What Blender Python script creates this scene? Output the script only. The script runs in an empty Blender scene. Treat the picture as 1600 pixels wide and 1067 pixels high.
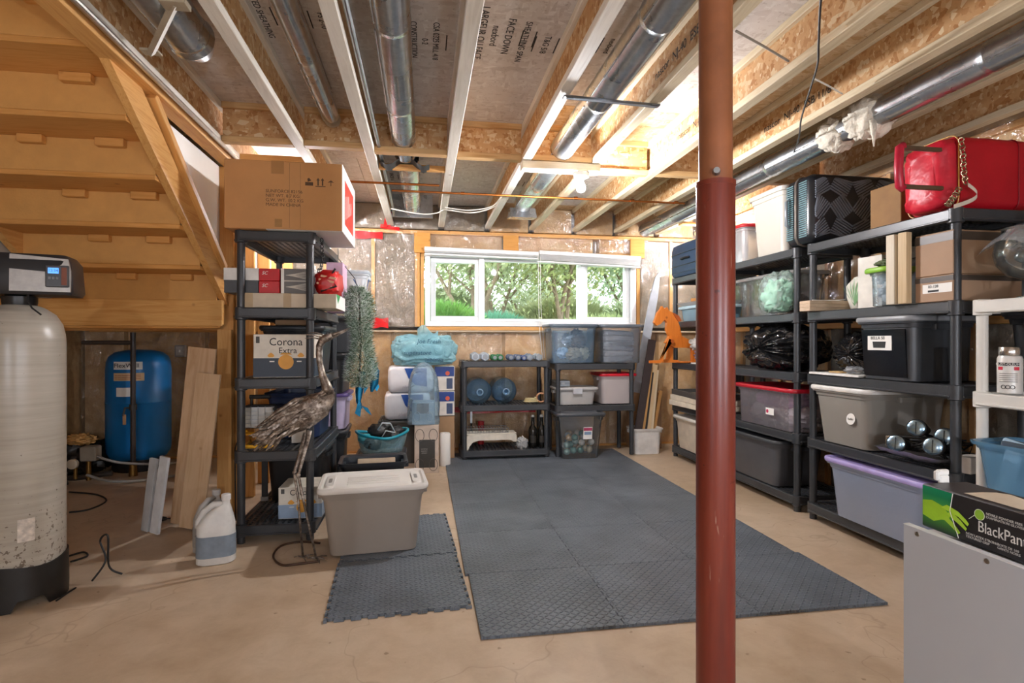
import bpy, bmesh, math, random
from mathutils import Vector, Matrix, Euler, noise as NZ
random.seed(7)
PI = math.pi
scene = bpy.context.scene
COL = scene.collection

# ------------------------------------------------------------------ camera
CAM_F, CAM_H = 860.0, 1.18                      # focal length in pixels of a 1600 px wide frame, eye height
YAW = math.atan(138 / CAM_F)
cam_data = bpy.data.cameras.new('camera')
cam_data.sensor_width = 36.0
cam_data.lens = CAM_F / 1600 * 36.0
cam_data.clip_start = 0.02
cam = bpy.data.objects.new('camera', cam_data)
cam.location = (0, 0, CAM_H)
cam.rotation_euler = (PI / 2, 0, -YAW)
COL.objects.link(cam)
scene.camera = cam

# ------------------------------------------------------------------ world, sun, exposure
world = bpy.data.worlds.new('world'); scene.world = world
world.use_nodes = True
wn = world.node_tree.nodes; wl = world.node_tree.links
wn.clear()
wo = wn.new('ShaderNodeOutputWorld'); wb = wn.new('ShaderNodeBackground')
wb.inputs[0].default_value = (0.86, 0.93, 1.0, 1); wb.inputs[1].default_value = 4.2
wl.new(wb.outputs[0], wo.inputs[0])
sun = bpy.data.lights.new('sun', 'SUN'); sun.energy = 2.0; sun.angle = math.radians(2); sun.color = (1, .95, .86)
so = bpy.data.objects.new('sun', sun); so.rotation_euler = (math.radians(38), 0, math.radians(70)); COL.objects.link(so)
scene.view_settings.view_transform = 'Standard'
scene.view_settings.look = 'None'
scene.view_settings.gamma = 1.0
scene.view_settings.use_curve_mapping = False
scene.view_settings.exposure = 1.05
BULB_W = 58.0                                  # the bulb in view
BACK_FILL_W = 38.0                                   # two added fill bulbs over the far half, hidden by carton and post
REAR_FILL_W = 38.0                                   # added fill bulbs behind the camera, out of view

# ------------------------------------------------------------------ measuring helpers (survey of the photograph)
SA, CA = math.sin(YAW), math.cos(YAW)
def ray(px, py):
    u = (px - 800) / CAM_F; v = (533 - py) / CAM_F
    return (SA + u * CA, CA - u * SA, v)
def at_z(px, py, z):
    r = ray(px, py); t = (z - CAM_H) / r[2]; return Vector((r[0] * t, r[1] * t, z))
def at_y(px, py, y):
    r = ray(px, py); t = y / r[1]; return Vector((r[0] * t, y, CAM_H + r[2] * t))
def at_x(px, py, x):
    r = ray(px, py); t = x / r[0]; return Vector((x, r[1] * t, CAM_H + r[2] * t))

# ------------------------------------------------------------------ mesh builder
class MB:
    def __init__(s): s.v = []; s.f = []
    def add(s, vs, fs):
        o = len(s.v); s.v += [tuple(v) for v in vs]; s.f += [tuple(i + o for i in f) for f in fs]; return s
    def box(s, c, d, rot=None, ch=0.0):
        hx, hy, hz = d[0] / 2, d[1] / 2, d[2] / 2
        M = rot if isinstance(rot, Matrix) else (Euler(rot).to_matrix() if rot else None)
        c = Vector(c)
        def T(p):
            p = Vector(p); return c + (M @ p if M else p)
        sg = [(a, b, e) for a in (-1, 1) for b in (-1, 1) for e in (-1, 1)]
        if ch <= 0:
            vs = [T((a * hx, b * hy, e * hz)) for a, b, e in sg]
            return s.add(vs, [(0, 1, 3, 2), (4, 6, 7, 5), (0, 4, 5, 1), (2, 3, 7, 6), (0, 2, 6, 4), (1, 5, 7, 3)])
        ch = min(ch, hx * .9, hy * .9, hz * .9)
        vs = []
        for a, b, e in sg:
            vs += [T((a * hx, b * (hy - ch), e * (hz - ch))), T((a * (hx - ch), b * hy, e * (hz - ch))), T((a * (hx - ch), b * (hy - ch), e * hz))]
        ix = {k: i * 3 for i, k in enumerate(sg)}
        fs = []
        for ax in range(3):
            o1, o2 = [i for i in range(3) if i != ax]
            for q in (-1, 1):
                quad = []
                for (m, n) in ((-1, -1), (1, -1), (1, 1), (-1, 1)):
                    k = [0, 0, 0]; k[ax] = q; k[o1] = m; k[o2] = n; quad.append(ix[tuple(k)] + ax)
                fs.append(tuple(quad))
            for m in (-1, 1):
                for n in (-1, 1):
                    k0 = [0, 0, 0]; k0[o1] = m; k0[o2] = n; k1 = list(k0); k0[ax] = -1; k1[ax] = 1
                    a0, a1 = ix[tuple(k0)], ix[tuple(k1)]
                    fs.append((a0 + o1, a0 + o2, a1 + o2, a1 + o1))
        for k in sg: fs.append((ix[k], ix[k] + 1, ix[k] + 2))
        return s.add(vs, fs)
    def b(s, x0, x1, y0, y1, z0, z1, ch=0.0):
        return s.box(((x0 + x1) / 2, (y0 + y1) / 2, (z0 + z1) / 2), (abs(x1 - x0), abs(y1 - y0), abs(z1 - z0)), None, ch)
    def loft(s, rings, cap0=True, cap1=True, close=False):
        n = len(rings[0]); o = 0; vs = [p for r in rings for p in r]; fs = []
        m = len(rings)
        for i in range(m if close else m - 1):
            j = (i + 1) % m
            for k in range(n):
                fs.append((i * n + k, i * n + (k + 1) % n, j * n + (k + 1) % n, j * n + k))
        if cap0 and not close: fs.append(tuple(range(n))[::-1])
        if cap1 and not close: fs.append(tuple(range((m - 1) * n, m * n)))
        return s.add(vs, fs)
    def tube(s, pts, r, n=8, cap=True, sx=1.0):
        pts = [Vector(p) for p in pts]; rs = r if isinstance(r, (list, tuple)) else [r] * len(pts)
        rings = []; up = None
        for i, p in enumerate(pts):
            t = (pts[min(i + 1, len(pts) - 1)] - pts[max(i - 1, 0)])
            if t.length < 1e-9: t = Vector((0, 0, 1))
            t.normalize()
            if up is None:
                up = Vector((0, 0, 1)) if abs(t.z) < .95 else Vector((1, 0, 0))
            a = up.cross(t)
            if a.length < 1e-6: a = Vector((1, 0, 0)).cross(t)
            a.normalize(); b_ = t.cross(a); up = b_
            rings.append([p + (a * math.cos(2 * PI * k / n) * sx + b_ * math.sin(2 * PI * k / n)) * rs[i] for k in range(n)])
        return s.loft(rings, cap, cap)
    def cyl(s, p0, p1, r, r1=None, n=16, cap=True):
        return s.tube([p0, p1], [r, r if r1 is None else r1], n, cap)
    def lathe(s, prof, n=24, c=(0, 0, 0), M=None, cap0=True, cap1=True):
        c = Vector(c)
        rings = []
        for r, z in prof:
            ring = [Vector((r * math.cos(2 * PI * k / n), r * math.sin(2 * PI * k / n), z)) for k in range(n)]
            rings.append([c + (M @ p if M else p) for p in ring])
        return s.loft(rings, cap0, cap1)
    def prism(s, poly, t, M=None):
        """2-D outline in x-z, thickness t along y (centred), then M"""
        a = [Vector((x, -t / 2, z)) for x, z in poly]; b_ = [Vector((x, t / 2, z)) for x, z in poly]
        if M: a = [M @ p for p in a]; b_ = [M @ p for p in b_]
        return s.loft([a, b_])
    def grid(s, nu, nv, fn, close_u=False):
        vs = [fn(i / (nu if close_u else nu - 1), j / (nv - 1)) for j in range(nv) for i in range(nu)]
        fs = []
        for j in range(nv - 1):
            for i in range(nu if close_u else nu - 1):
                i2 = (i + 1) % nu
                fs.append((j * nu + i, j * nu + i2, (j + 1) * nu + i2, (j + 1) * nu + i))
        return s.add(vs, fs)
    def mesh(s, name, smooth=35, recalc=True):
        me = bpy.data.meshes.new(name)
        me.from_pydata([tuple(v) for v in s.v], [], s.f)
        if recalc:
            bm = bmesh.new(); bm.from_mesh(me); bmesh.ops.recalc_face_normals(bm, faces=bm.faces); bm.to_mesh(me); bm.free()
        if smooth:
            me.shade_smooth(); me.set_sharp_from_angle(angle=math.radians(smooth))
        me.update(); return me

def rrect(w, d, r, n=4, z=0, cx=0, cy=0):
    r = min(r, w / 2 - 1e-4, d / 2 - 1e-4); out = []
    for (sx, sy, a0) in ((1, 1, 0), (-1, 1, 90), (-1, -1, 180), (1, -1, 270)):
        for k in range(n + 1):
            a = math.radians(a0 + 90 * k / n)
            out.append(Vector((cx + sx * (w / 2 - r) + r * math.cos(a), cy + sy * (d / 2 - r) + r * math.sin(a), z)))
    return out

def obj(name, mb, mat, parent=None, loc=None, rot=None, smooth=35, recalc=True, label=None):
    me = mb if isinstance(mb, bpy.types.Mesh) else mb.mesh(name, smooth, recalc)
    if not me.materials: me.materials.append(mat)
    o = bpy.data.objects.new(name, me); COL.objects.link(o)
    if parent is not None: o.parent = parent
    if loc is not None: o.location = loc
    if rot is not None: o.rotation_euler = rot
    if label: o['label'] = label
    return o
def thing(name, label, cat, loc=(0, 0, 0), rotz=0.0, group=None, rot=None):
    o = bpy.data.objects.new(name, None); COL.objects.link(o)
    o.location = loc; o.rotation_euler = rot if rot else (0, 0, rotz)
    o.empty_display_size = .05
    return tag(o, label, cat, group)
def tag(o, label, cat, group=None):
    o['label'] = label; o['category'] = cat
    if group: o['group'] = group
    return o
def struct(o): o['kind'] = 'structure'; return o
def stuff(o): o['kind'] = 'stuff'; return o
def dup(root, loc=None, rotz=None, label=None):
    r = root.copy(); COL.objects.link(r)
    if loc is not None: r.location = loc
    if rotz is not None: r.rotation_euler = (0, 0, rotz)
    if label: r['label'] = label
    for ch in list(root.children):
        c = ch.copy(); COL.objects.link(c); c.parent = r
        for g in ch.children:
            d = g.copy(); COL.objects.link(d); d.parent = c
    return r
def text(name, s, size, mat, parent, loc, rot, align='CENTER', sx=1.0, ext=0.0004, label=None, shear=0):
    cu = bpy.data.curves.new(name, 'FONT'); cu.body = s; cu.size = size; cu.align_x = align; cu.align_y = 'CENTER'; cu.extrude = ext; cu.shear = shear
    cu.resolution_u = 3
    t = bpy.data.objects.new(name, cu); me = bpy.data.meshes.new_from_object(t)
    bpy.data.objects.remove(t); bpy.data.curves.remove(cu)
    me.name = name; me.materials.clear(); me.materials.append(mat)
    if sx != 1.0:
        for v in me.vertices: v.co.x *= sx
    o = bpy.data.objects.new(name, me); COL.objects.link(o)
    o.parent = parent; o.location = loc; o.rotation_euler = rot
    if label: o['label'] = label
    return o

# ------------------------------------------------------------------ materials
def lin(h):
    h = h.lstrip('#'); c = [int(h[i:i + 2], 16) / 255 for i in (0, 2, 4)]
    return tuple((x / 12.92 if x <= .04045 else ((x + .055) / 1.055) ** 2.4) for x in c) + (1,)
class NT:
    def __init__(s, name):
        s.m = bpy.data.materials.new(name); s.m.use_nodes = True; s.t = s.m.node_tree
        s.t.nodes.clear(); s.out = s.n('ShaderNodeOutputMaterial')
    def n(s, typ, **kw):
        nd = s.t.nodes.new(typ)
        for k, v in kw.items(): setattr(nd, k, v)
        return nd
    def l(s, a, b): s.t.links.new(a, b)
    def coord(s, scale=(1, 1, 1), rot=(0, 0, 0), kind='Object', rnd=True):
        tc = s.n('ShaderNodeTexCoord'); mp = s.n('ShaderNodeMapping'); mp.inputs['Scale'].default_value = scale; mp.inputs['Rotation'].default_value = rot
        if rnd:
            oi = s.n('ShaderNodeObjectInfo'); ad = s.n('ShaderNodeVectorMath', operation='MULTIPLY_ADD')
            cb = s.n('ShaderNodeCombineXYZ')
            for i in range(3): s.l(oi.outputs['Random'], cb.inputs[i])
            s.l(cb.outputs[0], ad.inputs[0]); ad.inputs[1].default_value = (13.1, 7.7, 9.3); s.l(tc.outputs[kind], ad.inputs[2])
            s.l(ad.outputs[0], mp.inputs[0])
        else: s.l(tc.outputs[kind], mp.inputs[0])
        return mp.outputs[0]
    def noise(s, vec, scale, detail=4, rough=.55, dist=0):
        nn = s.n('ShaderNodeTexNoise'); nn.inputs['Scale'].default_value = scale; nn.inputs['Detail'].default_value = detail
        nn.inputs['Roughness'].default_value = rough; nn.inputs['Distortion'].default_value = dist
        s.l(vec, nn.inputs['Vector']); return nn.outputs['Fac']
    def ramp(s, fac, stops):
        r = s.n('ShaderNodeValToRGB'); e = r.color_ramp.elements
        while len(e) < len(stops): e.new(.5)
        for i, (p, c) in enumerate(stops): e[i].position = p; e[i].color = lin(c) if isinstance(c, str) else c
        s.l(fac, r.inputs[0]); return r.outputs[0]
    def mix(s, fac, a, b_, typ='MIX'):
        m = s.n('ShaderNodeMix', data_type='RGBA', blend_type=typ)
        for sock, v in ((m.inputs[0], fac), (m.inputs[6], a), (m.inputs[7], b_)):
            if hasattr(v, 'is_linked'): s.l(v, sock)
            elif isinstance(v, str): sock.default_value = lin(v)
            else: sock.default_value = v
        return m.outputs[2]
    def math(s, op, a, b_=None, c=None):
        m = s.n('ShaderNodeMath', operation=op)
        for i, v in enumerate((a, b_, c)):
            if v is None: continue
            if hasattr(v, 'is_linked'): s.l(v, m.inputs[i])
            else: m.inputs[i].default_value = v
        return m.outputs[0]
    def bump(s, h, strength=.3, dist=.01):
        bn = s.n('ShaderNodeBump'); bn.inputs['Strength'].default_value = strength; bn.inputs['Distance'].default_value = dist
        s.l(h, bn.inputs['Height']); return bn.outputs[0]
    def bsdf(s, col, rough=.5, metal=0, normal=None, spec=.5, emis=None, estr=0):
        p = s.n('ShaderNodeBsdfPrincipled')
        if hasattr(col, 'is_linked'): s.l(col, p.inputs['Base Color'])
        else: p.inputs['Base Color'].default_value = lin(col) if isinstance(col, str) else col
        if hasattr(rough, 'is_linked'): s.l(rough, p.inputs['Roughness'])
        else: p.inputs['Roughness'].default_value = rough
        p.inputs['Metallic'].default_value = metal; p.inputs['Specular IOR Level'].default_value = spec
        if normal: s.l(normal, p.inputs['Normal'])
        if emis: p.inputs['Emission Color'].default_value = lin(emis); p.inputs['Emission Strength'].default_value = estr
        return p.outputs[0]
    def done(s, sh): s.l(sh, s.out.inputs[0]); return s.m
_mc = {}
def P(hexc, rough=.5, metal=0, var=.12, scale=12, bump=0, bscale=60, spec=.5, bdist=.004):
    """plain painted / moulded surface with slight mottling and fine relief"""
    k = ('P', hexc, rough, metal, var, scale, bump, bscale, spec, bdist)
    if k in _mc: return _mc[k]
    t = NT('plain_' + hexc.strip('#'))
    v = t.coord()
    f = t.noise(v, scale, 4)
    c = lin(hexc); lo = tuple(x * (1 - var) for x in c[:3]) + (1,); hi = tuple(min(1, x * (1 + var)) for x in c[:3]) + (1,)
    col = t.ramp(f, [(.3, lo), (.7, hi)])
    nrm = t.bump(t.noise(v, bscale, 3), bump, bdist) if bump else None
    _mc[k] = t.done(t.bsdf(col, rough, metal, nrm, spec)); return _mc[k]
def EM(hexc, strength):
    k = ('E', hexc, strength)
    if k not in _mc:
        t = NT('glow_' + hexc.strip('#')); _mc[k] = t.done(t.bsdf(hexc, .4, 0, None, .5, hexc, strength))
    return _mc[k]
def CLEAR(hexc='#ffffff', opac=.25, rough=.12, body='#e8eef2', wr=0.0, wscale=8, gloss=1.0):
    """thin see-through plastic: tinted transmission, a milky share of diffuse, a reflecting skin"""
    k = ('C', hexc, opac, rough, body, wr, wscale, gloss)
    if k in _mc: return _mc[k]
    t = NT('clear_' + hexc.strip('#'))
    v = t.coord()
    nrm = t.bump(t.noise(v, wscale, 3, .6, 1.2), wr, .03) if wr else None
    tr = t.n('ShaderNodeBsdfTransparent'); tr.inputs[0].default_value = lin(hexc)
    df = t.bsdf(t.ramp(t.noise(v, 6, 3), [(.3, body), (.75, body)]), .45, 0, nrm, .4)
    gl = t.n('ShaderNodeBsdfGlossy'); gl.inputs['Roughness'].default_value = rough
    if nrm: t.l(nrm, gl.inputs['Normal'])
    m1 = t.n('ShaderNodeMixShader'); m1.inputs[0].default_value = opac; t.l(tr.outputs[0], m1.inputs[1]); t.l(df, m1.inputs[2])
    lw = t.n('ShaderNodeLayerWeight'); lw.inputs[0].default_value = .25
    if nrm: t.l(nrm, lw.inputs['Normal'])
    fr = t.math('MULTIPLY_ADD', lw.outputs['Fresnel'], .8 * gloss, .015)
    m2 = t.n('ShaderNodeMixShader'); t.l(fr, m2.inputs[0]); t.l(m1.outputs[0], m2.inputs[1]); t.l(gl.outputs[0], m2.inputs[2])
    _mc[k] = t.done(m2.outputs[0]); return _mc[k]
def WOOD(c1, c2, axis='y', rough=.62, knots=True, stretch=14):
    k = ('W', c1, c2, axis, rough, stretch)
    if k in _mc: return _mc[k]
    t = NT('wood_' + c1.strip('#'))
    sc = {'x': (1, stretch, stretch), 'y': (stretch, 1, stretch), 'z': (stretch, stretch, 1)}[axis]
    v = t.coord(sc)
    f = t.noise(v, 2.2, 6, .6, .8)
    col = t.ramp(f, [(.28, c1), (.5, c2), (.72, c1)])
    v2 = t.coord((1, 1, 1))
    vo = t.n('ShaderNodeTexVoronoi'); vo.inputs['Scale'].default_value = 5; t.l(v2, vo.inputs['Vector'])
    kn = t.ramp(vo.outputs['Distance'], [(.03, (0.42, .3, .22, 1)), (.085, (1, 1, 1, 1))])
    col = t.mix(.75, col, kn, 'MULTIPLY')
    bl = t.ramp(t.noise(v2, 1.7, 3), [(.3, (.8, .77, .72, 1)), (.65, (1, 1, 1, 1))])
    col = t.mix(.8, col, bl, 'MULTIPLY')
    _mc[k] = t.done(t.bsdf(col, rough, 0, t.bump(f, .12, .003), .35)); return _mc[k]
def OSB(base, dark, light, scale=20, speck=.5):
    k = ('O', base, dark, light, scale, speck)
    if k in _mc: return _mc[k]
    t = NT('strand_board_' + base.strip('#'))
    col = None
    cols = []
    for i, (rot, st) in enumerate(((.35, (1, 3.2, 2)), (1.25, (3.4, 1, 2)), (2.3, (1, 2.4, 2)))):
        v = t.coord(st, (rot * .6, rot * .35, rot))
        vo = t.n('ShaderNodeTexVoronoi'); vo.inputs['Scale'].default_value = scale; t.l(v, vo.inputs['Vector'])
        sep = t.n('ShaderNodeSeparateColor'); t.l(vo.outputs['Color'], sep.inputs[0])
        cols.append((t.ramp(sep.outputs[0], [(.0, dark), (.3, base), (.7, base), (1., light)]), sep.outputs[1]))
    c = t.mix(t.math('GREATER_THAN', cols[1][1], .5), cols[0][0], cols[1][0])
    c = t.mix(t.math('GREATER_THAN', cols[2][1], .62), c, cols[2][0])
    v = t.coord((1, 1, 1))
    sp = t.ramp(t.noise(v, 34, 3, .7), [(.30, (.35, .26, .18, 1)), (.40, (1, 1, 1, 1))])
    c = t.mix(speck, c, sp, 'MULTIPLY')
    bl = t.ramp(t.noise(v, 2.2, 3), [(.3, (.84, .82, .8, 1)), (.7, (1, 1, 1, 1))])
    c = t.mix(.8, c, bl, 'MULTIPLY')
    _mc[k] = t.done(t.bsdf(c, .6, 0, t.bump(cols[0][1], .12, .003), .35)); return _mc[k]
def BATT(c1, c2, c3, wr=.5):
    """fibre insulation"""
    k = ('B', c1, c2, c3, wr)
    if k in _mc: return _mc[k]
    t = NT('insulation_' + c1.strip('#'))
    v = t.coord((1, 1, 1))
    a = t.noise(v, 3.2, 6, .65, .9); b_ = t.noise(v, 16, 5, .7, .4)
    c = t.ramp(a, [(.25, c1), (.5, c2), (.75, c3)])
    c = t.mix(.5, c, t.ramp(b_, [(.3, (.74, .7, .65, 1)), (.62, (1, 1, 1, 1))]), 'MULTIPLY')
    _mc[k] = t.done(t.bsdf(c, .85, 0, t.bump(b_, .5, .02), .2)); return _mc[k]
def METAL(hexc='#c9ced2', rough=.28, spang=True):
    k = ('M', hexc, rough, spang)
    if k in _mc: return _mc[k]
    t = NT('metal_' + hexc.strip('#'))
    v = t.coord((1, 1, 1))
    f = t.noise(v, 30, 4, .6); g = t.noise(v, 4, 3)
    c = lin(hexc)
    col = t.ramp(f, [(.3, tuple(x * .8 for x in c[:3]) + (1,)), (.7, c)])
    ro = t.math('MULTIPLY_ADD', g, .25, rough - .1)
    _mc[k] = t.done(t.bsdf(col, ro, .95, t.bump(g, .06, .01), .5)); return _mc[k]

M_BLACK = P('#36383b', .36, 0, .12, 9, .15, 120)           # moulded black resin shelving
M_BLACK2 = P('#1c1c1d', .38, 0, .15, 9)
M_WHITE = P('#e6e4de', .4, 0, .04, 5)
M_RESINW = P('#d8d5cd', .45, 0, .06, 6, .1, 90)
M_GREY = P('#9a938b', .45, 0, .06, 5)
M_LID = P('#d9d6d0', .4, 0, .04, 6)
M_INK = P('#191817', .6)
M_STEEL = METAL('#b9bec2', .3)
M_GALV = METAL('#cdd2d6', .26)
M_CARD = P('#c18c57', .75, 0, .06, 7, .08, 40)
M_CARD2 = P('#a5825f', .75, 0, .08, 7, .08, 40)
M_TAPE = P('#a97a48', .3, 0, .05, 10)
M_PAPER = P('#ece9e2', .6, 0, .03, 6)
M_RED = P('#c3161c', .4, 0, .08, 6)
M_REDTAPE = P('#d01015', .35, 0, .12, 14, .3, 20)
M_STUD = WOOD('#c98f4e', '#dca866', 'z')
M_STUDX = WOOD('#c98f4e', '#dca866', 'x')
M_STUDY = WOOD('#c98f4e', '#dca866', 'y')
M_STAIR = WOOD('#d09045', '#e0a65c', 'x')
M_STAIRY = WOOD('#c98b45', '#e2ad68', 'y', .6)
M_FLANGE = WOOD('#d2bd97', '#e8dabb', 'y', .6)
M_FLANGE_LIT = WOOD('#d8d0c2', '#ebe5d9', 'y', .6)  # whitish copy of the flange wood: light falling on it put into the colour
M_FLANGEX = WOOD('#bf9258', '#d6b17f', 'x', .6)
M_WEB = OSB('#cfa371', '#b07a44', '#e6d0a8', 20, .4)
M_SUB_G = OSB('#d8d0c9', '#c9beb6', '#e4dfd9', 16, .42)
M_SUB_O = OSB('#d2b48c', '#bd9765', '#e3cda8', 16, .4)
# ================================================================== STRUCTURE
WALL_Y, WALL_R, WALL_L, WALL_F = 6.0, 3.25, -3.35, -3.2     # back, right, left, front (behind the camera)
JZ, SUBZ = 2.40, 2.645                                      # underside of joists, underside of subfloor

# ---- floor: warm grey concrete, stained, fine cracks
t = NT('concrete_floor')
v = t.coord((1, 1, 1), rnd=False)
a = t.noise(v, .9, 5, .6, .6); b_ = t.noise(v, 7, 6, .7, .3); c_ = t.noise(v, 60, 3)
col = t.ramp(a, [(.3, '#b39c80'), (.5, '#c2ac92'), (.7, '#ccb9a1')])
col = t.mix(.55, col, t.ramp(b_, [(.32, (.72, .66, .6, 1)), (.6, (1, 1, 1, 1))]), 'MULTIPLY')
vo = t.n('ShaderNodeTexVoronoi', feature='DISTANCE_TO_EDGE'); vo.inputs['Scale'].default_value = .8
dv = t.n('ShaderNodeVectorMath', operation='ADD'); nz = t.n('ShaderNodeTexNoise'); nz.inputs['Scale'].default_value = 3; t.l(v, nz.inputs['Vector'])
t.l(v, dv.inputs[0]); t.l(nz.outputs['Color'], dv.inputs[1]); t.l(dv.outputs[0], vo.inputs['Vector'])
col = t.mix(.4, col, t.ramp(vo.outputs['Distance'], [(.0, (.55, .48, .42, 1)), (.006, (1, 1, 1, 1))]), 'MULTIPLY')
ds = t.ramp(t.noise(v, 26, 2, .4), [(.22, (.45, .38, .3, 1)), (.27, (1, 1, 1, 1))])
col = t.mix(.7, col, ds, 'MULTIPLY')
M_FLOOR = t.done(t.bsdf(col, t.math('MULTIPLY_ADD', b_, .3, .35), 0, t.bump(b_, .1, .01), .4))
m = MB(); m.b(WALL_L - .2, WALL_R + .2, WALL_F - .2, WALL_Y + .2, -.2, 0)
floor = struct(obj('floor', m, M_FLOOR))

# ---- ceiling: strand-board subfloor panels, I-joists, blocking
ceiling = bpy.data.objects.new('ceiling', None); COL.objects.link(ceiling); struct(ceiling)
ys = [-3.2, -2.78, -1.56, -.34, .88, 2.1, 3.32, 4.54, 5.76, 6.2]
for j in range(len(ys) - 1):
    off = 0 if j % 2 else 1.22; off += .51 - 1.22
    xs = [WALL_L - .1] + [q for q in [-2.44 + off - 2.44 + 2.44 * k + .18 for k in range(6)] if WALL_L < q < WALL_R] + [WALL_R + .1]
    for i in range(len(xs) - 1):
        m = MB(); w = xs[i + 1] - xs[i]; d = ys[j + 1] - ys[j]
        m.b(-w / 2 + .0015, w / 2 - .0015, -d / 2 + .0015, d / 2 - .0015, 0, .018, .001)
        cx = (xs[i] + xs[i + 1]) / 2
        o = obj('subfloor_panel', m, M_SUB_G if cx < .72 else M_SUB_O, ceiling, (cx, (ys[j] + ys[j + 1]) / 2, SUBZ))
m = MB(); m.b(WALL_L - .1, WALL_R + .1, WALL_F - .1, WALL_Y + .2, SUBZ + .02, SUBZ + .06)
obj('upper_floor', m, M_STUDX, ceiling)
JX = [-2.72, -2.23, -1.74, -1.25, -.77, -.345, .185, .685, 1.17, 1.66, 2.14, 2.63, 3.11]
def joist(x, y0, y1, white):
    y = (y0 + y1) / 2; L = y1 - y0
    m = MB(); m.b(-.005, .005, -L / 2, L / 2, JZ + .035, SUBZ - .035)
    web = obj('joist', m, M_WEB, ceiling, (x, y, 0))
    for z0 in (JZ, SUBZ - .0375):
        m = MB(); m.b(-.031, .031, -L / 2, L / 2, z0, z0 + .0375, .003)
        obj('flange', m, M_FLANGE_LIT if white else M_FLANGE, web)
for i, x in enumerate(JX):
    if x < -1.4: joist(x, WALL_F, 1.555, False)              # stopped by the stair opening
    else: joist(x, WALL_F, 5.93, x < .9)
# doubled trimmer beside the stair opening
m = MB(); m.b(-.022, .022, -3.6, 1.0, JZ, SUBZ); obj('trimmer', m, M_STAIRY, ceiling, (-1.305, 4.9, 0))
m = MB(); m.b(-.045, .045, -2.2, 2.2, JZ - .04, JZ - .001, .003); obj('top_plate', m, M_STAIRY, ceiling, (-1.29, 3.7, 0))
# blocking between joists
def block(x0, x1, y):
    m = MB(); L = x1 - x0 - .064
    m.b(-L / 2, L / 2, -.005, .005, JZ + .03, SUBZ - .035)
    w = obj('blocking', m, M_WEB, ceiling, ((x0 + x1) / 2, y, 0))
    for z0 in (JZ, SUBZ - .0375):
        m = MB(); m.b(-L / 2, L / 2, -.031, .031, z0 + .001, z0 + .0385, .003); obj('flange', m, M_FLANGEX, w)
yb = [3.62, 3.62, 3.66, 3.68, 3.66, 3.86, 3.84, 3.9, 3.9]
for i, y in enumerate(yb):
    x0, x1 = JX[3 + i], JX[4 + i]
    if abs(x0 - 2.14) < .01: continue                       # a duct runs through this bay
    block(x0, x1, y)
# second line of small lumber behind the ducts
for (x0, x1, y) in ((-.345, .185, 4.0), (-1.25, -.77, 3.95)):
    m = MB(); L = x1 - x0 - .064; m.b(-L / 2, L / 2, -.019, .019, JZ + .001, JZ + .04, .002); obj('cross_lumber', m, M_STUDX, ceiling, ((x0 + x1) / 2, y, 0))
# printed grade stamps on the panels
M_STAMP = P('#2a2420', .8)
stamp = bpy.data.objects.new('grade_stamps', None)
def stamps(x, y, lines, size=.05, rz=PI / 2, web=None):
    for i, s in enumerate(lines):
        if s == '|':
            m = MB(); m.b(-.003, .003, -.07, .07, -.0006, 0); obj('stamp_bar', m, M_STAMP, ceiling, (x + i * size * 1.25, y, SUBZ - .0002))
        else:
            text('stamp_print', s, size, M_STAMP, ceiling, (x + i * size * 1.25, y, SUBZ - .001), (PI, 0, rz))
stamps(-.72, 2.62, ['RATED SHEATHING', '|', 'EXPOSURE 1', 'TONGUE', '|', 'PS 2-10'], .042)
stamps(-.10, 2.72, ['|', 'CONSTRUCTION', '0-2', 'CSA 0325 MILL 418', '|'], .042)
stamps(.27, 2.62, ['LARGEUR OU FACE', 'nexbord', 'FACE DOWN', '|', '|'], .052)
stamps(.48, 2.66, ['SHEATHING SPAN', '|', 'T&G 5/8', '|'], .045)
stamps(.86, 2.62, ['|', 'nexbord', '1R24/2F16', '|'], .04)
stamps(-.25, 3.92, ['|', '|', '|', 'III III', '|', '|'], .03)
stamps(.00, 3.92, ['|', '|', 'IIII I', '|', '|'], .03)
stamps(.75, 3.75, ['|', 'IIIII', '|', 'E-IIII', '|'], .04)
stamps(-.28, 5.0, ['SPACED 16', '|', 'EXPOSURE 1', '|', 'nexbord'], .045)
stamps(.75, 5.05, ['|', 'nexbord', '|', '|'], .045)
for (x, y) in ((1.165, 2.35), (1.655, 3.1), (2.135, 2.9)):
    text('stamp_print', 'nascor  NJ-40  ESB 11/8', .06, M_STAMP, ceiling, (x - .0055, y, 2.52), (PI / 2, 0, -PI / 2))
bpy.data.objects.remove(stamp)

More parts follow.
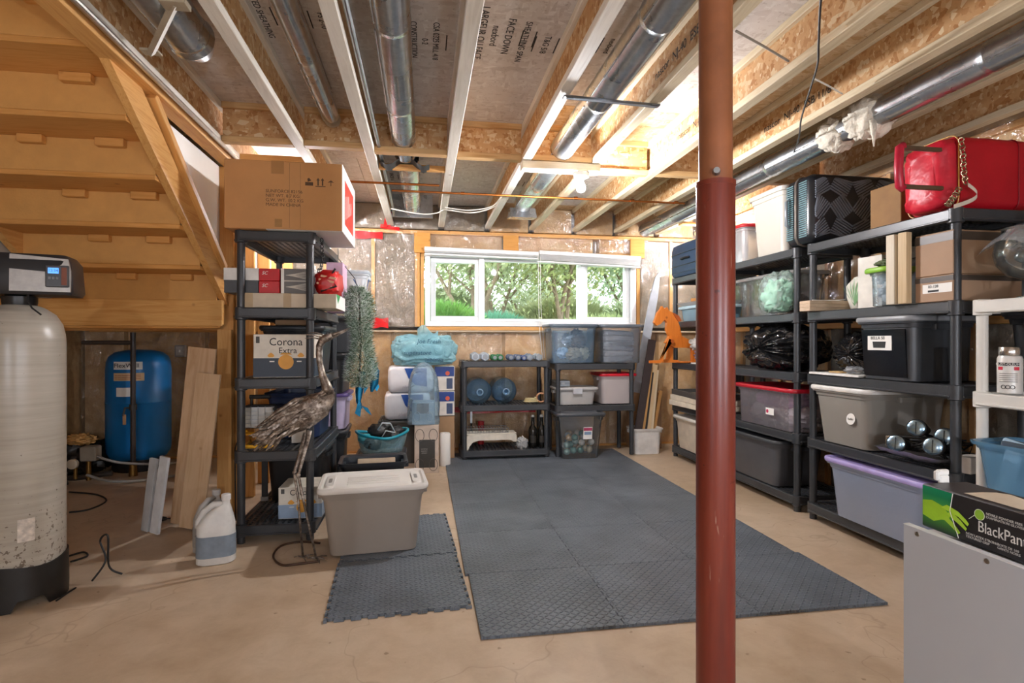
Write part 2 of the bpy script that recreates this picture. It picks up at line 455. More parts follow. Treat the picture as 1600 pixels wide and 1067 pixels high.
# ---- back wall: footing wall below, studs and batts behind poly, window opening
WX0, WX1, WZ0, WZ1 = .015, 2.40, 1.345, 2.15
LEDGE = 1.30
M_FOUND = P('#8b8378', .9, 0, .15, 3, .3, 20)
wall_back = struct(obj('wall_back', (lambda m: (m.b(WALL_L - .1, WX0 - .04, 6.16, 6.3, 0, 2.7), m.b(WX1 + .04, WALL_R + .2, 6.16, 6.3, 0, 2.7),
    m.b(WX0 - .04, WX1 + .04, 6.16, 6.3, 0, WZ0 - .04), m.b(WX0 - .04, WX1 + .04, 6.16, 6.3, WZ1 + .04, 2.7), m)[-1])(MB()), M_FOUND))
B_BROWN = BATT('#6f6557', '#8c8070', '#a69a88')
B_GOLD = BATT('#bd9160', '#d8b07c', '#ead0a8')
B_GOLD2 = BATT('#a3855f', '#c5a174', '#dabf97')
def batt(parent, x0, x1, z0, z1, mat, face=6.03, deep=.12, axis='y'):
    """a soft, slightly bulging fibre batt filling one bay"""
    w, h = x1 - x0, z1 - z0; sd = random.uniform(0, 9)
    def fn(u, q):
        e = min(1, 6 * min(u, 1 - u)) * min(1, 6 * min(q, 1 - q))
        dz = -.018 * e * (1 + .5 * math.sin(9 * u + sd) * math.cos(7 * q + sd))
        return Vector(((u - .5) * w, dz, q * h))
    m = MB(); m.grid(9, 11, fn)
    n0 = len(m.v); m.add([(-w / 2, 0, 0), (w / 2, 0, 0), (w / 2, 0, h), (-w / 2, 0, h), (-w / 2, deep, 0), (w / 2, deep, 0), (w / 2, deep, h), (-w / 2, deep, h)],
          [(4, 5, 6, 7), (0, 1, 5, 4), (3, 2, 6, 7), (0, 4, 7, 3), (1, 5, 6, 2)])
    if axis == 'y': return obj('insulation_batt', m, mat, parent, ((x0 + x1) / 2, face, z0), smooth=60, recalc=False)
    return obj('insulation_batt', m, mat, parent, (face, (x0 + x1) / 2, z0), (0, 0, -PI / 2), smooth=60, recalc=False)
studs_up = [-1.02, -.53, -.20, WX0 - .025, WX1 + .03, 2.83, 3.2]
up_bays = [(-3.3, -2.6), (-2.56, -1.9), (-1.86, -1.04), (-1.0, -.55), (-.51, -.05), (2.46, 2.81), (2.85, 3.2)]
for a0, a1 in up_bays: batt(wall_back, a0, a1, LEDGE + .04, 2.33, B_BROWN)
low = [(-3.3, -2.95), (-2.91, -2.2), (-2.16, -1.55), (-1.51, -.95), (-.91, -.35), (-.31, .25), (.29, .85), (.89, 1.45), (1.49, 2.05), (2.09, 2.65), (2.69, 3.2)]
for k, (a0, a1) in enumerate(low): batt(wall_back, a0, a1, .02, LEDGE - .02, B_GOLD if k % 3 else B_GOLD2)
for a0, a1 in ((WX0, .86), (.95, 1.9), (1.98, 2.38)): batt(wall_back, a0, a1, WZ1 + .02, 2.335, B_GOLD2, 6.04)
def lumber(name, parent, x0, x1, y0, y1, z0, z1, mat, ch=.003):
    m = MB(); m.b(-(x1 - x0) / 2, (x1 - x0) / 2, -(y1 - y0) / 2, (y1 - y0) / 2, -(z1 - z0) / 2, (z1 - z0) / 2, ch)
    return obj(name, m, mat, parent, ((x0 + x1) / 2, (y0 + y1) / 2, (z0 + z1) / 2))
for x in (-3.32, -2.58, -1.88, -1.02, -.53, WX0 - .03, WX1 + .03, 2.83, 3.22): lumber('stud', wall_back, x - .019, x + .019, 6.0, 6.15, LEDGE + .04, 2.335, M_STUD)
lumber('stud', wall_back, WX0 - .11, WX0 - .055, 5.99, 6.15, LEDGE + .04, 2.335, M_STUD)
for k in range(len(low) - 1):
    x = low[k][1] + .02; lumber('stud', wall_back, x - .019, x + .019, 6.026, 6.15, .02, LEDGE - .02, P('#a8824f', .8, 0, .15, 6))
lumber('top_plate', wall_back, WALL_L, WALL_R, 5.985, 6.15, 2.335, 2.375, M_STUDX)
lumber('bottom_plate', wall_back, WALL_L, WALL_R, 5.99, 6.15, 0.0, .02, M_STUDX)
lumber('ledge', wall_back, WALL_L, WALL_R, 5.955, 6.15, LEDGE - .02, LEDGE + .0, P('#b9a68c', .6, 0, .1, 6))
lumber('sill_plate', wall_back, WX0 - .06, WX1 + .06, 5.98, 6.15, LEDGE + .002, LEDGE + .04, M_STUDX)
for x0 in (-.1, .86, 1.90 + .42): lumber('header_block', wall_back, x0, x0 + .17, 5.96, 5.984, 2.13 if x0 > 0 else 2.13, 2.345, WOOD('#c98a3c', '#d99d50', 'x'))
lumber('header', wall_back, WX0, WX1, 6.0, 6.15, WZ1 + .005, WZ1 + .022, M_STUDX)
# rim joist pockets above the plate
for i in range(4, len(JX) - 1):
    batt(wall_back, JX[i] + .034, JX[i + 1] - .034, 2.38, 2.64, B_GOLD2 if i > 6 else B_BROWN, 5.96)
# poly vapour barrier sheets, wrinkled
t = NT('poly_film')
v = t.coord((1, 1, 1)); w1 = t.noise(t.coord((1, 1, 1), (0, .5, 0)), 4.5, 3, .55, 2.2); w2 = t.noise(t.coord((2.2, 2.2, .8)), 6, 3, .5, 1.5)
rg = t.math('ADD', t.math('POWER', t.math('SUBTRACT', 1, t.math('ABSOLUTE', t.math('MULTIPLY_ADD', w1, 4, -2))), 3), t.math('POWER', t.math('SUBTRACT', 1, t.math('ABSOLUTE', t.math('MULTIPLY_ADD', w2, 4, -2))), 3))
nb = t.bump(rg, .35, .012)
tr = t.n('ShaderNodeBsdfTransparent'); df = t.bsdf('#e9e2d6', .5, 0, nb, .3); gl = t.n('ShaderNodeBsdfGlossy'); gl.inputs['Roughness'].default_value = .14; t.l(nb, gl.inputs['Normal'])
m1 = t.n('ShaderNodeMixShader'); m1.inputs[0].default_value = .05; t.l(tr.outputs[0], m1.inputs[1]); t.l(df, m1.inputs[2])
lw = t.n('ShaderNodeLayerWeight'); lw.inputs[0].default_value = .3
m2 = t.n('ShaderNodeMixShader'); t.l(t.math('MULTIPLY_ADD', lw.outputs['Fresnel'], .12, .10), m2.inputs[0]); t.l(m1.outputs[0], m2.inputs[1]); t.l(gl.outputs[0], m2.inputs[2])
M_POLY = t.done(m2.outputs[0])
def poly(name, parent, p0, u, w, parts=(40, 16), amp=.012, seed=0):
    parts = (max(20, int(Vector(u).length / .022)), max(8, int(Vector(w).length / .022))); amp *= 1.4
    p0, u, w = Vector(p0), Vector(u), Vector(w); n = u.cross(w).normalized(); rd = random.Random(seed)
    fs = [(rd.uniform(2, 16), rd.uniform(2, 16), rd.uniform(0, 6), rd.uniform(.3, 1)) for _ in range(7)]
    def fn(a, b):
        q = u * a + w * b + Vector((seed * 5.1, seed * 3.3, seed * 1.7))
        wv = Vector((NZ.noise(q * 1.6), NZ.noise(q * 1.6 + Vector((9, 4, 2))), NZ.noise(q * 1.6 + Vector((3, 8, 5)))))
        h = (1 - abs(NZ.noise((q + wv * .35) * 3.2))) ** 4 + .7 * (1 - abs(NZ.noise((q * 1.3 + wv * .5) * 5.5))) ** 5
        return p0 + u * a + w * b + n * amp * h
    m = MB(); m.grid(parts[0], parts[1], fn); return obj(name, m, M_POLY, parent, smooth=180, recalc=False)
poly('vapour_barrier', wall_back, (-1.3, 5.985, LEDGE + .03), (1.23, 0, 0), (0, 0, 1.03), (40, 30), .014, 1)
poly('vapour_barrier', wall_back, (WX1 + .06, 5.985, LEDGE + .03), (.8, 0, 0), (0, 0, 1.03), (30, 30), .014, 2)
poly('vapour_barrier', wall_back, (-1.3, 5.985, .03), (4.5, 0, 0), (0, 0, LEDGE - .06), (120, 34), .016, 3)
poly('vapour_barrier', wall_back, (-3.3, 5.985, .03), (1.96, 0, 0), (0, 0, LEDGE - .06), (50, 30), .018, 4)
poly('vapour_barrier', wall_back, (WX0, 5.98, WZ1 + .03), (2.38, 0, 0), (0, 0, .16), (60, 8), .008, 5)
poly('vapour_barrier', wall_back, (-1.2, 5.93, 2.38), (4.4, 0, 0), (0, 0, .24), (120, 12), .012, 6)
# red sheathing tape
def tape(x0, x1, z0, z1, y=5.968, rot=0):
    m = MB(); w, h = x1 - x0, z1 - z0
    m.grid(10, 4, lambda a, b: Vector(((a - .5) * w, .006 * math.sin(9 * a) * (b - .5), (b - .5) * h * (1 + .15 * math.sin(7 * a)))))
    obj('red_tape', m, M_REDTAPE, wall_back, ((x0 + x1) / 2, y, (z0 + z1) / 2), (0, rot, 0), smooth=180, recalc=False)
tape(-.72, -.43, 2.265, 2.34); tape(-.58, -.37, 1.325, 1.43); tape(.02, .45, .41, .475); tape(.42, 1.22, .40, .45)
tape(-.40, -.33, 2.38, 2.56, 5.90, .2); tape(-.45, -.25, 2.36, 2.40, 5.92, .15)

# ---- window: white vinyl, casement - fixed - casement
M_VINYL = P('#eef0f0', .35, 0, .02, 4)
M_GLASS = CLEAR('#fbfffd', 0.0, .02, '#ffffff', 0, 5, .5)
win = struct(thing('window_1', '', '', (0, 0, 0))); del win['label']; del win['category']
def frame(name, parent, x0, x1, z0, z1, y0, y1, t_, mat):
    m = MB(); m.b(x0, x1, y0, y1, z0, z0 + t_, .004); m.b(x0, x1, y0, y1, z1 - t_, z1, .004); m.b(x0, x0 + t_, y0, y1, z0 + t_, z1 - t_, .004); m.b(x1 - t_, x1, y0, y1, z0 + t_, z1 - t_, .004)
    return obj(name, m, mat, parent)
frame('window_frame', win, WX0, WX1, WZ0, WZ1, 5.99, 6.2, .055, M_VINYL)
panes = []
segs = [(WX0 + .06, .615), (.635, 1.765), (1.785, WX1 - .06)]
for k, (a0, a1) in enumerate(segs):
    tt = .055 if k != 1 else .03
    frame('sash', win, a0, a1, WZ0 + .058, WZ1 - .058, 6.05, 6.12, tt, M_VINYL)
    m = MB(); m.b(a0 + tt - .005, a1 - tt + .005, 6.08, 6.086, WZ0 + .058 + tt - .005, WZ1 - .058 - tt + .005); obj('pane', m, M_GLASS, win)
for x in (.625, 1.775):
    m = MB(); m.b(x - .03, x + .03, 6.0, 6.18, WZ0 + .055, WZ1 - .055, .004); obj('mullion', m, M_VINYL, win)
# outside well wall and return
m = MB(); m.b(WX0 - .05, WX1 + .05, 6.2, 6.34, WZ0 - .03, WZ0 + .02, .004); obj('outer_sill', m, M_VINYL, win)

# ---- right wall (studs, batts, poly)
wall_right = struct(obj('wall_right', (lambda m: (m.b(WALL_R + .15, WALL_R + .3, WALL_F - .2, 6.3, 0, 2.7), m)[-1])(MB()), M_FOUND))
yy = WALL_F
k = 0
while yy < 5.9:
    y1 = min(yy + .6, 5.97)
    batt(wall_right, yy + .02, y1 - .02, .02, LEDGE - .02, B_BROWN if k % 2 else B_GOLD2, WALL_R, .12, 'x')
    batt(wall_right, yy + .02, y1 - .02, LEDGE + .04, 2.36, B_GOLD if k % 2 else B_BROWN, WALL_R, .12, 'x')
    lumber('stud', wall_right, WALL_R - .03, WALL_R + .12, yy - .019, yy + .019, .02, LEDGE - .02, M_STUD)
    lumber('stud', wall_right, WALL_R - .03, WALL_R + .12, yy - .019, yy + .019, LEDGE + .04, 2.36, M_STUD)
    yy = y1 if y1 < 5.97 else 9; k += 1
lumber('top_plate', wall_right, WALL_R - .035, WALL_R + .12, WALL_F, 5.97, 2.36, 2.4, M_STUDY)
lumber('ledge', wall_right, WALL_R - .05, WALL_R + .12, WALL_F, 5.95, LEDGE - .02, LEDGE + .04, M_STUDY)
batt(wall_right, WALL_F, 5.95, 2.41, 2.64, B_GOLD2, WALL_R, .12, 'x')
poly('vapour_barrier', wall_right, (WALL_R - .045, 5.95, .03), (0, -6, 0), (0, 0, LEDGE - .06), (120, 30), .016, 7)
poly('vapour_barrier', wall_right, (WALL_R - .045, 5.95, LEDGE + .05), (0, -6, 0), (0, 0, 1.27), (120, 30), .02, 8)

# ---- left wall and the wall behind the camera
M_DRYWALL = P('#e2e0dc', .8, 0, .04, 4, .1, 60)
wall_left = struct(obj('wall_left', (lambda m: (m.b(WALL_L - .15, WALL_L, WALL_F - .2, 6.3, 0, 2.7), m)[-1])(MB()), B_GOLD2))
wall_front = struct(obj('wall_front', (lambda m: (m.b(WALL_L - .1, WALL_R + .2, WALL_F - .15, WALL_F, 0, 2.7), m)[-1])(MB()), M_DRYWALL))

# ---- stair to the upper floor, seen from below, with its landing
SX0, SX1 = -2.28, -1.335                    # width of the flight
LY, LZ = 3.87, 1.45                         # front edge and height of the landing
RISE, RUN = .190, .276
stair = struct(thing('trim_1', '', '', (0, 0, 0))); del stair['label']; del stair['category']
M_TREAD = P('#d09a55', .6, 0, .06, 14, .25, 90)
M_TREAD2 = WOOD('#c98a3e', '#dba05a', 'x')
for k in range(0, 7):
    y = LY - RUN * k; z = LZ + RISE * k
    if z + RISE > 2.75: break
    lumber('riser', stair, SX0, SX1, y - .018, y, z - .0, z + RISE - .026, M_TREAD, .002)
    if k > 0: pass
    lumber('tread', stair, SX0, SX1, y - RUN - .018, y + .025, z + RISE - .026, z + RISE, M_TREAD2, .003)
    for q, (gx, gw) in enumerate(((.30, .11), (.62, .13))):
        gx += random.uniform(-.05, .05)
        x = SX0 + gx + .05
        lumber('glue_block', stair, x, x + gw, y - .06, y - .019, z + RISE - .068, z + RISE - .027, M_TREAD2, .004)
# stringers (housed): right one faces the room
def stringer(x0, x1, mat):
    a = math.atan2(RISE, RUN); ex = RUN * 6.4
    pts = [(LY + .06, LZ - .02), (LY + .06, LZ + .17)]
    top = [(LY - ex, LZ + .175 + RISE * 6.4), (LY - ex - .0, LZ - .02 + RISE * 6.4)]
    poly_ = [(pts[0][0], pts[0][1]), (pts[1][0], pts[1][1]), (LY - .0, LZ + .18), top[0], top[1]]
    m = MB(); m.loft([[Vector((x0, y, z)) for y, z in poly_], [Vector((x1, y, z)) for y, z in poly_]])
    obj('stringer', m, mat, stair)
stringer(-1.334, -1.296, M_STAIRY); stringer(SX0 - .04, SX0, M_STAIRY)
# wedges where treads enter the stringer
for k in range(0, 6):
    y = LY - RUN * k; z = LZ + RISE * (k + 1) - .045
    lumber('wedge', stair, SX1 - .03, SX1, y - .04, y + .02, z - .03, z + .02, M_TREAD2, .002)
# landing
lumber('landing_header', stair, WALL_L + .3, -1.335, LY + .02, LY + .058, LZ - .184, LZ - .002, WOOD('#c78a42', '#dca25a', 'x'))
lumber('landing_header', stair, -2.4, -1.30, LY - .02, LY + .0195, LZ - .17, LZ - .0, WOOD('#cf9248', '#e0ab66', 'x'))
lumber('landing_deck', stair, WALL_L + .02, -1.30, LY + .06, 5.95, LZ - .03, LZ - .002, M_TREAD2)
for y in (4.3, 4.75, 5.2, 5.65): lumber('landing_joist', stair, WALL_L + .3, -1.38, y - .019, y + .019, LZ - .18, LZ - .031, M_STUDX)
# partition beside the stair: corner posts, studs, sloping plate, drywall on the stair side
part = struct(thing('trim_2', '', '', (0, 0, 0))); del part['label']; del part['category']
for (x, y, z1) in ((-1.315, LY + .08, LZ - .19), (-1.315, LY + .122, 2.36), (-1.27, LY + .165, 2.36), (-1.315, 4.45, 2.36), (-1.315, 4.86, 2.36), (-1.315, 5.27, 2.36), (-1.315, 5.68, 2.36)):
    lumber('stud', part, x - .045, x + .045, y - .019, y + .019, 0.001, z1, M_STUD)
# side of the stair opening: drywall above the stringer
def sheet_x(name, pts, x0, x1, mat, parent):
    m = MB(); m.loft([[Vector((x0, y, z)) for y, z in pts], [Vector((x1, y, z)) for y, z in pts]]); return obj(name, m, mat, parent)
sheet_x('drywall', [(LY + .05, LZ + .12), (5.9, LZ + .12), (5.9, 2.36), (LY - 1.14, 2.36)], -1.375, -1.362, P('#e9e6df', .75, 0, .03, 5), part)
# sloping 2x4 above the stringer
yA, zA = 3.83, 1.66; yB, zB = 2.87, 2.355
dv_ = Vector((0, yB - yA, zB - zA)); L = dv_.length; ang = math.atan2(dv_.z, dv_.y)
m = MB(); m.box((0, 0, 0), (.075, L, .04), None, .003)
obj('sloping_plate', m, M_STAIRY, part, (-1.30, (yA + yB) / 2, (zA + zB) / 2), (ang, 0, 0))
# grey wall of the stairwell on its far side
m = MB(); m.b(-2.42, -2.33, 1.2, 5.95, LZ, 2.64); obj('stairwell_wall', m, P('#aaa79f', .8, 0, .05, 4), part)
m = MB(); m.b(-2.42, -1.3, 1.56, 1.60, JZ, SUBZ); obj('opening_header', m, M_TREAD2, part)
# ================================================================== OBJECTS
from mathutils import noise as NZ

# ---- bare-bulb lamps (one in view, the others added as unseen fill light)
def bulb_lamp(loc, power, label, cord=0.0, col='#fbfaff'):
    t_ = thing('bulb_lamp', label, 'lamp', loc, 0, 'bare bulb ceiling lamps')
    m = MB(); m.lathe([(.055, .0), (.057, -.012), (.05, -.028), (.03, -.034)], 20, (0, 0, 0)); obj('base', m, M_WHITE, t_)
    m = MB(); m.lathe([(.02, -.034), (.02, -.05), (.017, -.056)], 16); obj('socket', m, M_WHITE, t_)
    if cord:  # only the added fill bulbs behind the camera hang on cords
        o_ = t_.location.copy()
        m = MB(); m.cyl((0, 0, 0), (0, 0, cord), .004, None, 8); obj('cord', m, M_WHITE, t_)
        m = MB(); m.lathe([(.05, cord), (.05, cord - .015), (.02, cord - .03)], 18); obj('ceiling_rose', m, M_WHITE, t_)
    prof = [(.013, -.056), (.016, -.066), (.026, -.084), (.031, -.1), (.028, -.118), (.016, -.13), (.002, -.134)]
    m = MB(); m.lathe(prof, 18); obj('bulb', m, EM(col, power), t_)
    return t_
bp = at_z(913, 268, 2.355)
BX, BY = 1.076, bp.y
bulb_lamp((BX, BY, 2.345), BULB_W * 24, 'glowing bare bulb in a white keyless ceiling holder near the copper pipe')
bulb_lamp((.55, -1.1, 1.30), REAR_FILL_W * 24, 'added fill bulb on a long cord midway across the near half of the basement', 1.075, '#eef3ff')
bulb_lamp((1.9, -.9, 1.30), REAR_FILL_W * 24, 'added fill bulb on a long cord at the grey cabinet side of the basement', 1.075, '#eef3ff')
bulb_lamp((-1.5, -.8, 1.30), REAR_FILL_W * 17, 'added fill bulb on a long cord at the stair side of the basement', 1.075, '#eef3ff')
for x_, y_ in ((.55, -1.1), (1.9, -.9), (-1.5, -.8)):
    lumber('lamp_board', ceiling, x_ - .31, x_ + .31, y_ - .05, y_ + .05, 2.377, 2.399, M_STUDX)  # boards holding the added rear fill bulbs
lumber('lamp_board', ceiling, .655, 1.2, BY - .05, BY + .045, 2.346, 2.399, WOOD('#d9cbb0', '#eadfc8', 'x'))
lumber('lamp_board', ceiling, .71, 1.14, BY + .16, BY + .2, 2.401, 2.44, WOOD('#d9cbb0', '#eadfc8', 'x'))

bulb_lamp((-.98, 4.95, 2.376), BACK_FILL_W * 17, 'added fill bulb hidden on the joists behind the big carton above the tall left shelf')
lumber('lamp_board', ceiling, -1.22, -.74, 4.9, 5.0, 2.377, 2.399, M_STUDX)  # mount of the added bulb behind the carton
bulb_lamp((2.93, 5.3, 2.376), BACK_FILL_W * 17, 'added fill bulb hidden on the joists above the farthest tall shelf')
lumber('lamp_board', ceiling, 2.6, 3.14, 5.25, 5.35, 2.377, 2.399, M_STUDX)  # mount of the added bulb beyond the post

# ---- round galvanised ducts
def duct(label, runs, r=.078, group='round sheet metal ducts in the joist bays'):
    t_ = thing('round_duct', label, 'duct', runs[0][0], 0, group)
    o0 = Vector(runs[0][0])
    for a, b in runs:
        a, b = Vector(a) - o0, Vector(b) - o0; L = (b - a).length; n = max(1, round(L / .76)); d = (b - a) / n
        for k in range(n):
            p, q = a + d * k, a + d * (k + 1); dn = d.normalized()
            m = MB(); m.tube([p, p + dn * .03, p + dn * .034, q - dn * .022, q - dn * .018, q - dn * .012, q - dn * .006, q + dn * .01], [r * .985, r * .985, r, r, r * 1.025, r * 1.025, r, r], 28, False)
            seg = obj('duct_section', m, M_GALV, t_)
            m = MB(); m.box(((p + q) / 2 + Vector((-r * .9, 0, -r * .45))), (.006, L / n - .05, .008)); obj('seam', m, M_GALV, seg)
    return t_
d1 = duct('galvanised round duct running over the left edge of the floor mats to a dark boot', [((-.13, -2.5, 2.51), (-.13, 3.93, 2.51)), ((-.11, 4.06, 2.52), (-.11, 5.55, 2.52))])
m = MB(); m.grid(9, 5, lambda a, b: Vector(((a - .5) * .34, (b - .5) * .16, -.03 * math.sin(a * 9) - .02 * abs(a - .5)))); obj('duct_boot', m, P('#2f3033', .6), d1, Vector((-.13, 3.94, 2.43)) - Vector((-.13, -2.5, 2.51)), smooth=180, recalc=False)
m = MB(); m.b(-.2, .2, -.005, .005, -.11, .12); obj('end_plate', m, M_GALV, d1, Vector((-.11, 5.56, 2.52)) - Vector((-.13, -2.5, 2.51)))
d2 = duct('shiny galvanised round duct held up by a flat steel strap beside the lamp', [((.93, -2.5, 2.49), (.93, 5.15, 2.49))], .08)
m = MB(); m.add([(-.12, -.05, -.02), (.12, -.05, -.02), (.12, .1, .0), (-.12, .1, .0), (-.13, -.1, -.12), (.13, -.1, -.12), (.13, .1, -.1), (-.13, .1, -.1)],
    [(0, 1, 2, 3), (4, 5, 6, 7), (0, 1, 5, 4), (1, 2, 6, 5), (2, 3, 7, 6), (3, 0, 4, 7)]); obj('register_boot', m, M_GALV, d2, Vector((.93, 5.2, 2.47)) - Vector((.93, -2.5, 2.49)))
d3 = duct('galvanised round duct over the row of right hand shelving with a fibre wrapped joint', [((2.40, -2.5, 2.40), (2.40, 5.75, 2.40))], .07)
d4 = duct('galvanised round duct beside the stair trimmer with a slanted metal brace', [((-1.0, -2.5, 2.5), (-1.0, 2.55, 2.5))], .09)
m = MB(); m.lathe([(.09, 0), (.1, .03), (.06, .13), (.02, .14)], 24, (0, 0, 0), Euler((-PI / 2, 0, 0)).to_matrix()); obj('end_cap', m, M_GALV, d4, Vector((0, 5.05, 0)))
d5 = duct('thin galvanised return duct hugging the joist left of the mats', [((-.56, -2.5, 2.56), (-.56, 3.55, 2.56))], .05)
# fibreglass tufts wrapped on the right duct
def blob(rx, ry, rz, amp, seed, nu=36, nv=22, freq=3.0, flat=None, ridge=False, power=1.0):
    o = Vector((seed * 3.17, seed * 1.31, seed * 2.71))
    def fn(a, b):
        th = a * 2 * PI; ph = (b - .5) * PI
        d = Vector((math.cos(th) * math.cos(ph), math.sin(th) * math.cos(ph), math.sin(ph)))
        if ridge:
            h = abs(NZ.noise(d * freq + o)) * 1.2 + .6 * abs(NZ.noise(d * freq * 2.3 + o)) - .45
        else: h = NZ.noise(d * freq + o) + .5 * NZ.noise(d * freq * 2.1 + o)
        k = 1 + amp * h
        sgn = lambda q: math.copysign(abs(q) ** power, q)
        p = Vector((sgn(d.x) * rx * k, sgn(d.y) * ry * k, sgn(d.z) * rz * k))
        if flat is not None and p.z < -rz * flat: p.z = -rz * flat
        return p
    m = MB(); m.grid(nu, nv, fn, True); return m
M_FIBRE = P('#e4dccb', .95, 0, .12, 18, .8, 30, .1, .02)
ft = thing('fibre_wrap', 'cream fibre insulation tufts wrapped round the duct over the dark suitcase', 'insulation', (2.40, 2.66, 2.40))
obj('tuft', blob(.115, .13, .11, .25, 3, 40, 24, 3), M_FIBRE, ft, (0, 0, -.0), smooth=180)
obj('tuft', blob(.105, .11, .095, .25, 5, 40, 24, 3), M_FIBRE, ft, (.0, .24, -.0), smooth=180)
m = MB(); m.tube([(-.05, -.08, -.05), (-.06, -.1, -.12), (-.05, -.09, -.19)], [.02, .012, .003], 8); obj('loose_strand', m, M_FIBRE, ft, smooth=180)
# strap under duct d2
sp0, sp1 = at_z(885, 151, 2.39), at_z(1026, 165, 2.39)
st = thing('duct_strap', 'flat blue grey steel strap nailed across two joists under a duct', 'strap', (sp0.x, sp0.y, 2.39))
dv_ = sp1 - sp0
m = MB(); m.tube([Vector((0, 0, 0)), dv_], .012, 8, True, .35); obj('band', m, METAL('#8d949c', .35), st)
for q in (0.02, .98):
    m = MB(); m.box(dv_ * q, (.05, .035, .008), (0, 0, 0), .002); nb = obj('bent_end', m, METAL('#8d949c', .35), st)
# slanted brace by the stair duct
ba, bb = at_z(236, 82, 2.395), at_z(273, 5, 2.395)
bt = thing('metal_brace', 'slanted square metal brace bridging two joists beside the stair', 'brace', ba)
m = MB(); m.tube([(0, 0, 0), bb - ba], .016, 4); obj('bar', m, P('#a2957f', .5), bt)
m = MB(); m.box((0, 0, .004), (.07, .05, .01), None, .002); obj('foot_plate', m, P('#a2957f', .5), bt)
m = MB(); m.box(bb - ba, (.09, .06, .02), None, .002); obj('foot_plate', m, P('#a2957f', .5), bt)
# conduit along the trimmer, and thin pipe along a joist
tag(obj('conduit_pipe', (lambda m: (m.tube([(-1.215, -2.5, 2.385), (-1.215, 5.6, 2.385)], .013, 10), m)[-1])(MB()), METAL('#d5d2cc', .3)), 'long bright metal conduit clipped along the stair trimmer', 'pipe')
tag(obj('conduit_pipe', (lambda m: (m.tube([(-.285, -2.5, 2.435), (-.285, 5.3, 2.435), (-.285, 5.45, 2.40)], .011, 10), m)[-1])(MB()), METAL('#a8aaac', .35)), 'thin grey conduit clipped beside the joist left of the round duct', 'pipe')
# copper water pipe under the joists
c0, c1 = at_z(612, 297, 2.385), at_z(1090, 318, 2.385)
M_COPPER = METAL('#a5622f', .35)
cp = thing('copper_pipe', 'long thin copper pipe strung under the joists past the lamp', 'pipe', (c0.x, c0.y, 2.385))
m = MB(); m.tube([(0, 0, 0), (2.5, 0.02, 0)], .009, 10); obj('tube', m, M_COPPER, cp)
for x_ in (.55, 1.5, 2.0, 2.4): 
    m = MB(); m.tube([(x_, -.0, .0), (x_ + .03, 0, 0)], .013, 10); obj('coupling', m, M_COPPER, cp)
tag(obj('copper_pipe', (lambda m: (m.tube([(-1.1, 4.3, 2.388), (.12, 4.3, 2.388)], .009, 10), m)[-1])(MB()), M_COPPER), 'short copper pipe behind the blocking over the tall left shelving', 'pipe')
# white cable drooping between joists, dark wire hanging at right
def cable(name, label, pts, r, mat, cat='cable', group=None, n=6):
    P_ = [Vector(p) for p in pts]; out = []
    for i in range(len(P_) - 1):
        p0, p1, p2, p3 = P_[max(i - 1, 0)], P_[i], P_[i + 1], P_[min(i + 2, len(P_) - 1)]
        for k in range(8):
            q = k / 8
            out.append(.5 * ((2 * p1) + (p2 - p0) * q + (2 * p0 - 5 * p1 + 4 * p2 - p3) * q * q + (3 * p1 - p0 - 3 * p2 + p3) * q ** 3))
    out.append(P_[-1])
    base = out[0].copy()
    m = MB(); m.tube([p - base for p in out], r, n)
    o = obj(name, m, mat, None, base, smooth=180); return tag(o, label, cat, group)
M_WCAB = P('#e5e0d4', .5)
cable('electric_cable', 'white electric cable drooping from joist to joist by the back wall', [(-.30, 5.2, 2.41), (-.2, 5.15, 2.38), (.0, 5.1, 2.345), (.12, 5.1, 2.36), (.2, 5.1, 2.39), (.45, 5.1, 2.375), (.65, 5.0, 2.42), (.72, 4.6, 2.44)], .006, M_WCAB, group=None)
cable('electric_cable', 'second white cable looping beside the one nearest the back wall', [(.19, 5.0, 2.39), (.4, 4.95, 2.36), (.6, 4.9, 2.39), (.66, 4.7, 2.43)], .005, M_WCAB)
wp = [at_z(1285, -30, 2.388), at_z(1281, 20, 2.385), at_z(1279, 70, 2.37), at_z(1277, 102, 2.36), at_z(1264, 145, 2.365), at_z(1252, 185, 2.37), at_z(1248, 215, 2.375), at_z(1238, 245, 2.39)]
cable('hanging_wire', 'dark wire dangling from the joists above the shelving', wp, .0045, P('#2f2b28', .5))
w2 = [at_z(1150, 48, 2.385), at_z(1190, 70, 2.38), at_z(1232, 95, 2.39)]
cable('hanging_wire', 'short grey wire stapled across the joists beside the steel post', w2, .005, P('#8b8276', .5))
w3 = [at_z(1272, 122, 2.39), at_z(1295, 134, 2.38), at_z(1316, 146, 2.395)]
cable('hanging_wire', 'short white wire crossing a joist bay above the suitcase', w3, .004, M_WCAB)

# ---- red steel telescopic post
pc = (.468 + .05, 1.16)
pz = Vector((0, 0, 0))
zc = 1.28
pX, pZ = (1118 - 800) / CAM_F * zc, zc
post = thing('steel_post', 'red oxide painted telescopic steel post carrying the floor above', 'post', (pX * CA + pZ * SA, pZ * CA - pX * SA, 0))
t = NT('red_oxide_paint')
v = t.coord((1, 1, 1)); vs_ = t.coord((10, 10, .8))
a = t.noise(vs_, 3, 5, .6); b_ = t.noise(v, 30, 3, .7)
col = t.ramp(a, [(.3, '#5c2016'), (.55, '#702a1b'), (.8, '#7f3a27')])
col = t.mix(.9, col, t.ramp(b_, [(.27, (.3, .25, .22, 1)), (.33, (1, 1, 1, 1))]), 'MULTIPLY')
sc_ = t.ramp(t.noise(t.coord((40, 40, 4)), 3, 2), [(.72, (0, 0, 0, 1)), (.76, (.35, .35, .35, 1))])
col = t.mix(sc_, col, '#c9b29c')
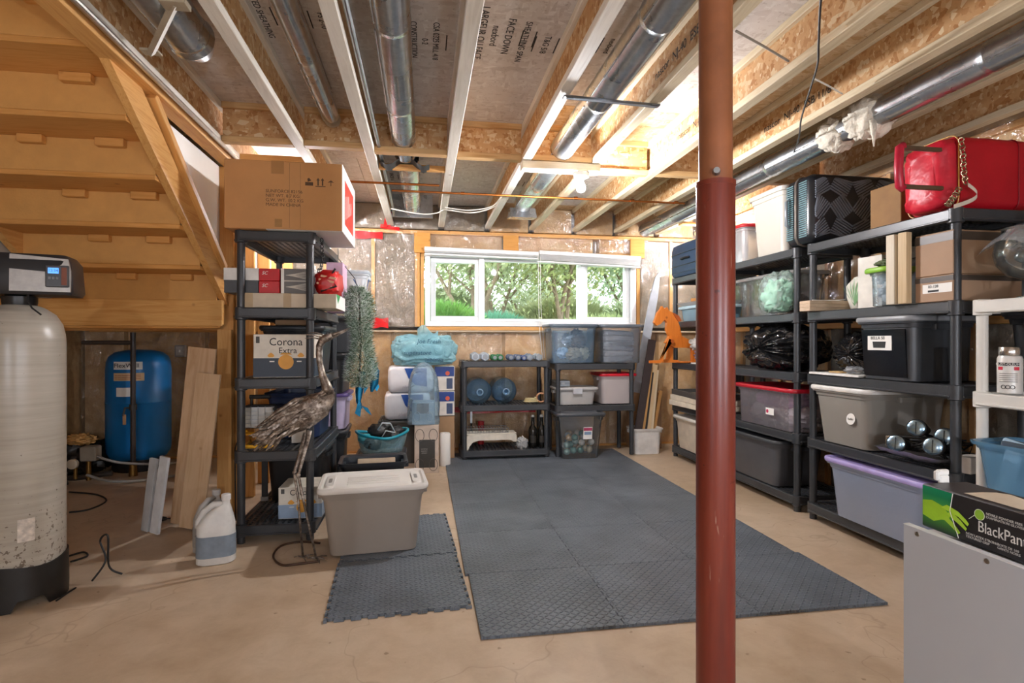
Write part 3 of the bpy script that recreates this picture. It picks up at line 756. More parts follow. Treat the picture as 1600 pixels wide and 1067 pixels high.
M_REDOX = t.done(t.bsdf(col, .34, 0, t.bump(a, .1, .004), .5))
M_REDOX2 = P('#8a5434', .42, .1, .2, 10, .1, 60)
m = MB(); m.cyl((0, 0, .012), (0, 0, 1.545), .0435, None, 40); obj('lower_tube', m, M_REDOX, post)
m = MB(); m.cyl((0, 0, 1.5), (0, 0, 2.36), .0375, None, 40); obj('upper_tube', m, M_REDOX2, post)
m = MB(); m.cyl((0, 0, 1.538), (0, 0, 1.549), .0445, None, 40); obj('collar', m, M_REDOX, post)
fw = Vector((-pc[0] * 0 - .6, -1, 0)).normalized()
m = MB(); m.cyl(Vector((-.018, -.036, 1.563)), Vector((-.024, -.048, 1.563)), .009, .007, 12); obj('pin', m, M_STEEL, post)
for z0, z1 in ((0, .012), (2.36, 2.372)):
    m = MB(); m.b(-.09, .09, -.09, .09, z0, z1, .002); obj('bearing_plate', m, M_REDOX, post)
lumber('beam', ceiling, -1.2, WALL_R - .05, 1.205 - .07, 1.205 + .0, 2.3725, 2.399, M_STUDX)

# ---- interlocking foam mats
t = NT('foam_mat')
tc = t.n('ShaderNodeTexCoord'); sp = t.n('ShaderNodeSeparateXYZ'); t.l(tc.outputs['Object'], sp.inputs[0])
K = 1 / .0235
ux, uy = t.math('MULTIPLY', sp.outputs[0], K), t.math('MULTIPLY', sp.outputs[1], K)
fx, fy = t.math('FLOOR', ux), t.math('FLOOR', uy)
par = t.math('MODULO', t.math('ABSOLUTE', t.math('ADD', fx, fy)), 2)
sg = t.math('MULTIPLY_ADD', par, 2, -1)
cx, cy = t.math('SUBTRACT', t.math('SUBTRACT', ux, fx), .5), t.math('SUBTRACT', t.math('SUBTRACT', uy, fy), .5)
aa = t.math('MULTIPLY_ADD', cx, sg, cy); bb_ = t.math('SUBTRACT', cx, t.math('MULTIPLY', sg, cy))
e = t.math('ADD', t.math('POWER', t.math('DIVIDE', t.math('ABSOLUTE', aa), .85), 2), t.math('POWER', t.math('DIVIDE', t.math('ABSOLUTE', bb_), .30), 2))
hgt = t.math('SUBTRACT', 1, t.math('MINIMUM', e, 1))
v = t.coord((1, 1, 1)); ns = t.noise(v, 3.5, 4, .6)
col = t.ramp(ns, [(.3, '#565d64'), (.7, '#6d757e')])
M_FOAM = t.done(t.bsdf(col, .42, 0, t.bump(hgt, .95, .006), .5))
def foam_tile(name, x, y, w, d, label, group, teeth=(0, 0, 0, 0), rz=0, h=.012):
    """teeth: bottom, right, top, left : 0 straight, 1 jigsaw edge"""
    def edge(p, q, nrm, on):
        p, q, nrm = Vector(p), Vector(q), Vector(nrm)
        if not on: return [p]
        out = [p]; n = 9; L = (q - p)
        for k in range(n):
            f0, f1 = (.2, .6) if on == 1 else (.4075, .7925)
            s0, s1 = (k + f0) / n, (k + f1) / n; dep = .014 if on == 1 else -.013
            fl_ = .012 if on == 1 else .010
            out += [p + L * s0, p + L * (s0 - fl_) - nrm * dep, p + L * (s1 + fl_) - nrm * dep, p + L * s1]
        return out
    a, b_ = w / 2 - .0016, d / 2 - .0016
    c = [(-a, -b_), (a, -b_), (a, b_), (-a, b_)]
    nm = [(0, -1), (1, 0), (0, 1), (-1, 0)]
    out = []
    for i in range(4): out += edge(c[i], c[(i + 1) % 4], nm[i], teeth[i])
    r0 = [Vector((p.x, p.y, 0)) for p in out]; r1 = [Vector((p.x, p.y, h)) for p in out]
    m = MB(); m.loft([r0, r1])
    o = obj(name, m, M_FOAM, None, (x, y, .0005), (0, 0, rz), smooth=0)
    return tag(o, label, 'floor mat', group)
TL = .61
for r in range(6):
    for c in range(3):
        nm_ = 'charcoal foam tile ' + ('of the offset front row', 'in the row behind the front row', 'two rows behind the front row', 'two rows before the shelved row', 'in the row before the low shelves', 'under the low shelves')[r] + ', ' + ('on the grey tote side', 'in the middle column', 'on the tall shelving side')[c]
        dx = .018 if r == 0 else 0
        foam_tile('foam_mat', .205 + dx + TL * (c + .5), 2.165 + TL * (r + .5) * .985, TL, TL * .985, nm_, 'charcoal tiles of the large mat field', (2 if r > 1 else 0, 1 if c < 2 else 0, 1 if 0 < r < 5 else 0, 2 if c > 0 else 0))
foam_tile('foam_mat', -.118, 2.72, .63, .62, 'single charcoal foam tile with open jigsaw teeth under the grey tote', None, (1, 1, 2, 1), math.radians(3))
foam_tile('foam_mat', -.148, 3.40, .63, .72, 'charcoal foam tile half under the grey tote, joined to the toothed tile', None, (1, 1, 1, 1), math.radians(3))

# ---- water softener
sl = (-1.835, 2.86, 0)
ws = thing('water_softener', 'tall speckled fibreglass softener tank with black base and control head', 'water softener', sl)
t = NT('fibreglass_tank')
v = t.coord((1, 1, 1), rnd=False); hz = t.coord((1, 1, 26), rnd=False)
a = t.noise(hz, 2.2, 4, .6); b_ = t.noise(v, 55, 3, .6); g = t.noise(v, 2.5, 4)
col = t.ramp(a, [(.25, '#a59e91'), (.75, '#b9b2a5')])
col = t.mix(.6, col, t.ramp(g, [(.3, (.75, .72, .66, 1)), (.65, (1, 1, 1, 1))]), 'MULTIPLY')
zz = t.n('ShaderNodeSeparateXYZ'); t.l(v, zz.inputs[0])
lowf = t.math('SUBTRACT', 1, t.math('MULTIPLY', zz.outputs[2], 1.6))
thr = t.math('MULTIPLY_ADD', t.math('MAXIMUM', lowf, .0), .22, .27)
rust = t.math('LESS_THAN', b_, thr)
col = t.mix(t.math('MULTIPLY', rust, .75), col, '#4d3a28')
M_TANK = t.done(t.bsdf(col, .3, 0, t.bump(a, .1, .004), .5))
m = MB(); m.lathe([(.1, .03), (.15, .05), (.168, .1), (.168, 1.17), (.165, 1.21), (.155, 1.26), (.13, 1.305), (.09, 1.335), (.06, 1.347), (.055, 1.36)], 48); obj('tank', m, M_TANK, ws, smooth=60)
m = MB()
n = 48
def bz(k):
    a = (k / n) * 4 % 1
    return .045 if abs(a - .5) < .2 else 0.0
rings = []
for rr_, zf in ((.172, 0), (.178, 0), (.176, 1), (.17, 1)):
    rings.append([Vector((rr_ * math.cos(2 * PI * k / n), rr_ * math.sin(2 * PI * k / n), (.19 + .01 * math.sin(6 * PI * k / n)) if zf else bz(k))) for k in range(n)])
m.loft(rings, False, False, True); obj('base', m, P('#1b1a19', .4, 0, .2, 20), ws, smooth=60)
m = MB(); m.lathe([(.062, 1.345), (.065, 1.36), (.065, 1.385), (.05, 1.39)], 28); obj('neck_ring', m, M_BLACK2, ws)
hd = obj('control_head', (lambda m: (m.loft([rrect(.30, .20, .02, 4, 1.392, .065), rrect(.32, .22, .03, 4, 1.41, .065), rrect(.32, .22, .03, 4, 1.545, .055), rrect(.29, .19, .03, 4, 1.575, .05)]), m)[-1])(MB()), P('#26272a', .35), ws, (0, 0, 0), (0, 0, math.radians(14)))
m = MB(); m.loft([[Vector((-.0, -.113, 1.405)), Vector((.22, -.113, 1.405)), Vector((.222, -.118, 1.50)), Vector((.21, -.108, 1.555)), Vector((-.0, -.108, 1.57))], [Vector((-.0, -.103, 1.405)), Vector((.22, -.103, 1.405)), Vector((.222, -.103, 1.50)), Vector((.21, -.1, 1.555)), Vector((-.0, -.1, 1.57))]])
obj('face_plate', m, METAL('#b4b0ab', .42), hd)
m = MB(); m.b(.13, .217, -.124, -.112, 1.425, 1.525, .004); scr = obj('display_bezel', m, P('#3a3a3c', .3), hd)
m = MB(); m.b(.142, .18, -.1275, -.1235, 1.487, 1.512); obj('screen', m, EM('#4a86e8', 1.0), scr, label='small lit blue screen')
for i in range(3):
    m = MB(); m.b(.142 + i * .014, .152 + i * .014, -.127, -.1235, 1.46, 1.472, .001); obj('button', m, P('#77777a', .4), scr)
m = MB(); m.b(.19, .21, -.127, -.1235, 1.435, 1.515, .001); obj('side_sticker', m, P('#7a3d22', .5), scr)
text('lettering', '12:34', .016, M_INK, scr, (.161, -.1279, 1.4995), (PI / 2, 0, 0))
m = MB(); m.b(-.125, -.1, -.1, .1, 1.395, 1.58, .006); obj('back_bracket', m, P('#5b5048', .4), hd)
for i, (dx, dz) in enumerate(((-.18, 1.47), (-.2, 1.42))):
    m = MB(); m.tube([(-.12, -.03 + .06 * i, dz - .03), (dx - .04, -.03 + .06 * i, dz), (dx - .2, .0 + .05 * i, dz - .0)], .022, 12); obj('pipe_fitting', m, M_BLACK2, hd)
    m = MB(); m.tube([(dx - .03, -.03 + .06 * i, dz), (dx - .07, -.03 + .06 * i, dz)], .03, 12); obj('pipe_nut', m, P('#6a5a4c', .4), hd)
m = MB(); m.tube([(-.13, -.09, 1.5), (-.16, -.12, 1.5), (-.19, -.12, 1.52), (-.2, -.1, 1.48)], .006, 8); obj('sensor_wire', m, P('#b8b4ac', .5), hd)
m = MB(); m.tube([(.06, -.09, 1.395), (.063, -.1, 1.36), (.08, -.11, 1.33), (.11, -.1, 1.30)], .004, 6); obj('sensor_wire', m, M_INK, hd)
m = MB(); m.grid(6, 6, lambda a, b: Vector((.1695 * math.cos(-1.05 + .35 * a), .1695 * math.sin(-1.05 + .35 * a), .3 + .1 * b))); obj('worn_sticker', m, P('#c9beb0', .6, 0, .3, 40), ws, smooth=180, recalc=False)

# ---- blue pressure tank under the landing
bt_ = thing('pressure_tank', 'bright blue pressure tank with paper labels standing under the landing', 'tank', (-2.62, 5.62, 0))
M_BLUE = P('#0f6fb0', .35, 0, .1, 6)
m = MB(); m.lathe([(.10, .09), (.22, .11), (.252, .16), (.258, .2), (.258, .62), (.262, .625), (.258, .63), (.258, .92), (.253, .99), (.235, 1.04), (.19, 1.08), (.11, 1.1), (.0, 1.105)], 48, cap1=False); obj('shell', m, M_BLUE, bt_, smooth=50)
m = MB(); m.lathe([(.2, 0), (.21, .02), (.2, .14), (.19, .14)], 40); obj('stand', m, M_BLACK2, bt_)
def curved(parent, name, r, a0, a1, z0, z1, mat):
    m = MB(); m.grid(8, 2, lambda a, b: Vector((r * math.cos(a0 + (a1 - a0) * a), r * math.sin(a0 + (a1 - a0) * a), z0 + (z1 - z0) * b))); return obj(name, m, mat, parent, smooth=180, recalc=False)
ac = math.radians(-68)
curved(bt_, 'paper_label', .2605, ac - .75, ac + .15, .93, 1.0, M_PAPER)
curved(bt_, 'paper_label', .2605, ac - .75, ac + .2, .83, .90, P('#d9b98f', .6))
curved(bt_, 'paper_label', .2605, ac - .65, ac - .05, .69, .77, M_PAPER)
text('lettering', 'FlexWell', .055, M_INK, bt_, (.263 * math.cos(ac - .28) - .005, .263 * math.sin(ac - .28) - .006, .965), (PI / 2, 0, ac - .28 + PI / 2))
for i in range(3): 
    m = MB(); m.grid(6, 2, lambda a, b: Vector((.2612 * math.cos(ac - .7 + .8 * a), .2612 * math.sin(ac - .7 + .8 * a), .845 + .016 * i + .005 * b))); obj('print_line', m, P('#b05a3a', .6), bt_, smooth=180, recalc=False)
# standpipe with valve
vp = at_z(212, 726, .02)
sp_ = thing('standpipe', 'dark vertical water pipe with valve in front of the blue tank', 'pipe', (-2.52, 5.30, 0))
m = MB(); m.cyl((0, 0, 0.02), (0, 0, 1.26), .021, None, 16); obj('pipe', m, P('#3a2f2a', .4), sp_)
m = MB(); m.cyl((0, 0, .0), (0, 0, .12), .034, .028, 16); obj('base_fitting', m, METAL('#8a6a3a', .4), sp_)
m = MB(); m.cyl((0, 0, .58), (0, 0, .63), .03, None, 16); m.tube([(0, 0, .6), (-.05, -.03, .6), (-.06, -.04, .53)], .01, 8); obj('valve', m, P('#3b3632', .4), sp_)
m = MB(); m.box((-.05, -.04, .5), (.025, .012, .09), None, .003); obj('tag', m, P('#b48b62', .6), sp_)
m = MB(); m.tube([(-.4, 0, 1.17), (0, 0, 1.17)], .018, 12); obj('branch_pipe', m, P('#4a4038', .4), sp_)
# valve cluster and hoses
vc = thing('pump_manifold', 'brass and black valve cluster with gauge on the floor by the blue tank', 'valve', (-2.82, 5.02, 0))
m = MB(); m.tube([(-.25, .1, .05), (0, 0, .06), (.25, .05, .08)], .022, 12); obj('manifold_pipe', m, P('#2a2522', .4), vc)
m = MB(); m.lathe([(.035, 0), (.04, .005), (.04, .03), (.03, .034)], 20, (.02, -.05, .19), Euler((PI / 2, 0, 0)).to_matrix()); obj('gauge', m, P('#b9ad98', .3), vc)
m = MB(); m.b(.05, .17, -.04, .06, .2, .32, .01); obj('pressure_switch', m, P('#8d8577', .4), vc)
m = MB(); m.cyl((.1, 0, .04), (.1, 0, .2), .018, None, 12); m.cyl((.02, -.03, .06), (.02, -.03, .18), .014, None, 12); obj('riser_pipe', m, METAL('#8a6a3a', .4), vc)
m = MB(); m.tube([(-.02, -.06, .04), (-.1, -.14, .03), (-.2, -.18, .02)], .018, 10); obj('drain_cock', m, M_BLACK2, vc)
cable('water_hose', 'grey hose leaving the valve cluster along the floor behind the standpipe', [(-2.7, 5.0, .26), (-2.5, 5.05, .17), (-2.2, 5.2, .12), (-1.9, 5.3, .13)], .011, P('#8d8a84', .5))
cable('water_hose', 'second grey hose lying below the other beside the standpipe', [(-2.7, 4.95, .1), (-2.5, 4.98, .03), (-2.2, 5.1, .02), (-1.9, 5.3, .05)], .011, P('#8d8a84', .5))
blk = tag(obj('crumpled_sheet', blob(.28, .2, .16, .5, 11, 40, 24, 3, .9, True), P('#17130f', .35, 0, .3, 8), None, (-3.06, 5.50, .15), smooth=30), 'crumpled black plastic heap under the landing by the wall', 'plastic sheet')
fp = tag(obj('crumpled_sheet', blob(.12, .09, .05, .5, 15, 30, 18, 4, .9, True), P('#b98a4f', .5), None, (-3.0, 5.42, .31), smooth=30), 'small tan crumpled wrapper lying on the black plastic heap', 'wrapper')
eb = at_y(281, 548, 5.94)
ob = thing('electric_box', 'pale grey electrical box on the insulated wall beside the blue tank', 'electrical box', (eb.x, 5.94, eb.z))
m = MB(); m.b(-.05, .05, -.0, .04, -.06, .06, .006); obj('box_body', m, P('#a9a49a', .5), ob)
m = MB(); m.b(-.035, .035, -.006, 0, -.045, .045, .003); obj('cover_plate', m, P('#c9c4ba', .5), ob)
m = MB(); m.b(-.006, .006, -.016, -.006, -.012, .012, .002); obj('toggle', m, M_WHITE, ob)

# ---- boards leaning by the landing post
def lean_board(name, label, x, y, w, h, th, mat, tilt, roll, rz=0, group=None):
    m = MB(); m.b(-w / 2, w / 2, -th / 2, th / 2, 0, h, .001)
    o = obj(name, m, mat, None, (x, y, .006 + abs(math.sin(roll)) * w / 2), (-tilt, roll, rz)); return tag(o, label, 'board', group)
M_PLY = WOOD('#c79f78', '#d9b894', 'z', .6, False, 6)
lean_board('leaning_board', 'tallest plywood offcut leaning against the landing post', -1.50, 3.78, .20, 1.13, .012, M_PLY, math.radians(2), math.radians(5), math.radians(-20))
lean_board('leaning_board', 'wide plywood offcut leaning in front of the taller one by the landing post', -1.43, 3.70, .17, .97, .012, WOOD('#cda680', '#dfc09c', 'z', .6, False, 6), math.radians(3), math.radians(5), math.radians(-20))
lean_board('leaning_board', 'narrow white melamine board leaning beside the plywood offcuts', -1.62, 3.66, .07, .47, .018, P('#cfd2d4', .4), math.radians(3), math.radians(7), math.radians(-30))
lean_board('leaning_board', 'pale grey board edge leaning next to the white melamine board', -1.70, 3.72, .06, .45, .018, P('#b3b6b8', .4), math.radians(3), math.radians(6), math.radians(-30))

# ---- jugs
def jug(loc, s, label, rotz, mats):
    t_ = thing('jug', label, 'jug', loc, rotz, None)
    W, D, Hh = .19 * s, .125 * s, .33 * s
    rings = []
    for q, k, sh in ((0, .9, 0), (.02, 1, 0), (.36, 1.0, 0), (.4, .985, 0), (.62, .97, 0), (.74, .78, -.05), (.84, .52, -.13), (.9, .34, -.2), (.93, .2, -.25), (1.0, .2, -.25)):
        rings.append(rrect(W * k, D * min(1, k * 1.1 if k < .9 else k), min(W, D) * k * .42, 5, Hh * q, W * -sh, 0))
    m = MB(); m.loft(rings); body = obj('body', m, mats[0], t_, smooth=50)
    m = MB(); m.lathe([(.022 * s, 0), (.024 * s, .003), (.024 * s, .03 * s), (.02 * s, .033 * s)], 20, (W * .25, 0, Hh * .985)); obj('cap', m, mats[2], t_)
    m = MB(); m.tube([(W * .18, 0, Hh * .93), (-W * .05, 0, Hh * .93), (-W * .3, 0, Hh * .83), (-W * .44, 0, Hh * .68), (-W * .42, 0, Hh * .58)], [.014 * s, .017 * s, .018 * s, .019 * s, .022 * s], 12); obj('handle', m, mats[0], t_, smooth=180)
    m = MB(); m.loft([rrect(W * 1.012, D * 1.012, min(W, D) * .42, 5, Hh * .12), rrect(W * 1.012, D * 1.012, min(W, D) * .42, 5, Hh * .46)], False, False); lb = obj('label_band', m, mats[1], t_, smooth=50)
    return t_
jug((-1.10, 3.17, 0), 1.0, 'white plastic bleach jug with a blue grey label band beside the tall shelf', math.radians(12), (P('#cfcdc8', .4), P('#77838f', .5, 0, .15, 20), P('#d8d6d2', .4)))
jug((-1.20, 3.36, 0), .92, 'smaller grey jug standing behind the labelled bleach jug', math.radians(60), (P('#aaa7a3', .4), P('#9a9894', .5), P('#b9b6b2', .4)))

# ---- cords on the floor at left
cable('floor_cable', 'black cord coiled on the concrete beyond the softener', [at_z(108, 800, .006), at_z(140, 795, .006), at_z(166, 782, .006), at_z(150, 772, .006), at_z(108, 768, .006)], .006, M_INK)
cable('floor_cable', 'black cord looped at the foot of the softener tank', [at_z(108, 868, .006), at_z(130, 862, .006), at_z(136, 868, .006), at_z(110, 877, .006)], .005, M_INK)
cable('floor_cable', 'black tangled lead standing against the softener base', [(-1.60, 2.98, .01), (-1.55, 3.0, .1), (-1.585, 3.02, .19), (-1.54, 3.0, .22), (-1.55, 3.03, .06), (-1.5, 3.05, .008)], .005, M_INK)
cable('floor_cable', 'thin cord trailing out from under the softener base', [at_z(95, 932, .006), at_z(118, 918, .006), at_z(108, 924, .006), at_z(88, 938, .006)], .004, M_INK)
pl = at_z(252, 812, .01)
pg = thing('power_plug', 'black two pin plug lying on the concrete by the leaning boards', 'plug', pl)
m = MB(); m.loft([rrect(.03, .022, .006, 3, -.02), rrect(.034, .026, .008, 3, .0), rrect(.02, .018, .006, 3, .03)]); obj('plug_body', m, M_INK, pg, (0, 0, .008), (0, PI / 2, 0))
for q in (-1, 1):
    m = MB(); m.b(-.04, -.02, q * .006 - .001, q * .006 + .001, .004, .012); obj('pin', m, METAL('#b48a5a', .3), pg)
m = MB(); m.tube([(.03, 0, .008), (.08, .01, .008), (.14, .05, .006)], .005, 8); obj('lead', m, M_INK, pg)
cable('floor_cable', 'thin black cord climbing from the floor beside the landing post', [(-1.20, 3.80, .02), (-1.205, 3.80, .4), (-1.19, 3.76, .5), (-1.12, 3.6, .58)], .004, M_INK)
# ================================================================== SHELVING AND BOXES
TIERS = (.11, .54, .965, 1.378, 1.828)
def shelf_unit(label, x0, x1, y0, y1, tiers, mat, th=.06, pr=.0225, group=None, fine=.036):
    w, d = x1 - x0, y1 - y0
    t_ = thing('shelving_unit', label, 'shelf', ((x0 + x1) / 2, (y0 + y1) / 2, 0), 0, group)
    ins = pr + .012
    for z in tiers:
        m = MB()
        for s in (-1, 1):
            m.box((s * (w / 2 - .011), 0, z - th / 2 - .002), (.022, d - 2 * ins, th), None, .005)
            m.box((0, s * (d / 2 - .011), z - th / 2 - .002), (w - 2 * ins, .022, th), None, .005)
            m.box((s * (w / 2 - .008), 0, z - th + .006), (.03, d - 2 * ins, .010), None, .003)
            m.box((0, s * (d / 2 - .008), z - th + .006), (w - 2 * ins, .03, .010), None, .003)
            for q in (-1, 1):
                m.lathe([(pr + .004, z - th - .012), (pr + .012, z - th - .008), (pr + .012, z), (pr + .006, z + .003)], 14, (s * (w / 2 - ins), q * (d / 2 - ins), 0))
        sh = obj('shelf', m, mat, t_)
        m = MB()
        k = -w / 2 + .03
        while k < w / 2 - .025: m.box((k, 0, z - .014), (.016 if fine < .05 else .01, d - .03, .02)); k += fine
        k = -d / 2 + .03
        while k < d / 2 - .025: m.box((0, k, z - .016), (w - .03, .009, .018)); k += fine
        obj('deck_grid', m, mat, sh, smooth=0, recalc=False)
    top = max(tiers)
    for s in (-1, 1):
        for q in (-1, 1):
            m = MB(); m.cyl((0, 0, 0), (0, 0, top - .01), pr, None, 16); obj('post', m, mat, t_, (s * (w / 2 - ins), q * (d / 2 - ins), 0))
    return t_

def tote(name, label, cat, loc, rotz, w, d, h, body, lid=None, taper=.86, group=None, r=.05, lid_style='ridge', thick=.004, opn=False, label_mat=None):
    """tapered storage bin; w,d at the rim"""
    t_ = thing(name, label, cat, loc, rotz, group)
    rings = []
    for q, e in ((0, 0), (.01, .004), (.86, 0), (.865, .006), (.93, .008), (.935, .018), (1.0, .02)):
        k = taper + (1 - taper) * q
        rings.append(rrect((w - .04) * k + e * 2, (d - .04) * k + e * 2, r, 4, h * q))
    rings.append(rrect(w - .012, d - .012, r, 4, h)); rings.append(rrect(w - .04 - 2 * thick, d - .04 - 2 * thick, r * .9, 4, h - .012))
    k = taper
    rings.append(rrect((w - .04) * k - 2 * thick, (d - .04) * k - 2 * thick, r * .9, 4, .006))
    m = MB(); m.loft(rings, True, True); obj('bin', m, body, t_, smooth=40)
    for s in (-1, 1):
        m = MB(); m.loft([rrect(.05, min(.16, d * .4), .012, 3, 0), rrect(.05, min(.16, d * .4), .012, 3, .03)]); obj('handle', m, body, t_, (s * (w / 2 - .018), 0, h * .93 - .035))
    if lid is not None:
        m = MB()
        rings = [rrect(w + .004, d + .004, r + .004, 4, h - .012), rrect(w + .012, d + .012, r + .006, 4, h - .006), rrect(w + .012, d + .012, r + .006, 4, h + .008), rrect(w, d, r, 4, h + .016),
                 rrect(w - .03, d - .03, r * .9, 4, h + .016), rrect(w - .05, d - .05, r * .9, 4, h + .006)]
        if lid_style == 'dome': rings += [rrect(w - .12, d - .1, r * .8, 4, h + .012), rrect(w - .14, d - .12, r * .8, 4, h + .026)]
        m.loft(rings, True, True); ld = obj('lid', m, lid, t_, smooth=40)
        if lid_style == 'ribs':
            for i in range(4):
                m = MB(); m.loft([rrect(w * .5, .012, .005, 3, h + .006), rrect(w * .5 - .006, .006, .002, 3, h + .014)]); obj('rib', m, lid, ld, (0, -d * .2 + i * d * .12, 0))
            for s in (-1, 1):
                m = MB(); m.loft([rrect(.05, d * .62, .024, 4, h + .006), rrect(.045, d * .6, .022, 4, h + .016)]); obj('grip', m, lid, ld, (s * (w / 2 - .055), 0, 0))
                m = MB(); m.loft([rrect(.018, .09, .008, 4, 0), rrect(.018, .09, .008, 4, .0012)]); obj('grip_slot', m, P('#8d8a86', .5), ld, (s * (w / 2 - .055), 0, h + .0162))
    return t_

def carton(name, label, loc, rotz, w, d, h, mat, cat='box', tapes=True, group=None, flap=True):
    t_ = thing(name, label, cat, loc, rotz, group)
    m = MB(); m.b(-w / 2, w / 2, -d / 2, d / 2, 0, h, min(.003, h * .2)); obj('carton', m, mat, t_)
    if flap:
        m = MB(); m.b(-w / 2 + .002, w / 2 - .002, -.001, .001, h, h + .0006); obj('flap_seam', m, P('#5d4226', .8), t_)
    if tapes:
        m = MB(); m.b(-.024, .024, -d / 2 - .0009, -d / 2, h - .09, h + .0008); m.b(-.024, .024, -d / 2, d / 2, h, h + .0012); obj('tape', m, M_TAPE, t_)
    return t_
def decal(name, parent, x0, x1, z0, z1, y, mat, th=.0008, label=None):
    m = MB(); m.b(x0, x1, y - th, y, z0, z1); return obj(name, m, mat, parent, label=label)

# ------------------------------------------------------------------ tall left unit
LU = shelf_unit('tall black resin shelving unit holding the big carton and beer cases', -1.09, -.635, 3.40, 4.33, TIERS, M_BLACK)
# big carton on top
bx = thing('carton', 'big brown carton with white printed side on the tall left shelf', 'box', (-.80, 3.66, 1.83))
BW, BD, BH = .65, .60, .395
m = MB(); m.b(-BW / 2, BW / 2, -BD / 2, BD / 2, 0, BH, .004); obj('carton', m, M_CARD, bx)
decal('tape', bx, -.07, .0, BH - .075, BH + .0005, -BD / 2 - .0001, M_TAPE)
m = MB(); m.b(-.07, 0, -BD / 2, BD / 2, BH, BH + .001); obj('tape', m, M_TAPE, bx)
decal('tape', bx, -.05, -.01, .012, .06, -BD / 2 - .0001, P('#a3763f', .4))
m = MB(); m.b(BW / 2, BW / 2 + .002, -BD / 2 + .002, BD / 2 - .002, 0, BH, .0005); sp1_ = obj('white_side', m, M_PAPER, bx, label='glossy white end panel with red print')
m = MB(); m.b(-.1, BW / 2, -BD / 2 + .002, BD / 2 - .002, -.0015, -.0001); obj('white_base', m, M_PAPER, bx)
m = MB(); m.b(BW / 2 + .002, BW / 2 + .0028, -.2, .2, .06, .33); rp = obj('red_print', m, P('#d3382c', .4), bx)
for q in range(5):
    m = MB(); m.b(BW / 2 + .0028, BW / 2 + .0034, -.16 + q * .06, -.145 + q * .06, .1 + .02 * q, .24 + .015 * (q % 3)); obj('white_stroke', m, M_PAPER, bx)
M_STAMP2 = P('#5d4530', .8)
text('lettering', 'SUNFORCE 82156\nNET WT. 8.7 KG\nG.W. WT. 10.2 KG\nMADE IN CHINA', .026, M_STAMP2, bx, (-.10, -BD / 2 - .001, .18), (PI / 2, 0, 0), 'LEFT')
def arrow(x, z):
    m = MB(); m.prism([(-.004, 0), (.004, 0), (.004, .03), (.01, .03), (0, .045), (-.01, .03), (-.004, .03)], .0008); return obj('arrow_mark', m, M_STAMP2, bx, (x, -BD / 2 - .0006, z))
arrow(.19, .262); arrow(.215, .262)
decal('mark_line', bx, .175, .232, .255, .259, -BD / 2 - .0002, M_STAMP2)
m = MB(); m.prism([(-.018, .02), (0, .034), (.018, .02), (.002, .022), (.002, 0), (-.002, 0), (-.002, .022)], .0008); obj('umbrella_mark', m, M_STAMP2, bx, (.262, -BD / 2 - .0006, .262))
m = MB(); m.prism([(-.022, 0), (.022, 0), (.022, .02), (-.022, .02)], .0006); m.prism([(-.008, .022), (.012, .03), (.0, .045), (-.01, .04)], .0006); obj('stack_mark', m, M_STAMP2, bx, (.14, -BD / 2 - .0006, .26))
for xx in (.03, .09): decal('crease', bx, xx, xx + .0015, .01, BH - .01, -BD / 2 - .0001, P('#8e6b45', .8))

# tier 1.378 : flat box, shoe box, red boxes, etc.
Z2 = 1.38
fb = carton('flat_carton', 'long flat beige carton under the red boxes on the tall left shelf', (-.80, 3.62, Z2), 0, .56, .38, .085, P('#c9bba5', .7), tapes=False, flap=False)
for x0 in (-.235, -.02): decal('tape', fb, x0, x0 + .045, 0, .085, -.1901, P('#b39b76', .4))
m = MB(); m.b(.28, .2815, -.19, .19, .0, .085); obj('white_end', m, M_PAPER, fb)
m = MB(); m.add([(.2818, -.19, .085), (.2818, -.02, .085), (.2818, -.12, .03)], [(0, 1, 2)]); obj('green_corner', m, P('#1f8f45', .5), fb)
sb = carton('shoe_box', 'white and charcoal shoe box jutting out left of the tall shelf', (-1.06, 3.60, Z2 + .086), 0, .19, .30, .145, P('#4b4e52', .5), tapes=False, flap=False)
m = MB(); m.b(-.097, .097, -.152, .152, .075, .147, .002); obj('lid', m, P('#e2e0da', .5), sb)
m = MB(); m.b(.097, .098, -.13, -.09, .1, .135); obj('size_sticker', m, M_INK, sb)
for k in range(2):
    rb = carton('red_box', ('upper' if k else 'lower') + ' red gift box of the pair beside the shoe box', (-.905, 3.56, Z2 + .086 + .074 * k), 0, .115, .22, .0725, P('#c0171d', .4), tapes=False, flap=False)
    text('lettering', 'SC', .028, M_PAPER, rb, (-.025, -.1108, .045), (PI / 2, 0, 0), shear=.3)
gb = carton('picture_carton', 'grey carton printed with bare white tree branches beside the red boxes', (-.763, 3.57, Z2 + .086), 0, .155, .22, .15, P('#6d6a67', .5), tapes=False, flap=False)
decal('white_band', gb, -.0775, -.06, 0, .15, -.1102, M_PAPER)
for z_ in (.04, .11):
    for q in range(9):
        a = (q - 4) * .22
        m = MB(); m.tube([(-.05, -.1112, z_), (.0, -.1112, z_ + .01 * math.sin(a)), (.07, -.1112, z_ + .03 * math.sin(a))], .0011, 4); obj('branch_print', m, P('#d9d4ca', .6), gb)
decal('dark_band', gb, -.06, .0775, .072, .08, -.1102, P('#b9b4aa', .5))
rbg = thing('red_gift_bag', 'red bag of candy jutting at the right end of the flat carton', 'bag', (-.585, 3.60, Z2 + .086))
obj('bag', blob(.075, .13, .08, .2, 21, 30, 20, 3, .95, True, .6), P('#c4201f', .35), rbg, (0, 0, .076), smooth=40)
for k in range(3):
    m = MB(); m.box((-.01 + .012 * k, -.128, .06 + .022 * k), (.09, .003, .012), (0, .2, 0)); obj('print_stripe', m, P('#e5b08c', .5), rbg)
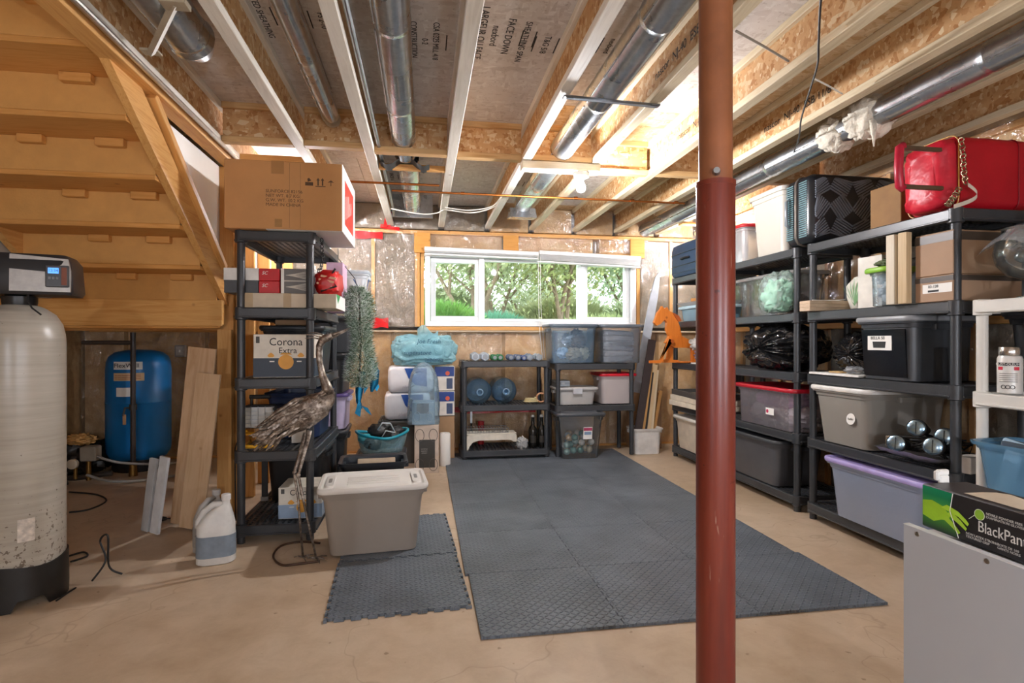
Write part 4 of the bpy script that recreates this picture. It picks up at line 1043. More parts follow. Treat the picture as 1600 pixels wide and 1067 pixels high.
m = MB(); m.tube([(.05, -.1, .16), (.02, -.11, .1), (.06, -.12, .05), (-.03, -.125, .02)], .007, 6); obj('dark_strap', m, M_INK, rbg)
pb = carton('pink_box', 'small pink and white box tucked behind the red candy bag', (-.60, 4.0, Z2), 0, .11, .2, .34, P('#dcb6cf', .5), tapes=False, flap=False)
# shelf back items on that tier
wb_ = tote('storage_bin', 'white plastic bin at the back of the upper tier of the tall left shelf', 'storage bin', (-.87, 4.06, Z2), 0, .36, .40, .26, P('#d4d6d8', .4), M_WHITE)
# chain strap hanging from top tier
ch = thing('hanging_strap', 'black chain strap dangling from the top tier of the tall left shelf', 'strap', (-.618, 3.52, 1.80))
pts = [(0, 0, 0), (.002, .0, -.06), (.012, -.02, -.12), (.0, -.03, -.17), (-.02, -.03, -.2)]
for i in range(len(pts) - 1):
    for k in range(3):
        a = Vector(pts[i]).lerp(Vector(pts[i + 1]), k / 3)
        m = MB(); M_ = Euler((0 if k % 2 else PI / 2, 0, .4 * i)).to_matrix()
        m.tube([a + M_ @ Vector((.009 * math.cos(q * PI / 4), .014 * math.sin(q * PI / 4), 0)) for q in range(9)], .0025, 5); obj('chain_link', m, M_INK, ch, smooth=180)

# tier .965 : beer case, black tote behind
M_CASEW = P('#ddd6c8', .55); M_CASEB = P('#37424f', .5, 0, .08, 8)
M_GOLD = P('#d99a35', .45)
def beer_case(label, loc, rotz, w, d, h, low, word='Corona', sub='Extra'):
    t_ = thing('beer_case', label, 'box', loc, rotz)
    m = MB(); m.b(-w / 2, w / 2, -d / 2, d / 2, 0, h, .003); obj('carton', m, M_CASEW, t_)
    m = MB(); m.b(-w / 2 - .0006, w / 2 + .0006, -d / 2 - .0006, d / 2 + .0006, .004, h * .45); obj('lower_band', m, low, t_)
    yf = -d / 2 - .0012
    text('lettering', word, h * .25, M_INK, t_, (.01, yf, h * .82), (PI / 2, 0, 0), sx=.95)
    if sub: text('lettering', sub, h * .19, M_INK, t_, (.02, yf, h * .62), (PI / 2, 0, 0))
    m = MB(); m.lathe([(h * .17, 0), (h * .17, .001), (h * .145, .0012), (h * .145, .0006), (0.001, .0006)], 28, (.01, yf + .0006, h * .36), Euler((PI / 2, 0, 0)).to_matrix(), True, False); obj('gold_medal', m, M_GOLD, t_)
    for s in (-1, 1):
        m = MB(); m.prism([(-.02, 0), (-.012, .012), (0, .02), (.012, .012), (.02, 0), (.01, -.008), (-.01, -.008)], .0008); obj('griffin_mark', m, M_GOLD, t_, (.01 + s * h * .33, yf, h * .5))
        decal('white_mark', t_, .01 + s * h * .3 - .015, .01 + s * h * .3 + .012, h * .36, h * .385, yf, M_PAPER)
    m = MB(); m.prism([(-.035, 0), (-.02, .012), (.02, .012), (.035, 0)], .0008); obj('ribbon_mark', m, M_GOLD, t_, (.01, yf, h * .53))
    decal('barcode', t_, -w / 2 + .015, -w / 2 + .035, h * .8, h * .95, yf, P('#4a4a48', .6))
    return t_
beer_case('white and navy beer case with gold medal on the middle tier of the tall shelf', (-.815, 3.56, .967), 0, .345, .26, .255, M_CASEB)
tb = tote('storage_bin', 'black storage tote with lid behind the beer case', 'storage bin', (-.84, 3.98, .967), 0, .40, .54, .30, P('#202124', .35), P('#2a2b2e', .35))
sc1 = carton('small_carton', 'small brown carton lying on the black tote behind the beer case', (-.86, 3.9, 1.287), 0, .2, .2, .035, M_CARD2, tapes=False, flap=False)
# tier .54 : flood lamp, bin, panel
fl_ = thing('work_light', 'halogen work light with wire guard and yellow stand on the tall left shelf', 'work light', (-.985, 3.56, .543))
M_YEL = P('#d9a021', .4)
for s in (-1, 1):
    m = MB(); m.tube([(s * .08, -.10, .01), (s * .08, .08, .01), (s * .08, .08, .06), (s * .08, -.0, .09)], .010, 10); obj('stand_tube', m, M_YEL, fl_, smooth=180)
m = MB(); m.tube([(-.08, -.09, .012), (.08, -.09, .012)], .01, 10); m.tube([(-.08, -.0, .075), (.09, -.0, .075)], .01, 10); obj('crossbar', m, M_YEL, fl_)
m = MB(); m.b(-.09, .09, -.03, .05, .11, .25, .012); obj('housing', m, P('#3a3a3c', .5), fl_)
m = MB(); m.b(-.082, .082, -.036, -.03, .12, .24); obj('lens', m, P('#c9cac6', .25, 0, .1, 30), fl_)
for k in range(6):
    m = MB(); m.tube([(-.09, -.045, .12 + k * .024), (.09, -.045, .12 + k * .024)], .002, 5); obj('guard_wire', m, M_STEEL, fl_)
for k in range(5):
    m = MB(); m.tube([(-.08 + k * .04, -.045, .115), (-.08 + k * .04, -.045, .245)], .002, 5); obj('guard_wire', m, M_STEEL, fl_)
m = MB(); m.tube([(-.06, 0, .3), (.06, 0, .3)], .013, 10); m.tube([(-.05, 0, .25), (-.05, 0, .3)], .008, 8); obj('handle', m, M_INK, fl_)
nb_ = tote('storage_bin', 'navy blue bin in shadow behind the work light', 'storage bin', (-.84, 4.02, .543), 0, .38, .52, .30, P('#1b2b4d', .4), None)
wp_ = carton('white_carton', 'plain white carton standing behind the metal heron', (-.765, 3.68, .543), math.radians(8), .12, .10, .27, P('#d9d6cf', .6), tapes=False, flap=False)
# bottom tier: second beer case, dark totes
beer_case('half hidden pale blue beer case on the bottom tier of the tall shelf', (-.735, 3.60, .113), 0, .25, .24, .19, P('#8ea3bb', .5), 'Corona', '')
tote('storage_bin', 'black tote at the back of the bottom tier of the tall left shelf', 'storage bin', (-.85, 4.06, .113), 0, .40, .46, .33, P('#17181a', .4), P('#222326', .4))
tb2 = thing('tie_down_strap', 'flat dark strap hanging behind the left posts of the tall shelf', 'strap', (-1.05, 3.9, .113))
m = MB(); m.b(-.02, .02, -.003, .003, 0, .34, .001); obj('webbing', m, M_INK, tb2)
m = MB(); m.b(-.025, .025, -.008, .008, .0, .03, .002); obj('buckle', m, M_STEEL, tb2)

# ------------------------------------------------------------------ metal heron
hy = 3.13
H_ = lambda px, py, dy=0: at_y(px, py, hy + dy)
hb = H_(485, 868); hr = Vector((hb.x, hy, 0))
heron = thing('heron_statue', 'tall metal heron sculpture standing between the shelf and the grey tote', 'statue', hr)
t = NT('brushed_bronze')
v = t.coord((1, 1, 1)); vs_ = t.coord((6, 6, 40)); a = t.noise(vs_, 4, 4, .6); b_ = t.noise(v, 25, 4, .7)
col = t.ramp(b_, [(.32, '#3c322c'), (.5, '#877b70'), (.7, '#d8d0c6')])
M_HER = t.done(t.bsdf(col, .36, .75, t.bump(a, .5, .006), .5))
def hp(px, py, dy=0): return H_(px, py, dy) - hr
# body: loft of ellipses from tail to chest
spine = [(402, 688, .012), (420, 678, .035), (440, 664, .058), (462, 652, .072), (482, 641, .074), (500, 631, .062), (511, 620, .042), (514, 610, .03)]
rings = []
for i, (px, py, r) in enumerate(spine):
    c = hp(px, py); a_ = hp(*spine[min(i + 1, len(spine) - 1)][:2]) - hp(*spine[max(i - 1, 0)][:2]); a_.normalize()
    n1 = Vector((-a_.z, 0, a_.x)); rings.append([c + n1 * r * 1.15 * math.cos(2 * PI * k / 20) + Vector((0, 1, 0)) * r * .8 * math.sin(2 * PI * k / 20) for k in range(20)])
m = MB(); m.loft(rings); body = obj('body', m, M_HER, heron, smooth=60)
# neck and head as one tapering tube
nk = [(514, 616, .032), (510, 602, .026), (504, 586, .019), (500, 568, .0155), (498, 552, .016), (499, 540, .018), (504, 531, .022), (511, 527, .021), (519, 524, .014)]
m = MB(); m.tube([hp(p[0], p[1]) for p in nk], [p[2] for p in nk], 14); neck = obj('neck', m, M_HER, heron, smooth=180)
m = MB(); m.tube([hp(516, 524), hp(530, 519), hp(549, 511)], [.012, .008, .001], 8); m.tube([hp(512, 531), hp(526, 524), hp(546, 514)], [.009, .006, .001], 8); obj('beak', m, M_HER, heron, smooth=60)
for k, (a0, a1) in enumerate((((505, 527), (470, 522)), ((503, 530), (476, 528)), ((508, 524), (482, 519)))):
    m = MB(); m.tube([hp(*a0), hp((a0[0] + a1[0]) / 2, (a0[1] + a1[1]) / 2 - 2), hp(*a1)], [.006, .004, .001], 6); obj('crest_feather', m, M_HER, heron, smooth=180)
# feathers: thin curved blades over the body, tail and wing
rd = random.Random(4)
def feather(p, d, L, w, nrm, curl=.02):
    p, d, nrm = Vector(p), Vector(d).normalized(), Vector(nrm).normalized(); s_ = d.cross(nrm).normalized()
    def fn(a, b):
        ww = w * math.sin(PI * min(.97, a * .9 + .12)) ** .6
        return p + d * L * a + s_ * (b - .5) * ww + nrm * (.003 + curl * a * a - .006 * abs(b - .5) * 2)
    m = MB(); m.grid(6, 3, fn); return obj('feather', m, M_HER, heron, smooth=60, recalc=False)
for i in range(62):
    q = rd.uniform(.1, .92); f = q * (len(spine) - 1); k = int(f); fr = f - k
    px = spine[k][0] * (1 - fr) + spine[min(k + 1, 7)][0] * fr; py = spine[k][1] * (1 - fr) + spine[min(k + 1, 7)][1] * fr; r = spine[k][2] * (1 - fr) + spine[min(k + 1, 7)][2] * fr
    an = rd.uniform(.25, PI - .25) ; up = math.cos(an)
    c = hp(px, py); off = Vector((0, -math.sin(an) * r * .82, 0)) + Vector((-.45, 0, 1)).normalized() * up * r * 1.1
    feather(c + off, Vector((-.9, rd.uniform(-.1, .1), -.48 + rd.uniform(-.25, .15))), rd.uniform(.06, .105), rd.uniform(.016, .028), off, .006)
for (a0, a1, w) in (((466, 624), (402, 667), .03), ((468, 630), (408, 663), .026), ((458, 634), (404, 672), .022), ((440, 668), (396, 703), .024), ((436, 674), (405, 702), .02), ((432, 680), (415, 704), .02), ((440, 680), (425, 703), .02)):
    p0 = hp(*a0, dy=-.05); p1 = hp(*a1, dy=-.03); feather(p0, p1 - p0, (p1 - p0).length, w, (0, -1, .2), .0)
m = MB(); m.tube([hp(478, 622, -.02), hp(463, 624, -.045), hp(430, 645, -.05), hp(401, 667, -.04)], [.006, .013, .01, .003], 8); obj('wing_edge', m, M_HER, heron, smooth=180)
for (pts_) in (((478, 676, 0), (460, 738, 0), (466, 780, 0), (473, 838, 0)), ((484, 672, -.03), (466, 742, -.03), (478, 800, -.03), (494, 872, -.03))):
    P_ = [hp(a, b, c) for a, b, c in pts_]; P_[-1].z = .012
    m = MB(); m.tube(P_, [.014, .0085, .006, .006], 10); leg = obj('leg', m, M_HER, heron, smooth=180)
    m = MB(); m.add(*(lambda bb: (bb.v, bb.f))(blob(.012, .011, .012, .1, 2, 12, 8))); obj('knee', m, M_HER, leg, P_[1], smooth=180)
    for dx, dy in ((.06, -.02), (.03, -.06), (-.05, .02), (.05, .04)):
        m = MB(); m.tube([P_[-1], P_[-1] + Vector((dx * .5, dy * .5, .002)), P_[-1] + Vector((dx, dy, -.007))], [.005, .004, .002], 6); obj('toe', m, M_HER, leg, smooth=180)
cable('wire_loop', 'rusty wire looped on the concrete round the heron feet', [at_z(500, 876, .006), at_z(470, 880, .006), at_z(440, 882, .006), at_z(427, 868, .006), at_z(440, 852, .006), at_z(470, 846, .006), at_z(500, 848, .006)], .006, P('#4a3324', .5, .3))

# ------------------------------------------------------------------ artificial garland
gl = thing('garland', 'frosted artificial pine garland hanging from the tall left shelf', 'garland', (-.445, 3.97, .86))
M_PINE = P('#5d7a5a', .7, 0, .3, 30); M_PINEF = P('#d5e2d8', .7, 0, .2, 30)
for kind, mt, nn_ in (('needles', M_PINE, 5200), ('frosted_needles', M_PINEF, 5600)):
    m = MB(); rd = random.Random(9 if kind == 'needles' else 10)
    for i in range(nn_):
        z = rd.random() * .70; a = rd.uniform(0, 2 * PI); rr_ = (.085 + .022 * math.sin(z * 14)) * math.sqrt(rd.random()) * (1 if .04 < z < .66 else .6)
        p = Vector((rr_ * math.cos(a) + .02 * math.sin(z * 6), rr_ * math.sin(a), z)); d = Vector((math.cos(a) * .8, math.sin(a) * .8, rd.uniform(-.4, .9))).normalized()
        s_ = d.cross(Vector((rd.random(), rd.random(), rd.random()))).normalized() * .0022; L = rd.uniform(.02, .04)
        o_ = len(m.v); m.v += [tuple(p - s_), tuple(p + s_), tuple(p + d * L)]; m.f.append((o_, o_ + 1, o_ + 2))
    stuff(obj(kind, m, mt, gl, smooth=0, recalc=False))
m = MB(); m.tube([(0, 0, .02), (.01, 0, .3), (.0, 0, .68)], .008, 6); obj('stem', m, P('#3f3226', .8), gl)
m = MB(); m.tube([(.0, 0, .66), (-.03, .0, .76), (-.11, .02, .86), (-.145, .02, .9), (-.145, .02, .97)], .003, 5); obj('hanging_wire', m, M_INK, gl)

# ------------------------------------------------------------------ grey tote on the mat
gt = tote('storage_tote', 'grey tote with ribbed white lid standing on the toothed foam mat', 'storage bin', (-.285, 3.27, .0135), math.radians(5), .585, .40, .36, P('#93897f', .42, 0, .04, 4), P('#dcd8d1', .4, 0, .03, 6), .84, None, .045, 'ribs')

# ------------------------------------------------------------------ bins stacked beyond the tall left shelf
tote('storage_tote', 'black tote with flared lid at the foot of the stack behind the tall shelf', 'storage bin', (-.82, 4.72, 0), math.radians(3), .42, .46, .46, P('#26282b', .35), P('#34373b', .35))
tote('storage_tote', 'lavender translucent bin on the black tote behind the heron', 'storage bin', (-.80, 4.74, .48), math.radians(1), .40, .44, .27, P('#b9afcb', .35), P('#5e4b86', .4), .94)
tote('storage_tote', 'black lidded tote above the lavender bin in the stack', 'storage bin', (-.80, 4.72, .77), math.radians(-2), .40, .46, .30, P('#1f2023', .35), P('#2b2d30', .35), .9)
tote('storage_tote', 'dark bin near the top of the stack beyond the garland', 'storage bin', (-.72, 4.76, 1.09), 0, .36, .42, .28, P('#3a3c40', .35), P('#45474b', .35), .92)
bk = tote('white_bucket', 'white square bucket on top of the stack beyond the garland', 'bucket', (-.57, 4.80, 1.392), 0, .24, .26, .36, P('#d5d9dc', .4), P('#bcc6cf', .4), .84)
m = MB(); m.tube([(-.0, -.135, .3), (.06, -.14, .2), (.1, -.13, .19), (.12, -.1, .3)], .005, 6); obj('bail_handle', m, P('#3c5a86', .4), bk)
# black open tub with carton scrap
ob_ = tote('open_tub', 'black open tub with a torn carton inside behind the grey tote', 'storage bin', (-.36, 4.12, 0), math.radians(4), .48, .34, .33, P('#2a2f35', .35), None, .86)
cs = carton('carton_scrap', 'torn tan carton piece lying inside the black open tub', (-.34, 4.12, .2), math.radians(4), .27, .02, .12, P('#b8a48b', .7), tapes=False, flap=False)
cs.rotation_euler = (math.radians(-35), 0, math.radians(4)); cs.location.z = .215
text('lettering', 'HERBAL', .028, M_INK, cs, (0, -.0112, .07), (PI / 2, 0, 0))
# gear bag
gs = tote('storage_tote', 'low charcoal bin carrying the open teal swim bag', 'storage bin', (-.35, 4.72, 0), 0, .40, .44, .24, P('#2b2d31', .4), P('#34363b', .4), .9)
sb_ = thing('swim_bag', 'clear swim bag with teal rim full of masks and snorkel gear', 'bag', (-.35, 4.70, .261))
def bowl(rx, ry, h, wall, M=None, n=36, seed=1, amp=.05):
    m = MB(); rings = []
    for q in (0, .05, .3, .7, 1.0):
        k = .75 + .25 * q ** .6
        rings.append([Vector((rx * k * math.cos(2 * PI * j / n) * (1 + amp * math.sin(3 * j * 2 * PI / n + seed)), ry * k * math.sin(2 * PI * j / n) * (1 + amp * math.cos(5 * j * 2 * PI / n)), h * q * (1 + .12 * math.sin(2 * 2 * PI * j / n + seed)))) for j in range(n)])
    m.loft(rings, True, False); return m, rings[-1]
m, rim = bowl(.21, .19, .16, .003); obj('clear_side', m, CLEAR('#d8f2f6', .35, .1, '#9cc7d2', .6, 9), sb_, smooth=60)
m = MB(); m.tube(rim + [rim[0]], .012, 8); obj('teal_rim', m, P('#1a93a8', .4), sb_, smooth=180)
for k, (x_, y_, z_, r_, c_) in enumerate(((-.03, .02, .17, .085, '#232220'), (.08, -.04, .13, .075, '#1c1b1b'), (-.13, -.04, .12, .055, '#3fa9b3'), (-.06, -.1, .09, .07, '#3d3a34'), (.12, .06, .16, .06, '#27282b'), (.02, .1, .2, .06, '#2d2c2a'))):
    obj('swim_gear', blob(r_, r_ * .8, r_ * .75, .35, 30 + k, 26, 16, 2.6, None, True), P(c_, .5), sb_, (x_, y_, z_), smooth=60)
m = MB(); m.tube([(-.02, -.12, .2), (.02, -.13, .26), (.08, -.1, .25), (.12, -.08, .17)], .006, 6); m.tube([(.0, -.14, .12), (.05, -.16, .2), (.12, -.14, .18)], .005, 6); obj('goggle_strap', m, P('#b9c3c8', .4), sb_, smooth=180)
# cartons and packs against the back wall
ct = tote('storage_tote', 'grey tote under the tissue packs by the back wall', 'storage bin', (-.18, 5.62, 0), 0, .50, .46, .40, P('#55534f', .5), P('#4a4845', .5), .92)
def tissue(label, loc, w, d, h, sd):
    t_ = thing('tissue_pack', label, 'tissue pack', loc, math.radians(sd))
    m = MB(); m.loft([rrect(w * a_, d * a_ , .04, 5, h * q_) for q_, a_ in ((0, .86), (.04, .95), (.15, .995), (.5, 1.01), (.85, .995), (.96, .95), (1, .86))]); obj('wrapper', m, P('#e3dfe0', .3, 0, .05, 10, .5, 9), t_, smooth=60)
    m = MB(); m.prism([(-.02, h * .44), (w * .44, h * .44), (w * .44, -h * .28), (w * .2, -h * .22), (.02, h * .05)], .004); obj('blue_panel', m, P('#1c4fa0', .35), t_, (-w * .1, -d / 2 - .006, h * .5))
    m = MB(); m.lathe([(.02, 0), (.02, .002)], 16, (0, 0, 0), Euler((PI / 2, 0, 0)).to_matrix()); obj('crest_mark', m, P('#c9d3e6', .4), t_, (w * .06, -d / 2 - .009, h * .75))
    text('lettering', 'plush', h * .16, P('#b9b6bc', .5), t_, (-w * .1, -d / 2 - .008, h * .22), (PI / 2, 0, 0), shear=.3)
    return t_
tissue('lower blue and white tissue pack resting on the grey tote by the back wall', (-.16, 5.62, .419), .44, .36, .26, 2)
tissue('upper blue and white tissue pack under the turquoise shopping bag', (-.13, 5.62, .685), .44, .36, .25, 3)
sp2 = thing('snack_carton', 'navy and white packaged carton beside the tissue packs', 'box', (.205, 5.66, .013))
m = MB(); m.b(-.1, .1, -.12, .12, 0, .42, .003); obj('plain_base', m, M_CARD2, sp2)
for k in range(2):
    m = MB(); m.b(-.1, .1, -.13, .13, .425 + .25 * k, .67 + .25 * k, .006); cx_ = obj('pack', m, P('#ded6cb', .4), sp2)
    m = MB(); m.b(-.095, .095, -.133, -.13, .57 + .25 * k, .665 + .25 * k); obj('navy_print', m, P('#1a3a80', .4), cx_)
    m = MB(); m.b(.02, .08, -.133, -.13, .445 + .25 * k, .55 + .25 * k); obj('photo_print', m, P('#3b4a6a', .4), cx_)
    m = MB(); m.lathe([(.022, 0), (.022, .001)], 14, (.03, -.134, .60 + .25 * k), Euler((PI / 2, 0, 0)).to_matrix()); obj('red_dot', m, P('#d4573a', .4), cx_)
# turquoise shopping bag
tq = thing('shopping_bag', 'crumpled turquoise plastic shopping bag on top of the tissue packs', 'bag', (.0, 5.60, .94))
M_TURQ = CLEAR('#d5f3f7', .55, .12, '#a3deec', 1.0, 12)
obj('bag', blob(.32, .19, .16, .18, 41, 90, 56, 2.0, .9, True, .6), M_TURQ, tq, (0, 0, .15), smooth=60)
obj('bag_contents', blob(.24, .14, .10, .3, 42, 30, 20, 2.5, .9), P('#c4dde2', .6), tq, (.02, .01, .12), smooth=60)
for k, (x_, z_, s_) in enumerate(((.05, .24, 'Joe Fresh'), (-.06, .13, 'superstore'), (.1, .06, 'loblaws'))): text('lettering', s_, .06, P('#144a66', .5), tq, (x_, -.215, z_), (PI / 2, 0, .1), shear=.2)
m = MB(); m.grid(14, 8, lambda a, b: Vector((-.06 + .2 * a, -.16 - .05 * math.sin(a * 5) * b, .1 + .26 * b + .04 * math.sin(6 * a)))); obj('handle_loop', m, M_TURQ, tq, smooth=180, recalc=False)
# appliance carton with clear bag above
ac_ = carton('appliance_carton', 'tall beige carton printed with a dark appliance standing on the floor', (.03, 5.12, 0), math.radians(-2), .215, .26, .43, P('#c9b7a6', .6), tapes=False, flap=False)
decal('dark_print', ac_, -.065, .075, .05, .3, -.1302, P('#3a3834', .45))
for s in (-1, 1):
    for z_ in (.34, .075):
        m = MB(); pts = [(s * .06 + .038 * math.cos(q * PI / 10), -.1312, z_ + .055 * math.sin(q * PI / 10)) for q in range(21)]; m.tube([(p_[0], p_[1], p_[2]) for p_ in pts], .0022, 4); obj('outline_print', m, P('#5a5650', .6), ac_)
text('lettering', 'wireless\nspeaker\nsystem', .018, P('#a09c94', .6), ac_, (-.02, -.1315, .2), (PI / 2, 0, 0))
ac2 = carton('appliance_carton', 'second beige carton wrapped in the clear bag on the taller carton', (.0, 5.12, .432), math.radians(-2), .2, .2, .2, P('#9fb2bf', .5), tapes=False, flap=False)
decal('dark_print', ac2, -.06, .05, .1, .19, -.1002, P('#2c3238', .45))
for s in (-1, 1):
    m = MB(); pts = [(s * .055 + .03 * math.cos(q * PI / 10), -.1012, .07 + .045 * math.sin(q * PI / 10)) for q in range(21)]; m.tube(pts, .003, 4); obj('outline_print', m, P('#d5dde2', .6), ac2)
cbg = thing('clear_bag', 'clear pale blue plastic bag draped tall over the wrapped carton', 'bag', (.0, 5.12, .434))
def bagfn(a, b):
    th = a * 2 * PI; q = b; k = (1 - .12 * q) if q < .55 else max(.0, 1 - ((q - .5) / .5) ** 2.2) ** .5 * .94
    cr = 1 + .10 * abs(NZ.noise(Vector((math.cos(th) * 2.5, math.sin(th) * 2.5, q * 5)))) - .04
    return Vector((.15 * k * cr * math.copysign(abs(math.cos(th)) ** .7, math.cos(th)), .14 * k * cr * math.copysign(abs(math.sin(th)) ** .7, math.sin(th)), q * .56))
m = MB(); m.grid(56, 30, bagfn, True); obj('film', m, CLEAR('#dcecf5', .28, .1, '#b9d3e2', 1.0, 10), cbg, smooth=50, recalc=False)
wj = thing('roll', 'white roll standing behind the appliance carton on the floor', 'paper roll', (.2, 5.28, 0))
m = MB(); m.lathe([(.05, 0), (.052, .01), (.052, .3), (.045, .31), (.02, .31), (.02, .28)], 24); obj('paper', m, M_PAPER, wj)
# blue foil dolphin balloons
db = thing('foil_balloon', 'blue foil dolphin balloons drooping from the stack beside the garland', 'balloon', (-.44, 4.52, .60))
M_FOIL = METAL('#39a3d8', .25)
def fish(pts, w, name, y):
    rings = []
    P_ = [Vector((x, y, z)) for x, z in pts]
    for i, p in enumerate(P_):
        t_ = (P_[min(i + 1, len(P_) - 1)] - P_[max(i - 1, 0)]).normalized(); n1 = Vector((-t_.z, 0, t_.x))
        rings.append([p + n1 * w[i] * math.cos(2 * PI * k / 14) + Vector((0, 1, 0)) * w[i] * .5 * math.sin(2 * PI * k / 14) for k in range(14)])
    m = MB(); m.loft(rings); return obj(name, m, M_FOIL, db, smooth=60)
f1 = fish([(-.02, .50), (.02, .42), (.05, .34), (.05, .25), (.03, .18)], [.008, .03, .042, .035, .01], 'dolphin', -.02)
f2 = fish([(-.04, .34), (-.06, .26), (-.07, .18), (-.075, .1), (-.055, .04)], [.03, .036, .03, .02, .012], 'dolphin', .02)
m = MB(); m.prism([(-.075, .1), (-.1, .01), (-.06, -.02), (-.05, .06)], .012); m.prism([(-.05, .07), (-.01, .02), (.03, -.01), (.0, .05)], .012); obj('tail_fin', m, M_FOIL, db)
m = MB(); m.prism([(.05, .3), (.09, .22), (.07, .18), (.03, .24)], .01); m.prism([(-.03, .27), (.0, .21), (-.03, .16)], .01); obj('fin', m, M_FOIL, db)
m = MB(); m.tube([(-.02, 0, .5), (-.03, .05, .66), (-.03, .12, .9), (-.02, .147, 1.1)], .003, 5); obj('ribbon', m, M_PAPER, db)
m = MB(); m.prism([(-.05, .5), (0, .49), (.02, .53), (.01, .56), (-.04, .56)], .03); obj('white_knot', m, M_PAPER, db)
# ================================================================== BACK WALL SHELVES
def bxx(px, y): return at_y(px, 533, y).x
shelf_unit('low three tier black shelf with dumbbells and water bottles by the back wall', .365, 1.262, 5.42, 5.86, (.0875, .5375, .9725), M_BLACK).location.z = .0128
shelf_unit('low two tier black shelf carrying the two clear bins under the window', 1.31, 2.16, 5.40, 5.84, (.5175, .9425), M_BLACK).location.z = .0128
# dumbbells on the low shelf
def dumbbell(label, x, y, z, r, L, mat, n=6, along='y'):
    t_ = thing('dumbbell', label, 'dumbbell', (x, y, z + r * (math.cos(PI / n) if n == 6 else 1)), 0, 'dumbbells on the low black shelf')
    for s in (-1, 1):
        m = MB(); a0 = PI / 6 if n == 6 else 0; c = []
        ring = lambda q, k: [Vector((r * k * math.cos(a0 + 2 * PI * i / n), q, r * k * math.sin(a0 + 2 * PI * i / n))) for i in range(n)]
        a, b = s * L * .22, s * L * .5
        m.loft([ring(a, .8), ring(a + (b - a) * .15, 1), ring(b - (b - a) * .15, 1), ring(b, .8)]); obj('head', m, mat, t_, smooth=30)
        m = MB(); m.lathe([(r * .55, 0), (r * .5, .002)], 16, (0, b, 0), Euler((s * -PI / 2, 0, 0)).to_matrix()); obj('end_disc', m, P('#8f9498', .4), t_)
    m = MB(); m.cyl((0, -L * .25, 0), (0, L * .25, 0), r * .36, None, 12); obj('grip', m, M_STEEL, t_)
    return t_
M_HEX = P('#a9b2ba', .35, .3); M_HEXB = P('#56657e', .4)
for px, mt, r, n, lb in ((742, M_HEX, .052, 6, 'large silver grey hexagonal dumbbell at the end of the row'), (757, M_HEX, .052, 6, 'second silver grey hexagonal dumbbell, next to the green ones'),
        (772, P('#1f6b3d', .4), .035, 16, 'small green dumbbell beside the silver hexagonal pair'), (780.5, P('#1f6b3d', .4), .036, 16, 'small green dumbbell on the blue dumbbells side'),
        (797, M_HEXB, .035, 16, 'small navy dumbbell beside the green pair'), (808, M_HEXB, .035, 16, 'small navy dumbbell in the middle of the navy trio'), (817, P('#3c4f80', .4), .03, 16, 'smallest navy dumbbell nearest the grey hexagonal pair'),
        (826, P('#7b8591', .4), .042, 6, 'medium grey hexagonal dumbbell beside the navy trio'), (840, P('#8d979f', .4), .042, 6, 'medium grey hexagonal dumbbell near the clear bins')):
    dumbbell(lb, bxx(px, 5.55), 5.58, .986, r * .92, .2, mt, n)
# water cooler bottles lying on the middle tier
M_BOTTLE = CLEAR('#cde5f7', .10, .05, '#93c4ee', 0, 5, 1.3)
def cooler_bottle(label, x, y, z, r=.128, L=.4):
    t_ = thing('water_bottle', label, 'bottle', (x, y, z + r), 0, 'cooler bottles on the low black shelf')
    Mx = Euler((PI / 2, 0, 0)).to_matrix()
    prof = [(0.001, -L * .5), (r * .85, -L * .5), (r, -L * .47)]
    for k in range(3):
        z0 = -L * .42 + k * .085; prof += [(r, z0), (r * .965, z0 + .012), (r * .965, z0 + .022), (r, z0 + .034)]
    prof += [(r, L * .22), (r * .93, L * .30), (r * .72, L * .38), (r * .42, L * .44), (r * .24, L * .47), (r * .22, L * .5)]
    m = MB(); m.lathe(prof, 40, (0, 0, 0), Mx, True, False); obj('shell', m, M_BOTTLE, t_, smooth=50)
    m = MB(); m.lathe([(r * .26, 0), (r * .28, .01), (r * .28, .03), (r * .2, .034), (r * .16, .03), (r * .16, .0)], 24, (0, -L * .47, 0), Mx); obj('neck_ring', m, CLEAR('#cfe6f5', .4, .08, '#9fc0da'), t_)
    return t_
cooler_bottle('blue water cooler bottle lying at the outer end of the middle tier', bxx(749, 5.46), 5.62, .552)
cooler_bottle('blue water cooler bottle lying beside the coiled rope', bxx(790, 5.46), 5.64, .552)
# rope and wooden beads
rp_ = thing('skipping_rope', 'coiled cream rope with wooden rings at the end of the middle tier', 'rope', (bxx(835, 5.5), 5.52, .552))
pts = [(.08 * math.cos(q * .5) * (1 - q * .01) - .03, .06 * math.sin(q * .5), .008 + .0012 * q) for q in range(40)]
m = MB(); m.tube(pts, .008, 6); obj('rope', m, P('#c9b98a', .8), rp_, smooth=180)
for q in range(2):
    m = MB(); m.tube([(.07 + .045 * math.cos(a * PI / 10), -.02 + .02 * q, .055 + .045 * math.sin(a * PI / 10)) for a in range(21)], .007, 8); obj('wooden_ring', m, P('#c58f68', .5), rp_, smooth=180)
